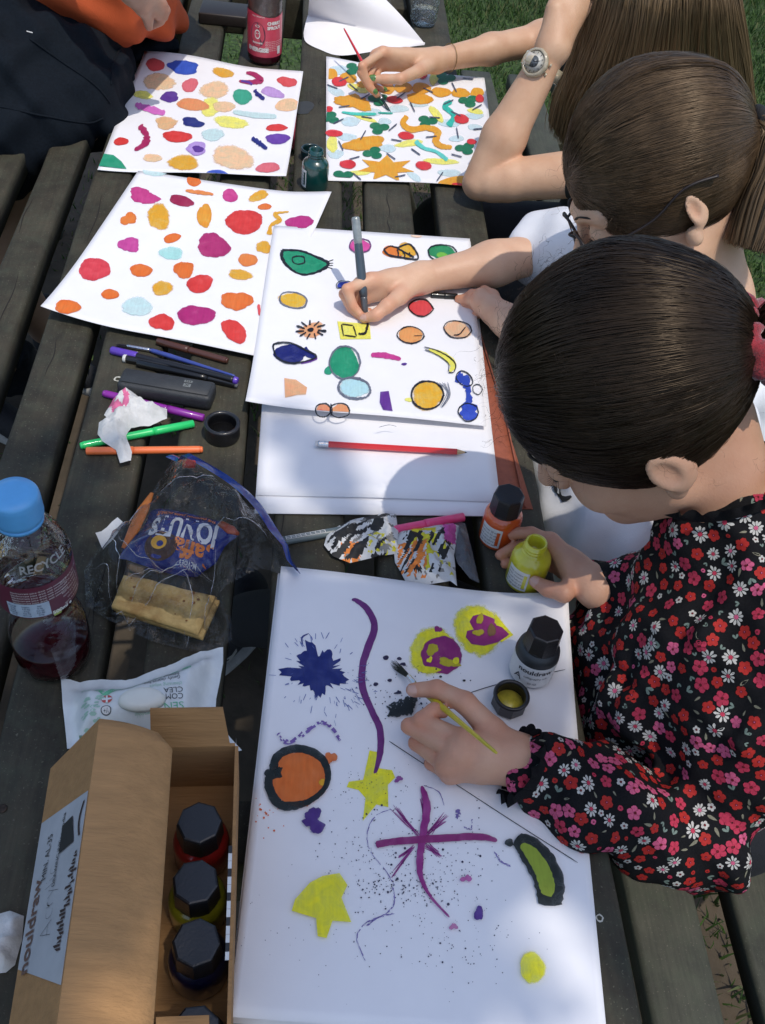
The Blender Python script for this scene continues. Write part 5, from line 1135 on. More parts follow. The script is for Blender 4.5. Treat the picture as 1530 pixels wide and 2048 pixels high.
m_gprint, m_gr2, m_kp = mat('green_print', S((112, 190, 150)), .4), mat('soft_green', S((168, 206, 186)), .4), mat('grey_print', S((70, 76, 78)), .5)
ptext('SEN', (367, 1410), (329, 1416), .0105, m_gprint); ptext('COM', (366, 1392), (332, 1397), .0085, m_kp); ptext('CLEA', (366, 1378), (328, 1384), .0085, m_kp)
ptext('cleansing wipes', (364, 1366), (300, 1376), .006, m_gr2); ptext('Gently cleanse face', (360, 1352), (288, 1368), .0055, m_kp); ptext('Removes makeup', (358, 1344), (296, 1356), .0055, m_kp); ptext('Biodegradable', (322, 1424), (270, 1428), .006, m_gr2)
def pstroke(pts, w, m, name='print', lift=.0005, closed=False):
    Q = catmull([Vector((x, y, 0)) for x, y in pts], 8); V = []; F = []
    for i, q in enumerate(Q):
        d = (Q[min(i + 1, len(Q) - 1)] - Q[max(i - 1, 0)]).normalized(); nn = Vector((-d.y, d.x, 0)); ww = w * (.5 + .5 * math.sin(math.pi * (i + 2) / (len(Q) + 3)))
        for s_ in (-1, 1): p = q + nn * ww * s_; V.append(U3((p.x, p.y, .03)))
    for i in range(len(Q) - 1): F.append((2 * i, 2 * i + 1, 2 * i + 3, 2 * i + 2))
    link(name, drape(V, pb_, lift), F, m, pk)
pstroke([(198, 1378), (212, 1388), (232, 1376), (262, 1372), (290, 1352), (330, 1338), (356, 1332)], 6, m_gprint, 'green_wave')
def pdisc(cx, cy, rx, ry, m, lift, name='print', n=20):
    V = [U3((cx + rx * math.cos(2 * math.pi * i / n), cy + ry * math.sin(2 * math.pi * i / n), .03)) for i in range(n)] + [U3((cx, cy, .03))]; link(name, drape(V, pb_, lift), [(n, i, (i + 1) % n) for i in range(n)], m, pk)
pdisc(372, 1328, 10, 7, m_gprint, .0005); pdisc(214, 1400, 11, 8, mat('red_print', S((196, 90, 84)), .4), .0005, 'flag_badge')
pstroke([(204, 1400), (224, 1400)], 2, m_wwht, lift=.0008); pstroke([(214, 1393), (214, 1407)], 2, m_wwht, lift=.0009)
pdisc(212, 1420, 11, 8, m_kp, .0005, 'round_badge'); pdisc(212, 1420, 9, 6.4, m_label, .0008, 'round_badge'); ptext('V+', (217, 1420), (207, 1421), .006, m_kp, lift=.0011)
# resealable lid bump
Q = U3((284, 1402, .034)); LV, LF = lathe([(.023, 0), (.0222, .003), (.020, .0058), (.014, .0072), (.004, .0078)], (0, 0, 0), 36)
mt_ = Matrix.Translation(Q + Vector((0, 0, .0005))) @ Matrix.Rotation(math.radians(4), 4, 'Z') @ Matrix.Diagonal((.9, .52, 1, 1)); LV = [mt_ @ v for v in LV]
link('lid', LV, LF, mat('ivory_plastic', (.72, .73, .66), .4, var=.03), pk)
fr = MB(); random.seed(11)
for _ in range(46):
    x, y = random.uniform(160, 215), random.uniform(1365, 1470); r = random.uniform(.0006, .0016); p = U3((x, y, .03)); fr.add([p + Vector((r * 2.2 * math.cos(t), r * math.sin(t), 0)) for t in [k * 1.05 for k in range(6)]], [tuple(range(6))])
link('green_flecks', drape(fr.v, pb_, .0006), fr.f, m_gr2, pk)

# -- cardboard box with spare ink bottles
def card_mat(name, col):
    return mat(name, col, .9, var=.085, vscale=120, bump=.5, bscale=420, stretch=(.10, 1, 1), detail=8)
m_card = card_mat('cardboard', S((160, 120, 76)))
def sheet(name, C, th, parent, m, n=1, bend=None, label=None):
    """a card panel: quad C (world corners, counter-clockwise seen from its face) with thickness th"""
    C = [Vector(c) for c in C]; N = (C[1] - C[0]).cross(C[3] - C[0]).normalized(); V = []; F = []
    for s_ in (0, 1):
        for j in range(n + 1):
            for i in range(n + 1):
                a, b = i / n, j / n; p = C[0] * (1 - a) * (1 - b) + C[1] * a * (1 - b) + C[2] * a * b + C[3] * (1 - a) * b
                if bend: p = p + N * bend(a, b)
                V.append(p - N * th * s_)
    N1 = (n + 1) ** 2; I = lambda i, j: j * (n + 1) + i
    for j in range(n):
        for i in range(n): q = (I(i, j), I(i + 1, j), I(i + 1, j + 1), I(i, j + 1)); F += [q, tuple(N1 + v for v in q[::-1])]
    for i in range(n):
        for a, b in ((I(i + 1, 0), I(i, 0)), (I(i, n), I(i + 1, n)), (I(0, i), I(0, i + 1)), (I(n, i + 1), I(n, i))): F.append((a, b, b + N1, a + N1))
    return link(name, V, F, m, parent, smooth=n > 1, label=label)
WH = .072
r0, r1 = U3((470, 1492, WH)), U3((452, 2110, WH)); dirY = (r0 - r1); dirY.z = 0; bl = dirY.length; dirY.normalize(); dirX = Vector((dirY.y, -dirY.x, 0))
BW = .118; dn = Vector((0, 0, -WH + .0012))
tr_, br_ = r0, r1; tl_, bl_ = r0 - dirX * BW, r1 - dirX * BW
bx = empty('cardboard_box', (tl_ + br_) / 2 + dn, 'brown cardboard box with half-closed lid holding spare ink bottles', 'cardboard box')
T_ = .0028
sheet('side_wall', [tr_ + dn, tr_, br_, br_ + dn][::-1], T_, bx, m_card); sheet('side_wall', [tl_ + dn, bl_ + dn, bl_, tl_][::-1], T_, bx, m_card)
sheet('end_wall', [tl_ + dn, tl_, tr_, tr_ + dn][::-1], T_, bx, m_card); sheet('end_wall', [bl_ + dn, br_ + dn, br_, bl_][::-1], T_, bx, m_card)
sheet('bottom', [tl_ + dn, bl_ + dn, br_ + dn, tr_ + dn], .002, bx, m_card)
# end flap standing up at the far end, and small flap near the camera
e0, e1 = tl_ + dirX * .05, tr_ - dirX * .004
sheet('end_flap', [e0, e1, e1 + dirY * .018 + Vector((0, 0, .030)) - dirX * .006, e0 + dirY * .018 + Vector((0, 0, .030))], .0024, bx, m_card)
sheet('end_flap', [U3((312, 2034, .07)), U3((312, 2120, .07)), U3((420, 2120, .07)), U3((418, 2030, .07))], .0024, bx, m_card)
# lid: sloping printed panel and flat tuck flap with rounded corner
rg0, rg1 = U3((199, 1437, .125)), U3((112, 2060, .125)); hl0, hl1 = U3((101, 1537, .064)), U3((16, 2060, .064))
lidp = sheet('lid_panel', [rg0, hl0, hl1, rg1], .0026, bx, m_card)
fl0, fl1 = U3((346, 1478, .104)), U3((306, 2060, .104))
V = []; F = []; nn_ = 24
for i in range(nn_ + 1):
    t_ = i / nn_; a = rg0.lerp(rg1, t_); b = fl0.lerp(fl1, t_); s_ = 1.0
    if t_ < .045: s_ = .80 + .20 * math.sqrt(max(0, 1 - (1 - t_ / .045) ** 2))
    for k in range(9):
        u = k / 8 * s_; p = a.lerp(b, u); p.z += .006 * math.sin(math.pi * u) ; V.append(p)
for i in range(nn_):
    for k in range(8): q = i * 9 + k; F.append((q, q + 9, q + 10, q + 1))
nv = len(V); V += [v - Vector((0, 0, .0026)) for v in V]; F += [tuple(nv + i for i in f[::-1]) for f in F[:]]
for i in range(nn_): a, b = i * 9 + 8, i * 9 + 17; F.append((a, b, b + nv, a + nv))
for k in range(8): F.append((k, k + 1, k + 1 + nv, k + nv))
link('tuck_flap', V, F, card_mat('cardboard_face', S((172, 130, 84))), bx)
# printed label on the lid panel
def lp(u, v): return rg0.lerp(hl0, u).lerp(rg1.lerp(hl1, u), v)
nl = (hl0 - rg0).cross(rg1 - rg0).normalized(); nl = nl if nl.z > 0 else -nl
lab = [lp(.02, .27) + nl * .0006, lp(.98, .245) + nl * .0006, lp(.98, .80) + nl * .0006, lp(.02, .88) + nl * .0006]
lo_ = sheet('label', lab, .0004, lidp, mat('grey_label', (.40, .41, .43), .5, var=.08, vscale=25))
mb = MB(); mr = MB(); ex = (rg1 - rg0).normalized() * -1; ey = nl.cross(ex).normalized()
text_on(mr, 'nouldraw', lp(.82, .66), ex, ey, .017, .0012, 0, .0003, .066); text_on(mb, 'MIN. AL-35', lp(.70, .42), ex, ey, .010, .0012, 0, 0, .034); text_on(mb, 'white india', lp(.45, .36), ex, ey, .006, .0012, 0, 0, .03); text_on(mb, 'DRAWING INK', lp(.46, .47), ex, ey, .006, .0012, 0, 0, .034)
ang = lambda s_: None
text_on(mb, 'Acrylic', lp(.50, .60), (ex + ey * .12), (ey - ex * .12), .024, .0012, 0, -.0009, .052)
for (u0, u1, v0, v1) in [(.16, .46, .325, .44)]: mb.add([lp(u0 + .1, v0) + nl * .0012, lp(u1, v0 + .01) + nl * .0012, lp(u1 - .02, v1) + nl * .0012, lp(u0, v1 - .01) + nl * .0012], [(0, 1, 2, 3)])
link('print', mb.v, mb.f, m_print, lo_, smooth=False); link('print', mr.v, mr.f, mat('brown_print', S((104, 78, 68)), .6), lo_, smooth=False)
mb = MB()
for k in range(26):
    v0 = .47 + .012 * k; u0 = .06 + .06 * mnoise.noise(Vector((k * .7, 1, 2))) + (.06 if k > 14 else 0); mb.add([lp(u0, v0) + nl * .0012, lp(u0 + random.uniform(.02, .14), v0) + nl * .0012, lp(u0 + random.uniform(.02, .12), v0 + .009) + nl * .0012, lp(u0, v0 + .008) + nl * .0012], [(0, 1, 2, 3)])
for k in range(16): a_ = k / 16; mb.add([lp(.04 + .05 * math.sin(a_ * 3), .30 + a_ * .12) + nl * .0012, lp(.07 + .05 * math.sin(a_ * 3), .30 + a_ * .12) + nl * .0012, lp(.07 + .05 * math.sin(a_ * 3 + .2), .308 + a_ * .12) + nl * .0012, lp(.04 + .05 * math.sin(a_ * 3 + .2), .308 + a_ * .12) + nl * .0012], [(0, 1, 2, 3)])
link('ink_stain', mb.v, mb.f, mat('sepia_print', S((62, 44, 42)), .6, var=.3), lo_, smooth=False)
mb = MB(); u_ = (tr_ - br_).normalized()
for k in range(5): p = br_ + u_ * (.075 + k * .034) + dirX * .0006 + Vector((0, 0, -.004)); mb.add([p, p + u_ * .028, p + u_ * .028 + Vector((0, 0, -.04)), p + Vector((0, 0, -.04))], [(0, 1, 2, 3)])
link('side_label', mb.v, mb.f, m_label, bx, smooth=False)
tp = MB(); p0, p1 = tr_ - u_ * .085 + Vector((0, 0, .0006)), br_ + u_ * .06 + Vector((0, 0, .0006)); nseg = 14
for k in range(nseg):
    a = p0.lerp(p1, k / nseg); b = p0.lerp(p1, (k + .96) / nseg); tp.add([a - dirX * .0026, b - dirX * .0026, b + dirX * .0002, a + dirX * .0002], [(0, 1, 2, 3)], k % 3 == 0)
link('edge_tape', tp.v, tp.f, [m_label, m_print], bx, smooth=False, mi=tp.m)
for (px, c, n_, lb) in [((405, 1712), (150, 26, 24), 'red', 'red ink bottle farthest from the camera inside the cardboard box'), ((398, 1826), (132, 128, 22), 'olive', 'yellow-green ink bottle between two others inside the cardboard box'), ((400, 1942), (10, 14, 44), 'navy', 'dark blue ink bottle third in line inside the cardboard box'), ((398, 2112), (8, 40, 40), 'petrol', 'dark teal ink bottle nearest the camera inside the cardboard box, partly out of view')]:
    ink_bottle(px, c, n_, lb, h=.003, la=.4, R=.0225, body=.036, rot=random.uniform(0, .7))
# small dark slab on the far planks
a, b = U3((402, 34, .0005)), U3((496, 44, .0005)); o = link('wooden_block', *obox(a, b, .07, .022, .003, 2), mat('dark_block', (.02, .014, .011), .5, vscale=30)); tag(o, 'flat dark brown block lying on the far planks left of the smoothie bottle', 'wooden block')
# white ring stains and chips of paint left on the planks
m_chip = mat('dried_paint', (.55, .54, .46), .7)
for (x, y, r) in [(1199, 1836, .0035), (236, 758, .005)]:
    p = U3((x, y, .0008)); V = []; F = []; n = 14
    for i in range(n):
        t_ = 2 * math.pi * i / n
        for s_ in (1, .62): V.append(p + Vector((r * s_ * math.cos(t_) * random.uniform(.85, 1.1), r * s_ * math.sin(t_) * random.uniform(.8, 1.1), 0)))
    for i in range(n): j = (i + 1) % n; F.append((2 * i, 2 * j, 2 * j + 1, 2 * i + 1))
    pl = min((o_ for o_ in table.children if o_.name.startswith('plank')), key=lambda o_: abs(wpos(o_).x - p.x)); link('paint_ring', V, F, m_chip, pl)
# water stain on the plank by the green ink is part of the plank
p = U3((607, 215, .0007)); n = 20; pl = min((o_ for o_ in table.children if o_.name.startswith('plank')), key=lambda o_: abs(wpos(o_).x - p.x))
link('damp_stain', [p + Vector((.017 * (1 + .25 * math.sin(3 * t_)) * math.cos(t_), .03 * (1 + .2 * math.sin(2 * t_ + 1)) * math.sin(t_), 0)) for t_ in [2 * math.pi * i / n for i in range(n)]], [tuple(range(n))], mat('damp', (.035, .032, .024), .4), pl)
# bags on the ground under the table and by the bench
def soft_bag(pts, r, label, m, name='bag'):
    P = [organic([cap_(a, b, r, r * .8, .03) for a, b in zip(pts[:-1], pts[1:])], .008, lambda P: wave(P, [((60, 20, 30), .004, 1), ((25, -70, 40), .003, 2)]))][0]
    o = link(name, *P, m); tag(o, label, 'bag'); return o
soft_bag([(-.22, 2.95, .09), (-.05, 2.98, .10), (.02, 3.0, .09)], .09, 'dark pink bag on the ground below the far planks', mat('pink_canvas', S((150, 48, 70)), .8, bump=.4, bscale=300))
soft_bag([(.42, .62, .06), (.415, .85, .07)], .055, 'dark red bag on the ground between table and bench', mat('red_canvas', S((120, 24, 20)), .8, bump=.4, bscale=300))
soft_bag([(.66, .46, .53), (.72, .43, .51), (.78, .45, .52)], .055, 'brown ribbed corduroy bag on the bench behind the floral blouse', mat('brown_corduroy', S((112, 92, 74)), .9, bump=.9, bscale=30, stretch=(1, 1, 14), vscale=40, sheen=.4))

# ================================================================ PEOPLE
def W(x, y, z): return Vector((x, y, TZ + z))
def K(t): return U3(t)
def skin_mat(name, c, c2):
    m = bpy.data.materials.new(name); m.use_nodes = True; n = m.node_tree.nodes; l = m.node_tree.links; p = n['Principled BSDF']
    tc = n.new('ShaderNodeTexCoord'); a = n.new('ShaderNodeTexNoise'); a.inputs['Scale'].default_value = 28; a.inputs['Detail'].default_value = 5; l.new(tc.outputs['Object'], a.inputs['Vector'])
    f = n.new('ShaderNodeTexNoise'); f.inputs['Scale'].default_value = 520; f.inputs['Detail'].default_value = 3; l.new(tc.outputs['Object'], f.inputs['Vector'])
    r = n.new('ShaderNodeValToRGB'); r.color_ramp.elements[0].position = .3; r.color_ramp.elements[1].position = .7; r.color_ramp.elements[0].color = (*c2, 1); r.color_ramp.elements[1].color = (*c, 1); l.new(a.outputs['Fac'], r.inputs[0])
    g2 = n.new('ShaderNodeNewGeometry'); cr = n.new('ShaderNodeValToRGB'); cr.color_ramp.elements[0].position = .40; cr.color_ramp.elements[1].position = .52; cr.color_ramp.elements[0].color = (1.0, .62, .5, 1); cr.color_ramp.elements[1].color = (1, 1, 1, 1)
    l.new(g2.outputs['Pointiness'], cr.inputs[0]); mx = n.new('ShaderNodeMix'); mx.data_type = 'RGBA'; mx.blend_type = 'MULTIPLY'; mx.inputs[0].default_value = .55; l.new(r.outputs[0], mx.inputs[6]); l.new(cr.outputs[0], mx.inputs[7])
    at = n.new('ShaderNodeAttribute'); at.attribute_name = 'flush'; fm = n.new('ShaderNodeMix'); fm.data_type = 'RGBA'; fm.blend_type = 'MULTIPLY'; l.new(at.outputs['Fac'], fm.inputs[0]); l.new(mx.outputs[2], fm.inputs[6]); fm.inputs[7].default_value = (1.0, .70, .62, 1)
    l.new(fm.outputs[2], p.inputs['Base Color']); p.inputs['Roughness'].default_value = .48; G(p, 'Specular IOR Level', .4); G(p, 'Subsurface Weight', .07); G(p, 'Subsurface Radius', (.009, .004, .002)); G(p, 'Subsurface Scale', 1.0)
    b = n.new('ShaderNodeBump'); b.inputs['Strength'].default_value = .4; b.inputs['Distance'].default_value = .0008; l.new(f.outputs['Fac'], b.inputs['Height']); l.new(b.outputs[0], p.inputs['Normal']); return m
SK1 = skin_mat('skin_tan', (.56, .335, .225), (.49, .265, .17)); SK2 = skin_mat('skin_fair', (.69, .455, .31), (.60, .36, .235)); SK3 = skin_mat('skin_warm', (.64, .415, .27), (.55, .325, .20)); SK4 = skin_mat('skin_pale', (.42, .28, .21), (.36, .22, .16))
class Head:
    def __init__(s, C, al, ro, ya, sc=1.0, ear=1.0):
        s.ear = ear
        F = Vector((-math.cos(al), 0, -math.sin(al))); Up = Vector((-math.sin(al), 0, math.cos(al))); L = Up.cross(F); c, q = math.cos(ro), math.sin(ro)
        L, Up = L * c - Up * q, Up * c + L * q; R = Matrix.Rotation(ya, 3, 'Z'); s.L, s.F, s.Up = R @ L, R @ F, R @ Up; s.C = W(*C); s.s = sc; s.ax = np.array([s.L, s.F, s.Up])
    def p(s, x, y, z): return s.C + (s.L * x + s.F * y + s.Up * z) * s.s
    def prims(s):
        P, q = s.p, s.s
        o = [ell_(P(0, -.012, .035), s.ax, np.array((.073, .094, .080)) * q, .01), ell_(P(0, .028, -.03), s.ax, np.array((.058, .064, .082)) * q, .03)]
        for g_ in (-1, 1):
            o += [cap_(P(g_ * .046, .004, -.058), P(g_ * .006, .068, -.098), .018 * q, .016 * q, .03), cap_(P(g_ * .034, .062, -.036), P(g_ * .036, .058, -.03), .021 * q, k=.02), cap_(P(g_ * .012, .090, .024), P(g_ * .044, .074, .026), .009 * q, k=.018)]
            o += [ell_(P(g_ * .031, .096, .006), s.ax, np.array((.017, .013, .010)) * q, .012, True), cap_(P(g_ * .031, .0790, .005), P(g_ * .0312, .0792, .005), .0125 * q, k=.004)]
        o += [cap_(P(0, .090, .008), P(0, .110, -.028), .007 * q, .0105 * q, .010)]
        for g_ in (-1, 1): o += [cap_(P(g_ * .010, .098, -.034), P(g_ * .010, .099, -.033), .0075 * q, k=.006)]
        o += [ell_(P(0, .087, -.058), s.ax, np.array((.021, .013, .0055)) * q, .006), ell_(P(0, .086, -.068), s.ax, np.array((.018, .013, .0065)) * q, .006)]
        for g_ in (-1, 1):
            A = (Matrix.Rotation(g_ * .6, 3, s.Up) @ Matrix.Rotation(.25, 3, s.L)); ax = np.array([A @ s.L, A @ s.F, A @ s.Up])
            o += [ell_(P(g_ * (.073 + .008 * s.ear), -.016, .000), ax, np.array((.0085, .021, .034)) * q * s.ear, .007), cap_(P(g_ * .074, -.006, -.028), P(g_ * .074, -.006, -.032), .009 * q, k=.01)]
            o += [ell_(P(g_ * (.073 + .0185 * s.ear), -.011, .003), ax, np.array((.0048, .0115, .020)) * q * s.ear, .005, True)]
        return o
    def eyes(s, parent, iris=(60, 40, 24)):
        for g_ in (-1, 1):                                    # lowered lids: a dark line of lashes along each
            c = s.p(g_ * .031, .0790, .005); V = []; F = []
            arc = [c + (s.L * math.sin(t) * .0122 + s.F * math.cos(t) * .0122 - s.Up * (.0052 - .001 * t * t)) * s.s for t in np.linspace(-1.0, 1.0, 11)]
            lid = link('eyelid_line', *tube(arc, [.0004] + [.0008] * 9 + [.0004], 6), MATS['brow'], parent)
            for t, q in zip(np.linspace(-.95, .95, 15), range(15)):
                a_ = c + (s.L * math.sin(t) * .0125 + s.F * math.cos(t) * .0125 - s.Up * .005) * s.s; V_ = tube([a_, a_ + (s.F * .004 * math.cos(t) + s.L * .004 * math.sin(t) - s.Up * .0035) * s.s, a_ + (s.F * .008 * math.cos(t) + s.L * .009 * math.sin(t) - s.Up * .004) * s.s], [.0003, .0002, .0001], 4, cap=False); b_ = len(V); V += V_[0]; F += [tuple(k + b_ for k in f) for f in V_[1]]
            link('lashes', V, F, MATS['brow'], lid)
        for g_ in (-1, 1):
            link('eyebrow', *tube(catmull([s.p(g_ * .014, .098, .024), s.p(g_ * .03, .094, .031), s.p(g_ * .048, .078, .026)], 5), [.002] * 8 + [.0016] * 2 + [.0006], 6, flat=.5), MATS['brow'], parent)
mat('brow', (.02, .014, .01), .7)
def hand_prims(wrist, wr, mcps, fingers, thumb, wflat=None):
    """wrist point, knuckles [(px,py,h,r)], fingers as joint chains, thumb chain; all blended into one surface"""
    q_ = .89; wr *= .95; mcps = [(*m[:3], m[3] * q_) for m in mcps]; fingers = [[(*j[:3], j[3] * q_) for j in c] for c in fingers]; thumb = [(*j[:3], j[3] * q_) for j in thumb]
    o = []; w = K(wrist); M_ = [(K(m), m[3]) for m in mcps]
    for p, r in M_: o.append(cap_(w, p, wr * .78, r, .012))
    for (a, ra), (b, rb) in zip(M_[:-1], M_[1:]): o.append(cap_(a, b, ra, rb, .008)); o.append(cap_(w.lerp(a, .55), w.lerp(b, .55), ra * 1.1, rb * 1.1, .012))
    for i, ch in enumerate(fingers):
        pr, rr = M_[i]
        for j in ch: q = K(j); o.append(cap_(pr, q, rr * (.92 if pr == M_[i][0] else 1), j[3], .0018)); pr, rr = q, j[3]
    pr, rr = w.lerp(K(thumb[0]), .25), wr * .7
    for n_, j in enumerate(thumb): q = K(j); o.append(cap_(pr, q, rr, j[3], .010 if n_ == 0 else .004)); pr, rr = q, j[3]
    JOINTS.extend([K(m) for m in mcps] + [K(j) for c in fingers for j in c] + [K(j) for j in thumb])
    return o
JOINTS = []
def flush(ob):
    """knuckles and fingertips carry more colour"""
    me = ob.data; co = np.zeros(len(me.vertices) * 3, np.float32); me.vertices.foreach_get('co', co); co = co.reshape(-1, 3) + np.array(wpos(ob)); f_ = np.zeros(len(co))
    for j in JOINTS: f_ = np.maximum(f_, np.exp(-((co - np.array(j)) ** 2).sum(1) / .0115 ** 2))
    at = me.attributes.new('flush', 'FLOAT', 'POINT'); at.data.foreach_set('value', f_.astype(np.float32)); JOINTS.clear()
def nail(tip, prev, up, r, m, parent, ln=.0095):
    a, b = K(tip), K(prev); d = (a - b).normalized(); up = Vector(up); up = (up - d * up.dot(d)).normalized(); sd = d.cross(up); V = []; F = []
    for j in range(6):
        for i in range(7):
            t = (i / 6 - .5) * 1.9; y = j / 5; wd = r * (.86 if j not in (0, 5) else .62)
            V.append(a + d * (ln * (y - .62)) + sd * math.sin(t) * wd + up * (r * 1.03 * math.cos(t) - .0009 * (y > .9) - .0005 * (y < .1)))
    for j in range(5):
        for i in range(6): F.append((j * 7 + i, j * 7 + i + 1, j * 7 + i + 8, j * 7 + i + 7))
    return link('fingernail', V, F, m, parent)
def strand_mesh(name, paths, outw, width, mats, parent, tipattr=True, ridge=.5, mi=None):
    """paths (n,m,3); outw (n,m,3) outward directions; ridged ribbons"""
    n, m, _ = paths.shape; T = np.gradient(paths, axis=1); T /= np.linalg.norm(T, axis=2, keepdims=True) + 1e-9
    sd = np.cross(T, outw); sd /= np.linalg.norm(sd, axis=2, keepdims=True) + 1e-9; nn = np.cross(sd, T)
    w = np.asarray(width); w = w if w.ndim == 2 else np.tile(w, (n, 1)); w = w[..., None]
    V = np.stack([paths - sd * w, paths + nn * w * ridge, paths + sd * w], 2).reshape(-1, 3)
    i = np.arange(n)[:, None, None] * (m * 3); j = np.arange(m - 1)[None, :, None] * 3; k = np.arange(2)[None, None, :]
    a = (i + j + k).ravel(); F = np.stack([a, a + 1, a + 4, a + 3], 1)
    o = link(name, V, F, mats, parent, mi=None if mi is None else np.repeat(mi, (m - 1) * 2))
    if tipattr:
        at = o.data.attributes.new('tip', 'FLOAT', 'POINT'); at.data.foreach_set('value', np.tile(np.repeat(np.linspace(0, 1, m), 3), n).astype(np.float32))
    return o
def hair_mat(name, dark, light, tipc=None, rough=.36, spec=.55):
    m = bpy.data.materials.new(name); m.use_nodes = True; n = m.node_tree.nodes; l = m.node_tree.links; p = n['Principled BSDF']
    g_ = n.new('ShaderNodeNewGeometry'); r = n.new('ShaderNodeValToRGB'); r.color_ramp.elements[0].color = (*dark, 1); r.color_ramp.elements[1].color = (*light, 1); tc = n.new('ShaderNodeTexCoord'); nz = n.new('ShaderNodeTexNoise'); nz.inputs['Scale'].default_value = 34; nz.inputs['Detail'].default_value = 3; l.new(tc.outputs['Object'], nz.inputs['Vector'])
    mm = n.new('ShaderNodeMath'); mm.operation = 'MULTIPLY_ADD'; mm.inputs[1].default_value = .55; l.new(g_.outputs['Random Per Island'], mm.inputs[0]); ms = n.new('ShaderNodeMath'); ms.operation = 'MULTIPLY_ADD'; ms.inputs[1].default_value = 1.3; ms.inputs[2].default_value = -.42; l.new(nz.outputs['Fac'], ms.inputs[0]); l.new(ms.outputs[0], mm.inputs[2]); l.new(mm.outputs[0], r.inputs[0]); out = r.outputs[0]
    if tipc:
        at = n.new('ShaderNodeAttribute'); at.attribute_name = 'tip'; r2 = n.new('ShaderNodeValToRGB'); r2.color_ramp.elements[0].position = .25; r2.color_ramp.elements[1].position = .95
        r2.color_ramp.elements[0].color = (.35, .35, .35, 1); r2.color_ramp.elements[1].color = (*tipc, 1); l.new(at.outputs['Fac'], r2.inputs[0])
        mx = n.new('ShaderNodeMix'); mx.data_type = 'RGBA'; l.new(at.outputs['Fac'], mx.inputs[0]); l.new(out, mx.inputs[6])
        m2 = n.new('ShaderNodeMix'); m2.data_type = 'RGBA'; m2.inputs[0].default_value = .62; l.new(out, m2.inputs[6]); m2.inputs[7].default_value = (*tipc, 1); l.new(m2.outputs[2], mx.inputs[7]); out = mx.outputs[2]
    l.new(out, p.inputs['Base Color']); p.inputs['Roughness'].default_value = rough; G(p, 'Specular IOR Level', spec); G(p, 'Specular Tint', (1.0, .80, .60, 1)); return m
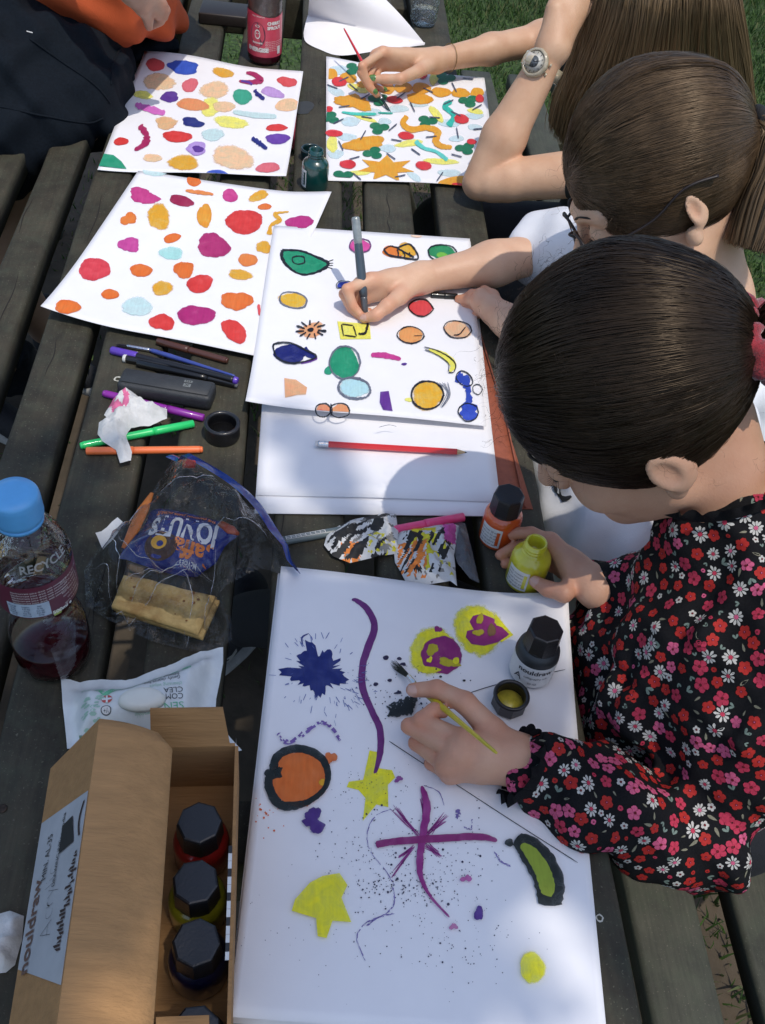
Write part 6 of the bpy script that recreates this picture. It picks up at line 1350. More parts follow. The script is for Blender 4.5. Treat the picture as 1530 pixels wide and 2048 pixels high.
def hair_cap(H, er, ec, zmin, tie, n, mats, shellm, parent, width=.0008, m=12, lift=.010, wavy=.0, seed=1, name='hair'):
    """hair drawn back over the skull to a tie point: dark under-layer plus thousands of strands"""
    rg = np.random.default_rng(seed); er = np.array(er); ec = np.array(ec); zy = np.array(sorted(zmin)); lim = lambda y: np.interp(y, zy[:, 0], zy[:, 1])
    va, vb_, vc = rg.normal(size=(3, 3)); fb = lambda Dn: 1 + .016 * np.sin(2.6 * (Dn @ va) + 1) + .011 * np.sin(4.3 * (Dn @ vb_)) + .006 * np.sin(8 * (Dn @ vc))
    # under-layer
    nu, nv = 72, 40; D = []
    for j in range(nv + 1):
        for i in range(nu): th = 2 * math.pi * i / nu; ph = math.pi * j / nv; D.append((math.sin(ph) * math.cos(th), math.sin(ph) * math.sin(th), math.cos(ph)))
    D = np.array(D); loc = ec + D * er * (.985 * fb(D))[:, None]; ok = loc[:, 2] > lim(loc[:, 1]) - .004; Rm = H.ax; Wp = np.array(H.C) + (loc * H.s) @ Rm
    F = []
    for j in range(nv):
        for i in range(nu):
            q = (j * nu + i, (j + 1) * nu + i, (j + 1) * nu + (i + 1) % nu, j * nu + (i + 1) % nu)
            if all(ok[k] for k in q): F.append(q)
    used = sorted({k for f in F for k in f}); mp = {k: i for i, k in enumerate(used)}
    hair = link(name, Wp[used], [tuple(mp[k] for k in f) for f in F], shellm, parent)
    # strands
    S_ = rg.normal(size=(n * 4, 3)); S_ /= np.linalg.norm(S_, axis=1, keepdims=True); lc = ec + S_ * er; keep = (lc[:, 2] > lim(lc[:, 1])); S_ = S_[keep][:n]
    # extra strands starting right at the hairline
    Q = rg.normal(size=(n * 30, 3)); Q /= np.linalg.norm(Q, axis=1, keepdims=True); lc = ec + Q * er; e = lc[:, 2] - lim(lc[:, 1]); Q = Q[(e > -.007) & (e < .010)][:n]; Q2 = rg.normal(size=(n * 20, 3)); Q2 /= np.linalg.norm(Q2, axis=1, keepdims=True); lc = ec + Q2 * er; e = lc[:, 2] - lim(lc[:, 1]); Q2 = Q2[(e > -.013) & (e < -.005)][:n // 22]     # fine hairs below the hairline
    S_ = np.concatenate([S_, Q, Q2])
    t0 = (np.array(tie) - ec) / er; t0 /= np.linalg.norm(t0); tt = np.linspace(0, 1, m)
    jt = rg.normal(size=S_.shape) * .05; T0 = t0 + jt; T0 /= np.linalg.norm(T0, axis=1, keepdims=True)
    om = np.arccos(np.clip((S_ * T0).sum(1), -1, 1))[:, None]; so = np.sin(om) + 1e-6
    A = (np.sin((1 - tt) * om) / so)[..., None] * S_[:, None] + (np.sin(tt * om) / so)[..., None] * T0[:, None]
    LC = rg.normal(size=(420, 3)); LC /= np.linalg.norm(LC, axis=1, keepdims=True); li = (S_ @ LC.T).argmax(1); Lc = LC[li]; oc = np.arccos(np.clip((Lc * t0).sum(1), -1, 1))[:, None]; sc0 = np.sin(oc) + 1e-6
    Ac = (np.sin((1 - tt) * oc) / sc0)[..., None] * Lc[:, None] + (np.sin(tt * oc) / sc0)[..., None] * t0
    A = A + (Ac - A) * (.55 * np.sin(tt * 3.14) ** .8)[None, :, None] * rg.uniform(.3, 1, (len(S_), 1, 1)); A /= np.linalg.norm(A, axis=2, keepdims=True)
    lk = rg.uniform(-1, 1, 420)[li]
    cl = np.sin(S_ @ rg.normal(size=(3, 3)) * 9).sum(1)                     # locks
    rad = 1 + lift * (rg.random(len(S_)) * .9)[:, None] + .004 * cl[:, None] * np.sin(tt * 3.14) + .007 * lk[:, None] * np.sin(tt * 3.14) + wavy * np.sin(tt * rg.uniform(5, 12, (len(S_), 1)) * 3 + rg.uniform(0, 6, (len(S_), 1)))
    rad = rad - .06 * np.clip(tt - .85, 0, 1)[None] * 2
    rad = rad * fb(A); lo = ec + A * rad[..., None] * er; P = np.array(H.C) + (lo * H.s) @ Rm; O = (A / er) @ Rm; O /= np.linalg.norm(O, axis=2, keepdims=True)
    O = O + rg.normal(size=(len(S_), 1, 3)) * .16
    wd = width * rg.uniform(.6, 1.2, (len(S_), 1)) * np.interp(tt, [0, .08, .9, 1], [.3, 1, 1, .7])
    strand_mesh('strands', P, O, wd, mats, hair); return hair
def ponytail(hair, guide, r, n, mats, width=.0009, m=16, seed=3, spread=1.6, name='ponytail'):
    rg = np.random.default_rng(seed); C = np.array(catmull(guide, m // (len(guide) - 1) + 1))[:m]; m = len(C); u = rg.uniform(0, 6.28, n); q = np.sqrt(rg.random(n)); T = np.gradient(C, axis=0)
    A = np.array([frame(t)[0] for t in T]); B = np.array([frame(t)[1] for t in T]); tt = np.linspace(0, 1, m); R = r * np.interp(tt, [0, .08, .5, 1], [.75, 1, spread, spread * .75])
    off = (A[None] * np.cos(u)[:, None, None] + B[None] * np.sin(u)[:, None, None]); P = C[None] + off * (q[:, None] * R[None])[..., None] + rg.normal(size=(n, 1, 3)) * .002 + (np.sin(tt * 7 + u[:, None] * 3) * .003)[..., None] * A[None]
    o = strand_mesh(name, P, off + rg.normal(size=(n, 1, 3)) * .3, np.tile(width * np.interp(tt, [0, .9, 1], [1, 1, .3]), (n, 1)), mats, hair); return o
def flyaways(hair, starts, n, m_, rad, seed=5, L=(.02, .06), name='loose_hairs', curl=.006):
    rg = np.random.default_rng(seed); P = []; O = []; m = 10; tt = np.linspace(0, 1, m)
    for _ in range(n):
        a, d = starts[rg.integers(len(starts))]; a = np.array(a) + rg.normal(size=3) * .012; d = np.array(d) + rg.normal(size=3) * .5; d /= np.linalg.norm(d); L_ = rg.uniform(*L); e1 = np.cross(d, rg.normal(size=3)); e1 /= np.linalg.norm(e1); e2 = np.cross(d, e1)
        w = rg.uniform(4, 9); ph = rg.uniform(0, 6); P.append(a + d * (tt * L_)[:, None] + e1 * (curl * tt * np.sin(w * tt + ph))[:, None] + e2 * (curl * tt * np.cos(w * tt + ph))[:, None]); O.append(np.tile(e1, (m, 1)))
    return strand_mesh(name, np.array(P), np.array(O), np.tile(rad * np.linspace(1, .4, m), (n, 1)), m_, hair)
def floral(cloth, V, F, n, seed=2, name='floral_print', sc=1.0, keep=None):
    """printed flowers and leaves laid onto the cloth: daisies, roses, red blossoms, small white ones, leaves"""
    rr = random.Random(seed); bv = bvh_of(V, F.tolist() if isinstance(F, np.ndarray) else F); Va = np.asarray(V); Fa = np.asarray(F); tri = Va[Fa[:, :3]]; ar = np.linalg.norm(np.cross(tri[:, 1] - tri[:, 0], tri[:, 2] - tri[:, 0]), axis=1); cdf = np.cumsum(ar) / ar.sum()
    cols = [(.50, .485, .45), (.56, .10, .20), (.38, .02, .016), (.46, .035, .075), (.16, .21, .18), (.20, .19, .135), (.13, .008, .014)]
    mats = [mat('print_' + k, c, .75, var=.14, vscale=600, spec=.25) for k, c in zip(('white', 'pink', 'red', 'rose', 'leaf', 'sage', 'wine'), cols)]
    out = MB(); pts = []; grid = {}; cell = .016
    def ok(p, d):
        k = tuple(int(math.floor(c / cell)) for c in p)
        for i in (-1, 0, 1):
            for j in (-1, 0, 1):
                for l in (-1, 0, 1):
                    for q, dq in grid.get((k[0] + i, k[1] + j, k[2] + l), ()):
                        if (q - p).length < (d + dq) * .5: return False
        grid.setdefault(k, []).append((p, d)); return True
    def put(o, t, b, nn, poly, m, lift):
        P = []
        for x, y in poly:
            s_ = o + t * x + b * y + nn * .012; h = bv.ray_cast(s_, -nn, .026)
            if h[0] is None or abs((h[0] - o).dot(nn)) > .0022 + .25 * math.hypot(x, y): return
            P.append(h[0] + h[1] * lift)
        out.add(P, [tuple(range(len(P)))] if len(P) < 5 else [(0, i, i + 1) for i in range(1, len(P) - 1)], m)
    def petal(L, w, a, r0=.0, k=6):
        o = [(r0, 0)] + [(r0 + (L - r0) * (.5 - .5 * math.cos(math.pi * u)) , 0) for u in ()]
        P = [(r0, 0), (r0 + (L - r0) * .35, w * .75), (r0 + (L - r0) * .75, w), (L, w * .35), (L, -w * .35), (r0 + (L - r0) * .75, -w), (r0 + (L - r0) * .35, -w * .75)]
        return [(x * math.cos(a) - y * math.sin(a), x * math.sin(a) + y * math.cos(a)) for x, y in P]
    def disc(r, x=0, y=0, k=7, j=.0): return [(x + r * (1 + rr.uniform(-j, j)) * math.cos(2 * math.pi * i / k), y + r * (1 + rr.uniform(-j, j)) * math.sin(2 * math.pi * i / k)) for i in range(k)]
    for size_round, (types, tries) in enumerate(((('daisy', 'rose', 'red', 'rose2', 'daisy', 'red'), n), (('small', 'leaf', 'leaf2', 'leaf2', 'bud', 'leaf'), n * 3))):
        for _ in range(tries):
            f = min(int(np.searchsorted(cdf, rr.random())), len(Fa) - 1); u, v = rr.random(), rr.random()
            if u + v > 1: u, v = 1 - u, 1 - v
            a, b_, c_ = tri[f]; p = Vector(a + (b_ - a) * u + (c_ - a) * v); nn = Vector(np.cross(b_ - a, c_ - a)).normalized()
            if keep and not keep(p): continue
            ty = rr.choice(types); s_ = sc * rr.uniform(.85, 1.15)
            if not ok(p, (.0155 if size_round == 0 else .0105) * sc): continue
            t, b, _ = frame(nn); A = rr.uniform(0, 6.28); t, b = t * math.cos(A) + b * math.sin(A), b * math.cos(A) - t * math.sin(A)
            if ty == 'daisy':
                k = rr.choice((9, 10, 11))
                for i in range(k): put(p, t, b, nn, petal(.0088 * s_ * rr.uniform(.85, 1.1), .0015 * s_, 2 * math.pi * i / k + rr.uniform(-.08, .08), .002 * s_), 0, .0005)
                put(p, t, b, nn, disc(.0026 * s_), rr.choice((1, 3)), .0008)
            elif ty in ('rose', 'rose2'):
                m = 1 if ty == 'rose' else 3
                put(p, t, b, nn, disc(.0062 * s_, k=11, j=.14), m, .0004)
                for i in range(5): a_ = i * 1.257; put(p, t, b, nn, disc(.0036 * s_, .0050 * s_ * math.cos(a_), .0050 * s_ * math.sin(a_), 8, .1), m, .00045)
                for i in range(5): a_ = i * 1.257 + .6; put(p, t, b, nn, [(.0018 * s_ * math.cos(a_), .0018 * s_ * math.sin(a_)), (.0062 * s_ * math.cos(a_ + .1), .0062 * s_ * math.sin(a_ + .1)), (.0062 * s_ * math.cos(a_ + .2), .0062 * s_ * math.sin(a_ + .2))], 6, .0008)
                put(p, t, b, nn, disc(.0018 * s_, .001, 0, 6), 6, .0008)
            elif ty == 'red':
                for i in range(5): a_ = i * 1.257; put(p, t, b, nn, disc(.0033 * s_, .0042 * s_ * math.cos(a_), .0042 * s_ * math.sin(a_), 7, .08), 2, .0005)
                put(p, t, b, nn, disc(.0016 * s_), 6, .0008); put(p, t, b, nn, disc(.0008 * s_, k=5), 1, .001)
            elif ty == 'small':
                for i in range(5): a_ = i * 1.257; put(p, t, b, nn, disc(.0019 * s_, .0028 * s_ * math.cos(a_), .0028 * s_ * math.sin(a_), 6), 0, .0005)
                put(p, t, b, nn, disc(.0014 * s_), 6, .0008)
            elif ty == 'bud': put(p, t, b, nn, disc(.003 * s_, k=8, j=.15), rr.choice((1, 2, 3)), .0005); put(p, t, b, nn, disc(.001 * s_, k=5), 6, .0008)
            else:
                L = .0058 * s_ * rr.uniform(.8, 1.4); m = 4 if ty == 'leaf' else 5
                for sg in ((0,) if ty == 'leaf2' else (-.5, .5)): put(p, t, b, nn, petal(L, L * .24, sg, -L * .4 if ty == 'leaf2' else 0), m, .0004)
    o = out.build(name, mats, cloth, smooth=True, kind='stuff'); return o
def ruffle(c, ax, r, amp, ht, m, parent, n=120, waves=17, name='ruffle', ell=1.0):
    a, b, d = frame(ax); V = []; F = []
    for j in range(4):
        for i in range(n):
            t = 2 * math.pi * i / n; u = j / 3; rr_ = r + u * ht * .5 + amp * u * math.sin(waves * t + .7 * math.sin(3 * t)); V.append(c + a * rr_ * math.cos(t) + b * rr_ * ell * math.sin(t) + d * (u * ht + amp * .6 * u * math.cos(waves * t * 1.0 + math.sin(2 * t))))
    for j in range(3):
        for i in range(n): i2 = (i + 1) % n; F.append((j * n + i, j * n + i2, (j + 1) * n + i2, (j + 1) * n + i))
    return link(name, V, F, m, parent)

# ---------------------------------------------------------------- girl in the floral blouse
H1 = Head((.298, .619, .270), .78, .073, -.124, 1.0, .88)
wristL = (1042, 1522, .034); elbL = W(.382, .366, -.030); shL = W(.425, .44, .10); shR = W(.485, .645, .05); elbR = W(.465, .685, -.065); wristR = (1196, 1176, .038)
nb = W(.405, .575, .172)
mc1 = [(925, 1478, .052, .0100), (914, 1505, .049, .0104), (894, 1530, .037, .0098), (900, 1548, .022, .0088)]
fg1 = [[(842, 1440, .046, .0084), (868, 1419, .052, .0074), (886, 1424, .050, .0066)], [(818, 1452, .036, .0084), (836, 1444, .020, .0074), (862, 1452, .018, .0066)], [(832, 1486, .024, .0080), (846, 1490, .011, .0068), (870, 1498, .010, .006)], [(862, 1526, .014, .0072), (872, 1524, .009, .0062), (888, 1526, .009, .0056)]]
th1 = [(985, 1462, .046, .0135), (930, 1405, .056, .0110), (874, 1378, .053, .0092), (826, 1380, .044, .0076)]
b1 = H1.prims() + [cap_(H1.p(0, -.035, -.05), nb, .043, .044, .02), cap_(nb, shL, .036, .036, .02), cap_(nb, shR, .036, .036, .02), cap_(nb + Vector((.02, 0, -.03)), W(.50, .56, -.16), .05, .09, .03), cap_(W(.50, .51, -.17), W(.50, .61, -.17), .095, k=.04),
    cap_(shL, elbL, .032, .027, .02), cap_(elbL, K(wristL), .027, .0205, .015), cap_(shR, elbR, .038, .032, .02), cap_(elbR, K(wristR), .031, .021, .015)]
b1 += hand_prims(wristL, .0225, mc1, fg1, th1)
mcR = [(1100, 1082, .046, .0095), (1112, 1100, .034, .0098), (1118, 1118, .022, .0092), (1126, 1140, .014, .0085)]
fgR = [[(1062, 1066, .044, .008), (1038, 1066, .036, .0072), (1025, 1070, .030, .0064)], [(1070, 1086, .026, .008), (1026, 1096, .020, .0072), (1000, 1110, .016, .0064)], [(1082, 1108, .016, .0078), (1040, 1120, .011, .007), (1010, 1128, .010, .006)], [(1092, 1130, .012, .007), (1060, 1146, .010, .006), (1046, 1150, .009, .0055)]]
thR = [(1152, 1160, .034, .0130), (1128, 1186, .036, .0108), (1096, 1178, .033, .0090), (1070, 1163, .031, .0074)]
b1 += hand_prims(wristR, .021, mcR, fgR, thR)
b1 += [cap_(W(.50, .60, -.20), W(.17, .72, -.20), .075, .055, .03), cap_(W(.17, .72, -.20), W(-.07, 1.0, -.60), .052, .038, .02), cap_(W(.50, .50, -.20), W(.20, .50, -.20), .075, .055, .03), cap_(W(.20, .50, -.20), W(.16, .62, -.62), .052, .038, .02)]
V, F = organic(b1, .0026); p1 = link('person', V, F, SK1); flush(p1)
tag(p1, 'girl in a floral blouse with dark tied-back hair, painting with a yellow brush', 'person'); H1.eyes(p1)
m_nail = mat('bare_nail', (.56, .33, .25), .25, coat=.4, var=.03)
nail((826, 1380, .044), (874, 1378, .053), CB, .0076, m_nail, p1); nail((1070, 1163, .031), (1096, 1178, .033), CB, .0074, m_nail, p1)
# blouse
m_blouse = mat('black_chiffon', (.0068, .0068, .0085), .85, var=.25, vscale=700, bump=.35, bscale=1400, spec=.18)
cw = K((1062, 1542, .035)); cw2 = K((1222, 1180, .034))
bl1 = [cap_(nb + Vector((.012, 0, -.010)), W(.43, .56, .09), .064, .09, .03), cap_(nb + Vector((.008, 0, -.006)), shL, .056, .055, .03), cap_(nb + Vector((.012, 0, -.008)), shR, .052, .042, .03), cap_(shL, shR, .052, .042, k=.03), cap_(W(.40, .50, .06), W(.43, .575, .05), .085, .074, .04), cap_(W(.375, .50, -.03), W(.375, .59, -.03), .078, .074, .05), cap_(W(.465, .53, .0), W(.465, .59, .0), .09, k=.05), cap_(W(.50, .535, -.12), W(.50, .60, -.12), .10, k=.05), cap_(W(.51, .535, -.20), W(.51, .60, -.20), .108, k=.04),
    cap_(shL, W(.415, .405, .015), .052, .050, .03), cap_(W(.415, .405, .015), elbL + Vector((0, .005, 0)), .050, .046, .03), cap_(elbL, cw.lerp(elbL, .35), .046, .040, .025), cap_(cw.lerp(elbL, .35), cw, .041, .0275, .02), cap_(shR, elbR, .048, .042, .03), cap_(elbR, cw2, .040, .026, .02)]
fold1 = lambda P: wave(P, [((14, 62, 18), .0045, .4), ((75, 30, -22), .0042, 2.0), ((40, -95, 70), .0026, 1.0), ((150, 60, 100), .0013, .3)])
bV, bF = organic(bl1, .0036, fold1, margin=.012)
blouse = link('blouse', bV, bF, m_blouse, p1); random.seed(21)
floral(blouse, bV, bF, 8200, sc=.75, keep=lambda p: p.z > TZ - .27)
ruffle(cw + (K(wristL) - cw).normalized() * .001, K(wristL) - elbL, .0265, .0052, .013, m_blouse, blouse, n=180, waves=15, name='cuff_ruffle')
ruffle(cw2, K(wristR) - elbR, .0235, .003, .009, m_blouse, blouse, n=140, waves=14, name='cuff_ruffle')
nr = ruffle(nb + (H1.p(0, -.035, -.05) - nb) * .36, (H1.p(0, -.035, -.05) - nb), .054, .0045, .014, m_blouse, blouse, n=200, waves=22, name='neck_ruffle', ell=1.12)
# trousers and shoes
m_leg = mat('black_cotton', (.010, .011, .016), .85, bump=.3, bscale=500)
tr = organic([cap_(W(.50, .60, -.20), W(.16, .725, -.20), .084, .064, .03), cap_(W(.50, .50, -.20), W(.19, .50, -.20), .084, .064, .03), cap_(W(.50, .50, -.19), W(.50, .61, -.19), .10, k=.03), cap_(W(.17, .72, -.20), W(-.06, .985, -.57), .064, .048, .02), cap_(W(.20, .50, -.20), W(.16, .60, -.55), .062, .05, .02)], .006, lambda P: wave(P, [((40, 60, 30), .003, 1)]))
link('trousers', *tr, m_leg, p1)
m_shoe, m_sole = mat('black_knit', (.008, .009, .014), .8, bump=.4, bscale=600), mat('grey_sole', (.30, .30, .29), .7, var=.1)
def shoe(c, ang, L, parent, logo=False):
    d = Vector((math.cos(ang), math.sin(ang), 0)); sd_ = Vector((-d.y, d.x, 0)); c = Vector(c)
    up_ = organic([cap_(c + Vector((0, 0, .052)), c + d * L * .62 + Vector((0, 0, .040)), .036, .032, .02), cap_(c + Vector((0, 0, .06)), c + Vector((0, 0, .135)), .038, .042, .02)], .004)
    s_ = link('shoe', *up_, m_shoe, parent)
    V = []; F = []; n = 28
    for z in (.002, .020, .026):
        for i in range(n):
            t = 2 * math.pi * i / n; x = math.cos(t); w = .043 - .008 * x; V.append(c + d * (L * .31 + (L * .31 + .046) * x) + sd_ * w * math.sin(t) * (1 if z < .026 else .93) + Vector((0, 0, z)))
    for j in (0, 1):
        for i in range(n): i2 = (i + 1) % n; F.append((j * n + i, j * n + i2, (j + 1) * n + i2, (j + 1) * n + i))
    F.append(tuple(range(n - 1, -1, -1))); F.append(tuple(2 * n + i for i in range(n))); link('sole', V, F, m_sole, s_)
    if logo:
        sgn = logo; pts = [(.30, .052, .004), (.36, .044, .007), (.46, .048, .006), (.58, .058, .004), (.70, .068, .001)]; V = []; F = []; bv = bvh_of(*up_)
        for x, z, w in pts:
            for q in (-1, 1):
                o_ = c + d * (L * x) + sd_ * sgn * .12 + Vector((0, 0, z + w * q)); h = bv.ray_cast(o_, -sd_ * sgn); V.append(h[0] + h[1] * .0012 if h[0] is not None else o_ - sd_ * sgn * .085)
        for i in range(len(pts) - 1): F.append((2 * i, 2 * i + 1, 2 * i + 3, 2 * i + 2))
        link('side_mark', V, F, m_sole, s_)
    return s_
shoe(W(-.075, 1.075, -.74), -2.2, .22, p1, 1); shoe(W(.16, .64, -.74), 2.6, .22, p1)
# hair
hm1 = hair_mat('hair_black_brown', (.0048, .0033, .0025), (.0225, .0142, .009), rough=.36, spec=.26); sh1 = mat('hair_under', (.006, .005, .004), .6)
zm1 = [(-.14, -.05), (-.06, -.034), (-.045, .0), (-.03, .036), (.0, .040), (.02, .026), (.045, .000), (.06, .006), (.08, .034), (.14, .046)]
hair1 = hair_cap(H1, (.0975, .104, .105), (-.012, -.007, .041), zm1, (0, -.108, .006), 11000, hm1, sh1, p1, width=.00042, lift=.05, wavy=.004, seed=4)
tie1 = H1.p(0, -.112, .004)
sc_ = []; a, b, d = frame(-H1.F + H1.Up * .25); V, F = [], []
for i in range(64):
    for k in range(14):
        t = 2 * math.pi * i / 64; q = 2 * math.pi * k / 14; R_s = .031 + .003 * math.sin(9 * t); r_ = .0125 + .0028 * math.sin(11 * t + 2 * math.sin(q)) + random.uniform(-.0006, .0006); V.append(tie1 + a * (R_s + r_ * math.cos(q)) * math.cos(t) + b * (R_s + r_ * math.cos(q)) * math.sin(t) + d * r_ * math.sin(q))
for i in range(64):
    for k in range(14): F.append((i * 14 + k, i * 14 + (k + 1) % 14, ((i + 1) % 64) * 14 + (k + 1) % 14, ((i + 1) % 64) * 14 + k))
link('hair_tie', V, F, mat('red_velvet', S((150, 26, 40)), .85, var=.25, vscale=300, bump=.6, bscale=500, sheen=.6), hair1)
ponytail(hair1, [tie1, tie1 - H1.F * .05 + H1.Up * .01, tie1 - H1.F * .09 - Vector((-.02, .0, .05)), tie1 - H1.F * .10 - Vector((-.03, .02, .15)), tie1 - H1.F * .10 - Vector((-.03, .03, .24))], .022, 900, hm1)
fs = [(H1.p(x, y, z), (H1.L * x * 6 + H1.F * .9 + H1.Up * .5)) for x, y, z in [(-.05, .075, .07), (-.02, .09, .07), (.01, .092, .065), (.04, .078, .06), (.055, .06, .045), (0, .07, .10), (-.04, .05, .11), (.06, .04, .03)]]
flyaways(hair1, [(tuple(a), tuple(d)) for a, d in fs], 90, hm1, .00011, L=(.008, .030))
flyaways(hair1, [(tuple(H1.p(x, y, z)), tuple(H1.L * x * 8 - H1.F * .6 - H1.Up * .3)) for x, y, z in [(.074, -.03, .0), (.07, -.05, -.03), (.05, -.085, -.05), (.03, -.10, -.05)]], 16, hm1, .00009, L=(.008, .02), seed=8, name='nape_hairs')

_r = np.random.default_rng(77); fz = []
for _ in range(160):
    v = _r.normal(size=3); v /= np.linalg.norm(v); lo_ = np.array((-.008, -.013, .043)) + v * np.array((.0945, .111, .108))
    if lo_[1] > -.03 and lo_[2] > .05 - .4 * max(0, -lo_[1]): q = H1.p(*lo_); fz.append((tuple(q), tuple((H1.L * v[0] + H1.F * v[1] + H1.Up * v[2]) * .35 - H1.F * .8)))
flyaways(hair1, fz, 700, hm1, .00014, seed=12, L=(.005, .016), name='fuzz', curl=.002)

# ---------------------------------------------------------------- girl with spectacles and white shirt
H2 = Head((.402, .985, .272), .56, -.27, .12, 1.0, .66)
nb2 = W(.475, .965, .135); s2L = W(.47, .81, .07); s2R = W(.435, 1.125, .10); e2R = K((1150, 488, .055)); w2 = (842, 556, .034); e2L = W(.42, .80, -.02); w2L = (1012, 640, .030)
mc2 = [(742, 560, .050, .0098), (722, 570, .044, .0100), (716, 582, .034, .0094), (722, 600, .023, .0085)]
fg2 = [[(694, 578, .050, .0082), (706, 612, .030, .0072), (724, 634, .017, .0064)], [(688, 588, .036, .0082), (702, 616, .020, .0072), (720, 636, .012, .0064)], [(696, 604, .022, .0078), (706, 622, .012, .0066), (724, 630, .009, .006)], [(712, 616, .013, .007), (722, 622, .009, .006), (738, 622, .009, .0055)]]
th2 = [(800, 592, .036, .0132), (774, 612, .036, .0108), (752, 630, .028, .0090), (728, 637, .020, .0074)]
b2 = H2.prims() + [cap_(H2.p(0, -.035, -.05), nb2, .043, .047, .03), cap_(nb2, s2L, .045, .04, .03), cap_(nb2, s2R, .045, .04, .03), cap_(nb2, W(.52, .95, -.16), .07, .09, .05), cap_(W(.52, .90, -.17), W(.52, 1.0, -.17), .09, k=.04),
    cap_(s2R, e2R, .038, .033, .02), cap_(e2R, K((985, 528, .045)), .031, .029, .02), cap_(K((985, 528, .045)), K(w2), .029, .0200, .02), cap_(s2L, e2L, .038, .031, .02), cap_(e2L, K(w2L), .030, .021, .015)]
b2 += hand_prims(w2, .0225, mc2, fg2, th2)
mc2L = [(962, 590, .034, .0096), (958, 604, .030, .0098), (964, 616, .022, .0092), (978, 628, .015, .0085)]
fg2L = [[(944, 588, .030, .0078), (936, 592, .024, .007)], [(932, 598, .022, .008), (917, 598, .016, .0066)], [(944, 612, .014, .0076), (930, 612, .012, .0064)], [(962, 628, .012, .007), (950, 630, .011, .006)]]
b2 += hand_prims(w2L, .021, mc2L, fg2L, [(1000, 622, .034, .0125), (985, 592, .034, .0100), (968, 580, .032, .008)])
b2 += [cap_(W(.52, 1.0, -.20), W(.20, 1.02, -.20), .075, .055, .03), cap_(W(.20, 1.02, -.20), W(.22, 1.06, -.64), .052, .036, .02), cap_(W(.52, .90, -.20), W(.22, .88, -.20), .075, .055, .03), cap_(W(.22, .88, -.20), W(.26, .92, -.64), .052, .036, .02)]
V, F = organic(b2, .0027); p2 = link('person', V, F, SK2); flush(p2); tag(p2, 'girl in spectacles and white shirt drawing with a grey brush pen', 'person'); H2.eyes(p2, (70, 60, 50))
nail((728, 637, .020), (752, 630, .028), CB, .0074, m_nail, p2)
m_shirt = mat('white_cotton', (.74, .75, .78), .85, var=.03, vscale=30, bump=.2, bscale=900)
sh = [cap_(W(.50, .95, .02), W(.545, .95, -.17), .105, .125, .05), cap_(W(.54, .88, -.19), W(.54, 1.02, -.19), .115, k=.04), cap_(W(.475, .965, .11), W(.48, .96, .06), .06, .09, .03), cap_(s2L, s2R, .052, k=.03), cap_(W(.46, .88, .0), W(.46, 1.03, .0), .10, k=.05), cap_(W(.425, .79, -.085), W(.42, .99, -.085), .105, .11, .05), cap_(W(.47, .78, -.17), W(.52, 1.02, -.18), .11, .12, .05), cap_(W(.395, .75, -.14), W(.40, .92, -.13), .085, .09, .05),
    cap_(s2R, K((1094, 494, .052)), .062, .054, .03), cap_(s2L, e2L, .052, .047, .03)]
shV, shF = organic(sh, .004, lambda P: wave(P, [((30, 50, 10), .004, .5), ((70, -30, 50), .003, 2.2), ((20, 90, -40), .002, 1)]), margin=.012)
shirt = link('shirt', shV, shF, m_shirt, p2); sb = bvh_of(shV, shF)
def on_cloth(bv, px, py): d = (U(px, py, -.05) - CAMP).normalized(); h = bv.ray_cast(CAMP, d); return (h[0], h[1]) if h[0] is not None else (U(px, py, -.1), Vector((0, 0, 1)))
lV = []; lq = [(x_ - 20, y_ + 26) for x_, y_ in [(1126, 938), (1140, 940), (1166, 968), (1160, 974), (1146, 978), (1130, 956)]]
pl_ = [on_cloth(sb, *p) for p in lq]; bd = link('badge', [p + n_ * .002 for p, n_ in pl_], [tuple(range(len(pl_)))[::-1]], m_print, shirt, smooth=False)
t = MB()
for i in range(3):
    q = [on_cloth(sb, x - 20, y + 26) for x, y in [(1138 + i * 7, 962 + i * 3 - i * 5), (1142 + i * 7, 964 + i * 3 - i * 5), (1142 + i * 7, 952 + i * 2), (1138 + i * 7, 951 + i * 2)]]; t.add([p + n_ * .003 for p, n_ in q], [(0, 1, 2, 3)])
t.build('stripes', m_label, bd, smooth=False)
tr = organic([cap_(W(.52, 1.0, -.20), W(.19, 1.02, -.20), .084, .062, .03), cap_(W(.52, .90, -.20), W(.21, .88, -.20), .084, .062, .03), cap_(W(.52, .89, -.19), W(.52, 1.01, -.19), .10, k=.03), cap_(W(.20, 1.02, -.20), W(.22, 1.06, -.62), .062, .045, .02), cap_(W(.22, .88, -.20), W(.26, .92, -.62), .062, .045, .02)], .006)
link('trousers', *tr, m_leg, p2); shoe(W(.23, 1.07, -.74), 2.9, .22, p2); shoe(W(.27, .92, -.74), 3.0, .22, p2)
hm2 = hair_mat('hair_brown', (.018, .0115, .006), (.105, .066, .036), rough=.36, spec=.32); sh2 = mat('hair_under_brown', (.014, .010, .007), .6)
zm2 = [(-.14, -.066), (-.06, -.055), (-.04, -.03), (-.02, .018), (.0, .022), (.02, .010), (.045, .0), (.062, .03), (.08, .058), (.14, .066)]
hair2 = hair_cap(H2, (.088, .103, .101), (-.003, -.011, .042), zm2, (0, -.118, .020), 11000, hm2, sh2, p2, width=.00042, lift=.032, seed=14)
tie2 = H2.p(0, -.120, .022)
V, F = [], []; a, b, d = frame(-H2.F)
for i in range(36):
    for k in range(10): t = 2 * math.pi * i / 36; q = 2 * math.pi * k / 10; V.append(tie2 + a * (.016 + .005 * math.cos(q)) * math.cos(t) + b * (.016 + .005 * math.cos(q)) * math.sin(t) + d * .007 * math.sin(q))
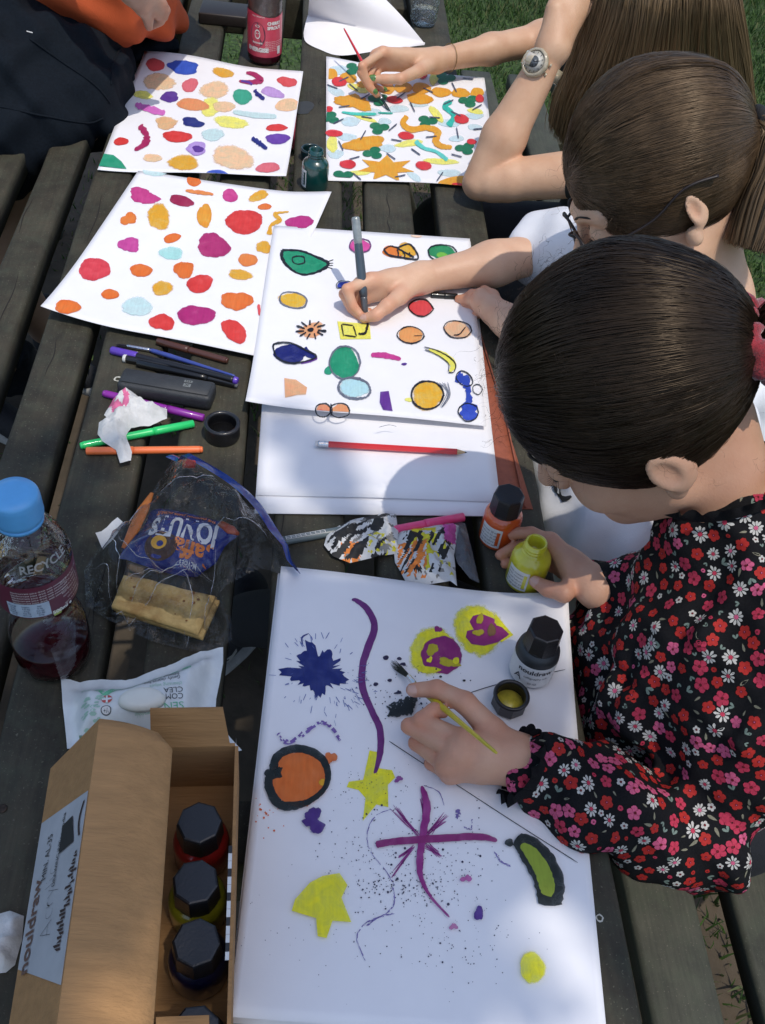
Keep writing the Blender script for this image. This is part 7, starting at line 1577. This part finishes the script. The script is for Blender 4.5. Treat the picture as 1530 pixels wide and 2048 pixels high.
for i in range(36):
    for k in range(10): F.append((i * 10 + k, i * 10 + (k + 1) % 10, ((i + 1) % 36) * 10 + (k + 1) % 10, ((i + 1) % 36) * 10 + k))
link('hair_tie', V, F, mat('black_elastic', (.01, .01, .011), .8, bump=.5, bscale=600), hair2)
hm2b = hair_mat('hair_brown_tail', (.05, .033, .019), (.19, .125, .068), rough=.4)
ponytail(hair2, [tie2, tie2 + Vector((.014, -.016, -.010)), tie2 + Vector((.016, -.05, -.045)), tie2 + Vector((.004, -.085, -.10)), tie2 + Vector((-.005, -.11, -.18))], .021, 2600, [hm2b], spread=1.7, seed=9)
flyaways(hair2, [(tuple(H2.p(x, y, z)), tuple(H2.L * x * 8 + H2.F * .8 - H2.Up * .2)) for x, y, z in [(.05, .075, .05), (.066, .05, .02), (.02, .09, .06), (-.03, .085, .06)]], 40, hm2, .00012, L=(.01, .025), seed=6)
# spectacles
m_fr, m_len = mat('tortoise_frame', (.016, .010, .009), .45), clear_mat('lens', (.97, .98, .98), 1.0, .02)
gl = empty('spectacles', H2.p(0, .09, .0), 'dark framed spectacles worn by the girl in the white shirt', 'spectacles')
for g_ in (-1, 1):
    R = [H2.p(g_ * .033 + .024 * math.cos(t), .106 - .004 * abs(math.cos(t)), -.002 + .0195 * math.sin(t)) for t in np.linspace(0, 2 * math.pi, 33)]
    link('rim', *tube(R, .0017, 8, cap=False), m_fr, gl); link('lens', R[:-1], [tuple(range(32))], m_len, gl)
    link('temple', *tube(catmull([H2.p(g_ * .058, .102, .003), H2.p(g_ * .076, .08, .006), H2.p(g_ * .083, .03, .012), H2.p(g_ * .086, -.01, .030), H2.p(g_ * .086, -.045, .026)], 6), [.0018] * 18 + [.0024] * 7, 8, flat=.7), m_fr, gl)
link('bridge', *tube(catmull([H2.p(-.009, .105, .003), H2.p(0, .110, .006), H2.p(.009, .105, .003)], 4), .0016, 8), m_fr, gl)

# ---------------------------------------------------------------- girl with long hair and wristwatch
H3 = Head((.505, 1.67, .33), .5, -.1, .2, 1.0)
nb3 = W(.565, 1.60, .16); s3L = W(.50, 1.375, .10); s3R = W(.53, 1.75, .10); e3L = K((958, 366, .036)); w3L = K((1106, 96, .225)); e3R = W(.455, 1.955, .058); w3 = (872, 121, .046)
mc3 = [(766, 104, .074, .0098), (752, 112, .066, .0100), (750, 124, .054, .0094), (758, 134, .043, .0085)]
fg3 = [[(724, 132, .066, .0082), (734, 164, .040, .0072), (750, 184, .024, .0062)], [(722, 146, .054, .0082), (738, 174, .032, .0072), (754, 190, .018, .0062)], [(736, 156, .040, .0076), (752, 176, .024, .0066), (768, 180, .016, .006)], [(752, 156, .032, .007), (768, 166, .022, .006), (780, 168, .018, .0055)]]
th3 = [(836, 142, .050, .0130), (800, 158, .050, .0104), (770, 158, .046, .0090), (744, 158, .043, .0080)]
b3 = H3.prims() + [cap_(H3.p(0, -.035, -.05), nb3, .043, .047, .03), cap_(nb3, s3L, .045, .04, .03), cap_(nb3, s3R, .045, .04, .03), cap_(nb3, W(.60, 1.58, -.16), .07, .09, .05), cap_(W(.60, 1.53, -.17), W(.60, 1.63, -.17), .09, k=.04),
    cap_(s3L, s3L.lerp(e3L, .9), .040, .031, .02), cap_(s3L.lerp(e3L, .8), e3L, .031, .024, .012), cap_(e3L, e3L.lerp(w3L, .35), .027, .034, .004), cap_(e3L.lerp(w3L, .35), w3L, .034, .0225, .012), cap_(s3R, e3R, .038, .033, .02), cap_(e3R, K(w3).lerp(e3R, .5), .030, .027, .02), cap_(K(w3).lerp(e3R, .5), K(w3), .027, .0200, .015)]
b3 += hand_prims(w3, .0235, mc3, fg3, th3)
km = [K((1118, -20, .290)), K((1142, -28, .296)), K((1166, -26, .296)), K((1186, -14, .288))]      # left hand propping the head, out of frame above
for i, q0 in enumerate(km):
    q1 = q0.lerp(H3.p(.070, .045 - .016 * i, .0), .55); q2 = H3.p(.072, .040 - .018 * i, .022)
    b3 += [cap_(w3L, q0, .020, .0115, .012), cap_(q0, q1, .0098, .0086, .004), cap_(q1, q2, .0084, .0068, .004)]
tq = K((1108, 18, .272)); b3 += [cap_(w3L, tq, .017, .010, .016), cap_(tq, H3.p(.058, .060, -.045), .010, .008, .004)]
b3 += [cap_(W(.60, 1.63, -.20), W(.28, 1.66, -.20), .075, .055, .03), cap_(W(.28, 1.66, -.20), W(.30, 1.70, -.64), .052, .036, .02), cap_(W(.60, 1.53, -.20), W(.30, 1.50, -.20), .075, .055, .03), cap_(W(.30, 1.50, -.20), W(.34, 1.52, -.64), .052, .036, .02)]
V, F = organic(b3, .0028); p3 = link('person', V, F, SK3); flush(p3); tag(p3, 'girl with long brown hair resting her head on her watch arm, holding a red brush', 'person'); H3.eyes(p3)
m_green = mat('green_varnish', S((92, 140, 74)), .2, coat=.8, var=.35, vscale=250)
nail((744, 158, .043), (770, 158, .046), CB, .0084, m_green, p3, .012); nail((750, 184, .024), (734, 164, .040), CB, .0064, m_green, p3); nail((768, 180, .016), (752, 176, .024), CB, .0062, m_green, p3)
top3 = organic([cap_(W(.565, 1.60, .13), W(.57, 1.60, .08), .06, .09, .03), cap_(s3L, s3R, .053, k=.03), cap_(W(.58, 1.53, -.02), W(.58, 1.65, -.02), .105, k=.05), cap_(W(.60, 1.51, -.17), W(.60, 1.65, -.17), .115, k=.05), cap_(s3L, s3L.lerp(e3L, .28), .054, .048, .03), cap_(s3R, s3R.lerp(e3R, .4), .054, .048, .03)], .006, lambda P: wave(P, [((40, 60, 20), .003, 1)]), margin=.01)
link('top', *top3, mat('dark_green_jersey', (.012, .018, .015), .85, bump=.3, bscale=500), p3)
tr = organic([cap_(W(.60, 1.63, -.20), W(.27, 1.66, -.20), .084, .062, .03), cap_(W(.60, 1.53, -.20), W(.29, 1.50, -.20), .084, .062, .03), cap_(W(.28, 1.66, -.20), W(.30, 1.70, -.62), .062, .045, .02), cap_(W(.30, 1.50, -.20), W(.34, 1.52, -.62), .062, .045, .02)], .007)
link('trousers', *tr, m_leg, p3); shoe(W(.30, 1.70, -.74), 3.0, .22, p3); shoe(W(.34, 1.52, -.74), 3.0, .22, p3)
# bracelet thread
wv = K(w3).lerp(e3R, .12); a, b, d = frame(e3R - K(w3)); link('bracelet', *tube([wv + (a * math.cos(t) + b * math.sin(t)) * .0245 + d * .004 * math.sin(t) for t in np.linspace(0, 6.2832, 30)], .0006, 6, cap=False), mat('gold_thread', S((150, 120, 60)), .4, metal=.6), p3)
# watch
aw = (w3L - e3L).normalized(); wc_ = e3L.lerp(w3L, .86); tocam = (CAMP - wc_).normalized(); fn = tocam - aw * tocam.dot(aw); sidev = fn.normalized().cross(aw); fn = (fn.normalized() * .88 - sidev * (-.48)).normalized()
f0_ = wc_ + fn * .027; wt = empty('wristwatch', f0_, 'chunky clear plastic wristwatch with pale dial on the propped arm', 'wristwatch')
m_wc, m_wd = mat('clear_resin', (.70, .60, .42), .15, var=.15, vscale=80, coat=1.0, trans=.35), mat('pale_dial', (.62, .62, .58), .35, var=.1)
link('case', *lathe([(.016, -.007), (.0205, -.005), (.0215, 0), (.020, .004), (.0175, .0052), (.0165, .0045), (.0163, .003)], f0_, 40, fn, cap1=False, rib=lambda k, j: .03 * (k % 10 < 2)), m_wc, wt)
link('dial', *lathe([(.0002, .0038), (.0160, .0036)], f0_, 32, fn), m_wd, wt); link('sub_dial', *lathe([(.0002, .0042), (.0085, .0041)], f0_ + sidev * .001, 24, fn), mat('grey_dial', (.13, .15, .17), .3, var=.4, vscale=300), wt)
a2, b2_, _ = frame(fn); hd = MB()
for t, L_ in ((.6, .008), (2.7, .011)): q = a2 * math.cos(t) + b2_ * math.sin(t); r_ = q.cross(fn); hd.add([f0_ + fn * .0047 - r_ * .0008, f0_ + fn * .0047 + r_ * .0008, f0_ + fn * .0047 + q * L_ + r_ * .0003, f0_ + fn * .0047 + q * L_ - r_ * .0003], [(0, 1, 2, 3)])
for i in range(12): t = i * math.pi / 6; q = a2 * math.cos(t) + b2_ * math.sin(t); r_ = q.cross(fn) * .0005; c_ = f0_ + fn * .0045; hd.add([c_ + q * .0125 - r_, c_ + q * .0125 + r_, c_ + q * .015 + r_, c_ + q * .015 - r_], [(0, 1, 2, 3)])
link('hands', hd.v, hd.f, m_print, wt, smooth=False)
V = []; F = []; n = 48
for i in range(n):
    t = 2 * math.pi * i / n; rr_ = .0275
    for w_, r2 in ((-.0095, 0), (-.0095, .0022), (.0095, .0022), (.0095, 0)): V.append(wc_ + fn * (rr_ + r2) * math.cos(t) + sidev * (rr_ + r2) * .98 * math.sin(t) + aw * w_)
for i in range(n):
    for k in range(4): F.append((i * 4 + k, ((i + 1) % n) * 4 + k, ((i + 1) % n) * 4 + (k + 1) % 4, i * 4 + (k + 1) % 4))
link('strap', V, F, m_wc, wt)
for sgn in (-1, 1): link('button', *lathe([(.003, 0), (.003, .003), (.002, .0036)], f0_ - sidev * .0205 + aw * .007 * sgn, 14, -sidev), m_wc, wt)
# long hair
hm3 = hair_mat('hair_long', (.030, .019, .011), (.125, .080, .042), (.42, .275, .135), rough=.4); sh3 = mat('hair_under_long', (.03, .021, .013), .6)
zm3 = [(-.14, -.07), (-.05, -.06), (-.02, .0), (.03, .01), (.06, .04), (.09, .06), (.14, .065)]
hair3 = hair_cap(H3, (.084, .108, .094), (0, -.016, .034), zm3, (0, -.10, -.06), 1500, hm3, sh3, p3, width=.0011, seed=24)
guides = [  # curtain of hair: top, middle, bottom as photo position and height
    [(1206, -150, .36), (1190, -40, .30), (1150, 90, .20), (1112, 190, .10), (1096, 262, .03)], [(1240, -170, .375), (1236, -30, .325), (1195, 110, .22), (1150, 215, .10), (1130, 300, .0)],
    [(1290, -180, .38), (1285, -20, .335), (1255, 130, .22), (1215, 250, .09), (1200, 340, -.02)], [(1340, -180, .385), (1340, -20, .335), (1320, 130, .22), (1300, 260, .08), (1290, 350, -.04)],
    [(1390, -175, .38), (1395, -20, .33), (1390, 120, .21), (1390, 260, .07), (1385, 360, -.05)], [(1430, -160, .37), (1440, -10, .31), (1450, 130, .20), (1460, 270, .06), (1462, 370, -.06)], [(1450, -140, .36), (1474, 0, .29), (1498, 140, .18), (1516, 270, .05), (1524, 380, -.07)]]
GP = np.array([[tuple(v) for v in catmull([K(t) for t in gd], 5)] for gd in guides]); ng, mg, _ = GP.shape; rg = np.random.default_rng(31); N3 = 9000
u = rg.uniform(0, ng - 1, N3); i0 = np.minimum(u.astype(int), ng - 2); fr_ = (u - i0)[:, None, None]; P = GP[i0] * (1 - fr_) + GP[i0 + 1] * fr_
tt = np.linspace(0, 1, mg); away = np.array((P.mean((0, 1)) - np.array(CAMP))); away /= np.linalg.norm(away); dep = rg.random(N3)
lock = np.sin(u * 9.0) * .5 + np.sin(u * 23 + 1) * .3
P = P + away * (dep * .055)[:, None, None] * np.interp(tt, [0, .3, 1], [.4, 1, 1])[None, :, None] + rg.normal(size=(N3, 1, 3)) * .003 + (np.sin(tt * 6 + u[:, None] * 5 + dep[:, None]) * .006 * tt)[..., None] * np.array((1, .2, 0)) + (lock[:, None] * .014 * tt)[..., None] * np.array((.6, .3, 0)) - away * (lock[:, None] * .005 * tt)[..., None] + (np.sin(tt * 9 + lock[:, None] * 6) * .004)[..., None] * np.array((.8, .3, 0))
cut = rg.uniform(.78, 1.0, (N3, 1)); idx = cut * (mg - 1) * tt[None]; a0 = np.minimum(idx.astype(int), mg - 2); f_ = (idx - a0)[..., None]; P = np.take_along_axis(P, a0[..., None].repeat(3, 2), 1) * (1 - f_) + np.take_along_axis(P, (a0 + 1)[..., None].repeat(3, 2), 1) * f_
O = -away + rg.normal(size=(N3, 1, 3)) * .2; O = np.broadcast_to(O, P.shape)
strand_mesh('long_strands', P, O, .00065 * rg.uniform(.6, 1.3, (N3, 1)) * np.interp(tt, [0, .85, 1], [1, 1, .3]), hm3, hair3)
bk = [GP[i] + away * .062 for i in range(ng)]; Vb = np.array(bk).reshape(-1, 3); Fb = []
for i in range(ng - 1):
    for j in range(mg - 5): a = i * mg + j; Fb.append((a, a + 1, a + mg + 1, a + mg))
link('under_layer', Vb, Fb, sh3, hair3)

# ---------------------------------------------------------------- person in orange at the far left
m_denim = mat('dark_denim', (.0062, .0100, .0155), .9, var=.2, vscale=300, bump=.3, bscale=900, spec=.15)
m_otop = mat('orange_cotton', S((186, 80, 34)), .85, var=.08, vscale=20, bump=.3, bscale=800)
H4 = Head((-.44, 1.90, .72), .6, 0, -.3, 1.0); nb4 = W(-.40, 1.93, .56)
f4 = K((262, -30, .235)); hip4 = K((150, 0, .06)); k4a, k4b = K((158, 208, .02)), K((10, 196, .03))
b4 = H4.prims() + [cap_(H4.p(0, -.035, -.05), nb4, .045, .05, .03), cap_(nb4, W(-.55, 1.86, .50), .05, .045, .03), cap_(nb4, W(-.28, 2.02, .50), .05, .045, .03), cap_(nb4, hip4, .08, .10, .05), cap_(W(-.28, 2.02, .50), W(-.16, 1.86, .36), .042, .036, .02), cap_(W(-.16, 1.86, .36), f4, .035, .024, .015), cap_(W(-.55, 1.86, .50), W(-.44, 1.66, .42), .042, .036, .02), cap_(W(-.44, 1.66, .42), f4 + Vector((-.02, 0, .02)), .035, .024, .015)]
b4 += hand_prims((268, -20, .225), .023, [(298, -10, .21, .0105), (310, 2, .20, .0105), (316, 14, .19, .010), (316, 26, .18, .009)], [[(326, 8, .195, .0085), (320, 24, .18, .0075)], [(332, 20, .185, .0085), (320, 36, .17, .0075)], [(328, 32, .175, .008), (314, 46, .16, .007)], [(322, 42, .165, .0075), (304, 52, .155, .0065)]], [(284, 16, .20, .0125), (296, 36, .18, .0095), (298, 54, .165, .0075)])
b4 += [cap_(hip4, k4a, .08, .055, .03), cap_(hip4, k4b, .08, .06, .03), cap_(k4b, W(-.60, 1.55, -.50), .055, .04, .02), cap_(k4a, W(-.58, 1.58, -.25), .05, .045, .02), cap_(W(-.58, 1.58, -.25), W(-.58, 1.83, -.63), .045, .036, .02)]
V, F = organic(b4, .0036); p4 = link('person', V, F, SK4); flush(p4); tag(p4, 'person in an orange top and dark jeans sitting on the table edge', 'person'); H4.eyes(p4)
hair_cap(H4, (.083, .107, .094), (0, -.016, .035), zm2, (0, -.10, -.05), 900, hm2, sh2, p4, width=.0012, seed=44)
jn = organic([cap_(K((135, 160, .02)), k4a, .090, .058, .05), cap_(k4a, K((140, 258, .006)), .056, .036, .05), cap_(K((180, 120, .015)), K((228, 126, .008)), .050, .030, .05), cap_(K((230, 100, .012)), K((335, 96, .004)), .034, .014, .04), cap_(K((60, 172, .02)), K((150, 168, .02)), .120, .095, .06), cap_(K((-80, 180, .02)), K((60, 172, .02)), .14, .122, .05), cap_(hip4, K((120, 120, .02)), .05, .08, .05), cap_(k4b, K((20, 262, .0)), .09, .065, .05),
    cap_(K((20, 262, .0)), W(-.62, 1.50, -.15), .075, .07, .05), cap_(W(-.62, 1.50, -.15), W(-.60, 1.62, -.58), .07, .06, .03)], .0055, lambda P: wave(P, [((26, 40, 10), .007, .6), ((-55, 40, 30), .006, 1.8), ((90, 70, 20), .003, .2), ((-40, 110, 40), .0025, 2.2)]), margin=.014)
jeans = link('jeans', *jn, m_denim, p4); jb = bvh_of(*jn)
def on(bv, px, py, lift=.001, h=.05): d = (U(px, py, h) - CAMP).normalized(); q = bv.ray_cast(CAMP, d); return q[0] + q[1] * lift if q[0] is not None else U(px, py, h)
for ln in ([(-20, 210), (90, 232), (170, 246), (206, 236)], [(60, 78), (130, 128), (190, 170), (220, 206)], [(240, 98), (226, 130), (222, 170)]):
    sm = MB(); P_ = [on(jb, p.x, p.y, .0008) for p in catmull([Vector((*q, 0)) for q in ln], 8)]; sm.add(*tube(P_, .0016, 6)); sm.build('seam', m_denim, jeans)
link('hang_tag', [on(jb, *p) for p in [(54, 62), (66, 65), (66, 67), (54, 64)]], [(3, 2, 1, 0)], m_label, jeans)
tp = organic([cap_(hip4 + Vector((0, .03, .03)), nb4 - Vector((0, 0, .09)), .135, .10, .06), cap_(K((70, -52, .16)), K((200, -18, .14)), .082, .078, .05), cap_(K((200, -18, .14)), K((290, 6, .10)), .076, .056, .05), cap_(K((290, 6, .10)), K((338, 44, .04)), .054, .028, .04), cap_(nb4 - Vector((0, 0, .09)), W(-.55, 1.86, .49), .065, .06, .03), cap_(nb4 - Vector((0, 0, .09)), W(-.28, 2.02, .49), .065, .06, .03), cap_(W(-.28, 2.02, .49), W(-.20, 1.91, .40), .058, .05, .03), cap_(W(-.55, 1.86, .49), W(-.48, 1.74, .45), .058, .05, .03)], .005, lambda P: wave(P, [((35, 45, 20), .006, .3), ((60, -20, 50), .004, 1.2)]), margin=.012)
link('orange_top', *tp, m_otop, p4)
s4 = shoe(W(-.58, 1.86, -.74), -.85, .23, p4); m_hv = mat('hi_vis_yellow', S((176, 196, 80)), .5)
for i, (x, y, k) in enumerate([(182, 713, 10), (175, 732, 9), (171, 750, 7)]):
    V = [U(x + dx * k, y + dy * k, -.655) for dx, dy in ((-.2, -.75), (.55, -.1), (.3, .75), (-.5, .1))]; link('reflective_patch', V, [(3, 2, 1, 0)], m_hv, s4)
shoe(W(-.70, 1.64, -.74), -.6, .23, p4)

# ================================================================ ADDED TREE OUT OF VIEW, ITS BOUGHS PLACED TO SHADE THE NEAR END
random.seed(77)
m_bark = mat('bark', (.075, .06, .045), .95, col2=(.03, .024, .018), vscale=30, bump=1.0, bscale=45, stretch=(1, 1, .25))
m_leafs = [mat('tree_leaf', (.050, .105, .022), .5, vscale=8, trl=.35), mat('tree_leaf_dark', (.032, .075, .016), .5, vscale=8, trl=.35), mat('tree_leaf_light', (.075, .13, .03), .5, vscale=8, trl=.35)]
SH = Vector((SUNV.x / SUNV.z, SUNV.y / SUNV.z, 1.0))       # towards the sun, per metre of height
shade_tree = empty('shade_tree', (2.3, -3.4, 0), 'leafy tree added out of view behind the camera to shade the near end of the table', 'shade_tree')
trunk_top = Vector((2.15, -3.1, 4.2))
link('trunk', *tube(catmull([(2.3, -3.4, -.05), (2.28, -3.36, .4), (2.24, -3.3, 1.6), (2.2, -3.2, 2.9), tuple(trunk_top), (2.1, -3.0, 5.6), (2.0, -3.0, 7.2)], 4), [.30, .24, .21, .20, .19, .185, .18, .18, .17, .17, .165, .16, .16, .15, .14, .13, .12, .11, .1, .09, .08, .07, .06, .05, .04], 14), m_bark, shade_tree)
def bough(tgt, r, Hs, n, size=.05):
    """a leafy bough Hs metres above the table whose shadow falls on tgt (table coordinates)"""
    c = W(tgt[0], tgt[1], 0) + SH * Hs; t0 = trunk_top + Vector((0, 0, random.uniform(-.6, 1.2))); mid = t0.lerp(c, .55) + Vector((0, 0, .25))
    B = catmull([t0, mid, c], 6); link('limb', *tube(B, list(np.linspace(.06, .012, len(B))), 8), m_bark, shade_tree)
    V = []; F = []; mi = []; tw = MB()
    for k in range(9):
        q = c + Vector((random.uniform(-r[0], r[0]) * .8, random.uniform(-r[1], r[1]) * .8, random.uniform(-.15, .15))); tw.add(*tube([B[-2 - k % 3], B[-2].lerp(q, .5) + Vector((0, 0, .04)), q], [.010, .006, .002], 5, cap=False))
    link('twigs', tw.v, tw.f, m_bark, shade_tree)
    for _ in range(n):
        t = random.uniform(0, 6.283); q = math.sqrt(random.random()) * random.uniform(.75, 1.08) if random.random() < .85 else random.uniform(.9, 1.25)
        p = c + Vector((r[0] * q * math.cos(t), r[1] * q * math.sin(t), random.gauss(0, .13))); a = random.uniform(0, 6.283); tl = random.uniform(-.6, .6)
        d = Vector((math.cos(a), math.sin(a), tl)).normalized(); s = d.cross(Vector((random.uniform(-.4, .4), random.uniform(-.4, .4), 1))).normalized(); L = size * random.uniform(.7, 1.25); w = L * .34; i = len(V); nn = s.cross(d)
        V += [p, p + d * L * .35 + s * w, p + d * L * .75 + s * w * .7, p + d * L, p + d * L * .75 - s * w * .7, p + d * L * .35 - s * w, p + d * L * .5 - nn * L * .06]
        F += [(i, i + 1, i + 6), (i + 1, i + 2, i + 6), (i + 2, i + 3, i + 6), (i + 3, i + 4, i + 6), (i + 4, i + 5, i + 6), (i + 5, i, i + 6)]; k = random.choice((0, 0, 1, 1, 2)); mi += [k] * 6
    link('foliage', V, F, m_leafs, shade_tree, mi=mi, kind='stuff')
bough((-.03, .46), (.22, .19), 4.1, 900); bough((-.33, .40), (.24, .28), 4.3, 900); bough((-.30, .70), (.22, .12), 4.0, 110); bough((-.60, .72), (.2, .3), 4.4, 600); bough((.06, .30), (.10, .09), 4.2, 200); bough((.19, .46), (.09, .10), 4.0, 200)
bough((.03, .81), (.04, .035), 4.3, 40); bough((-.62, 1.25), (.12, .2), 4.5, 160)
for _ in range(7): bough((random.uniform(.3, 2.2), random.uniform(-2.6, -.7)), (.5, .5), random.uniform(4.2, 5.6), 700, .07)
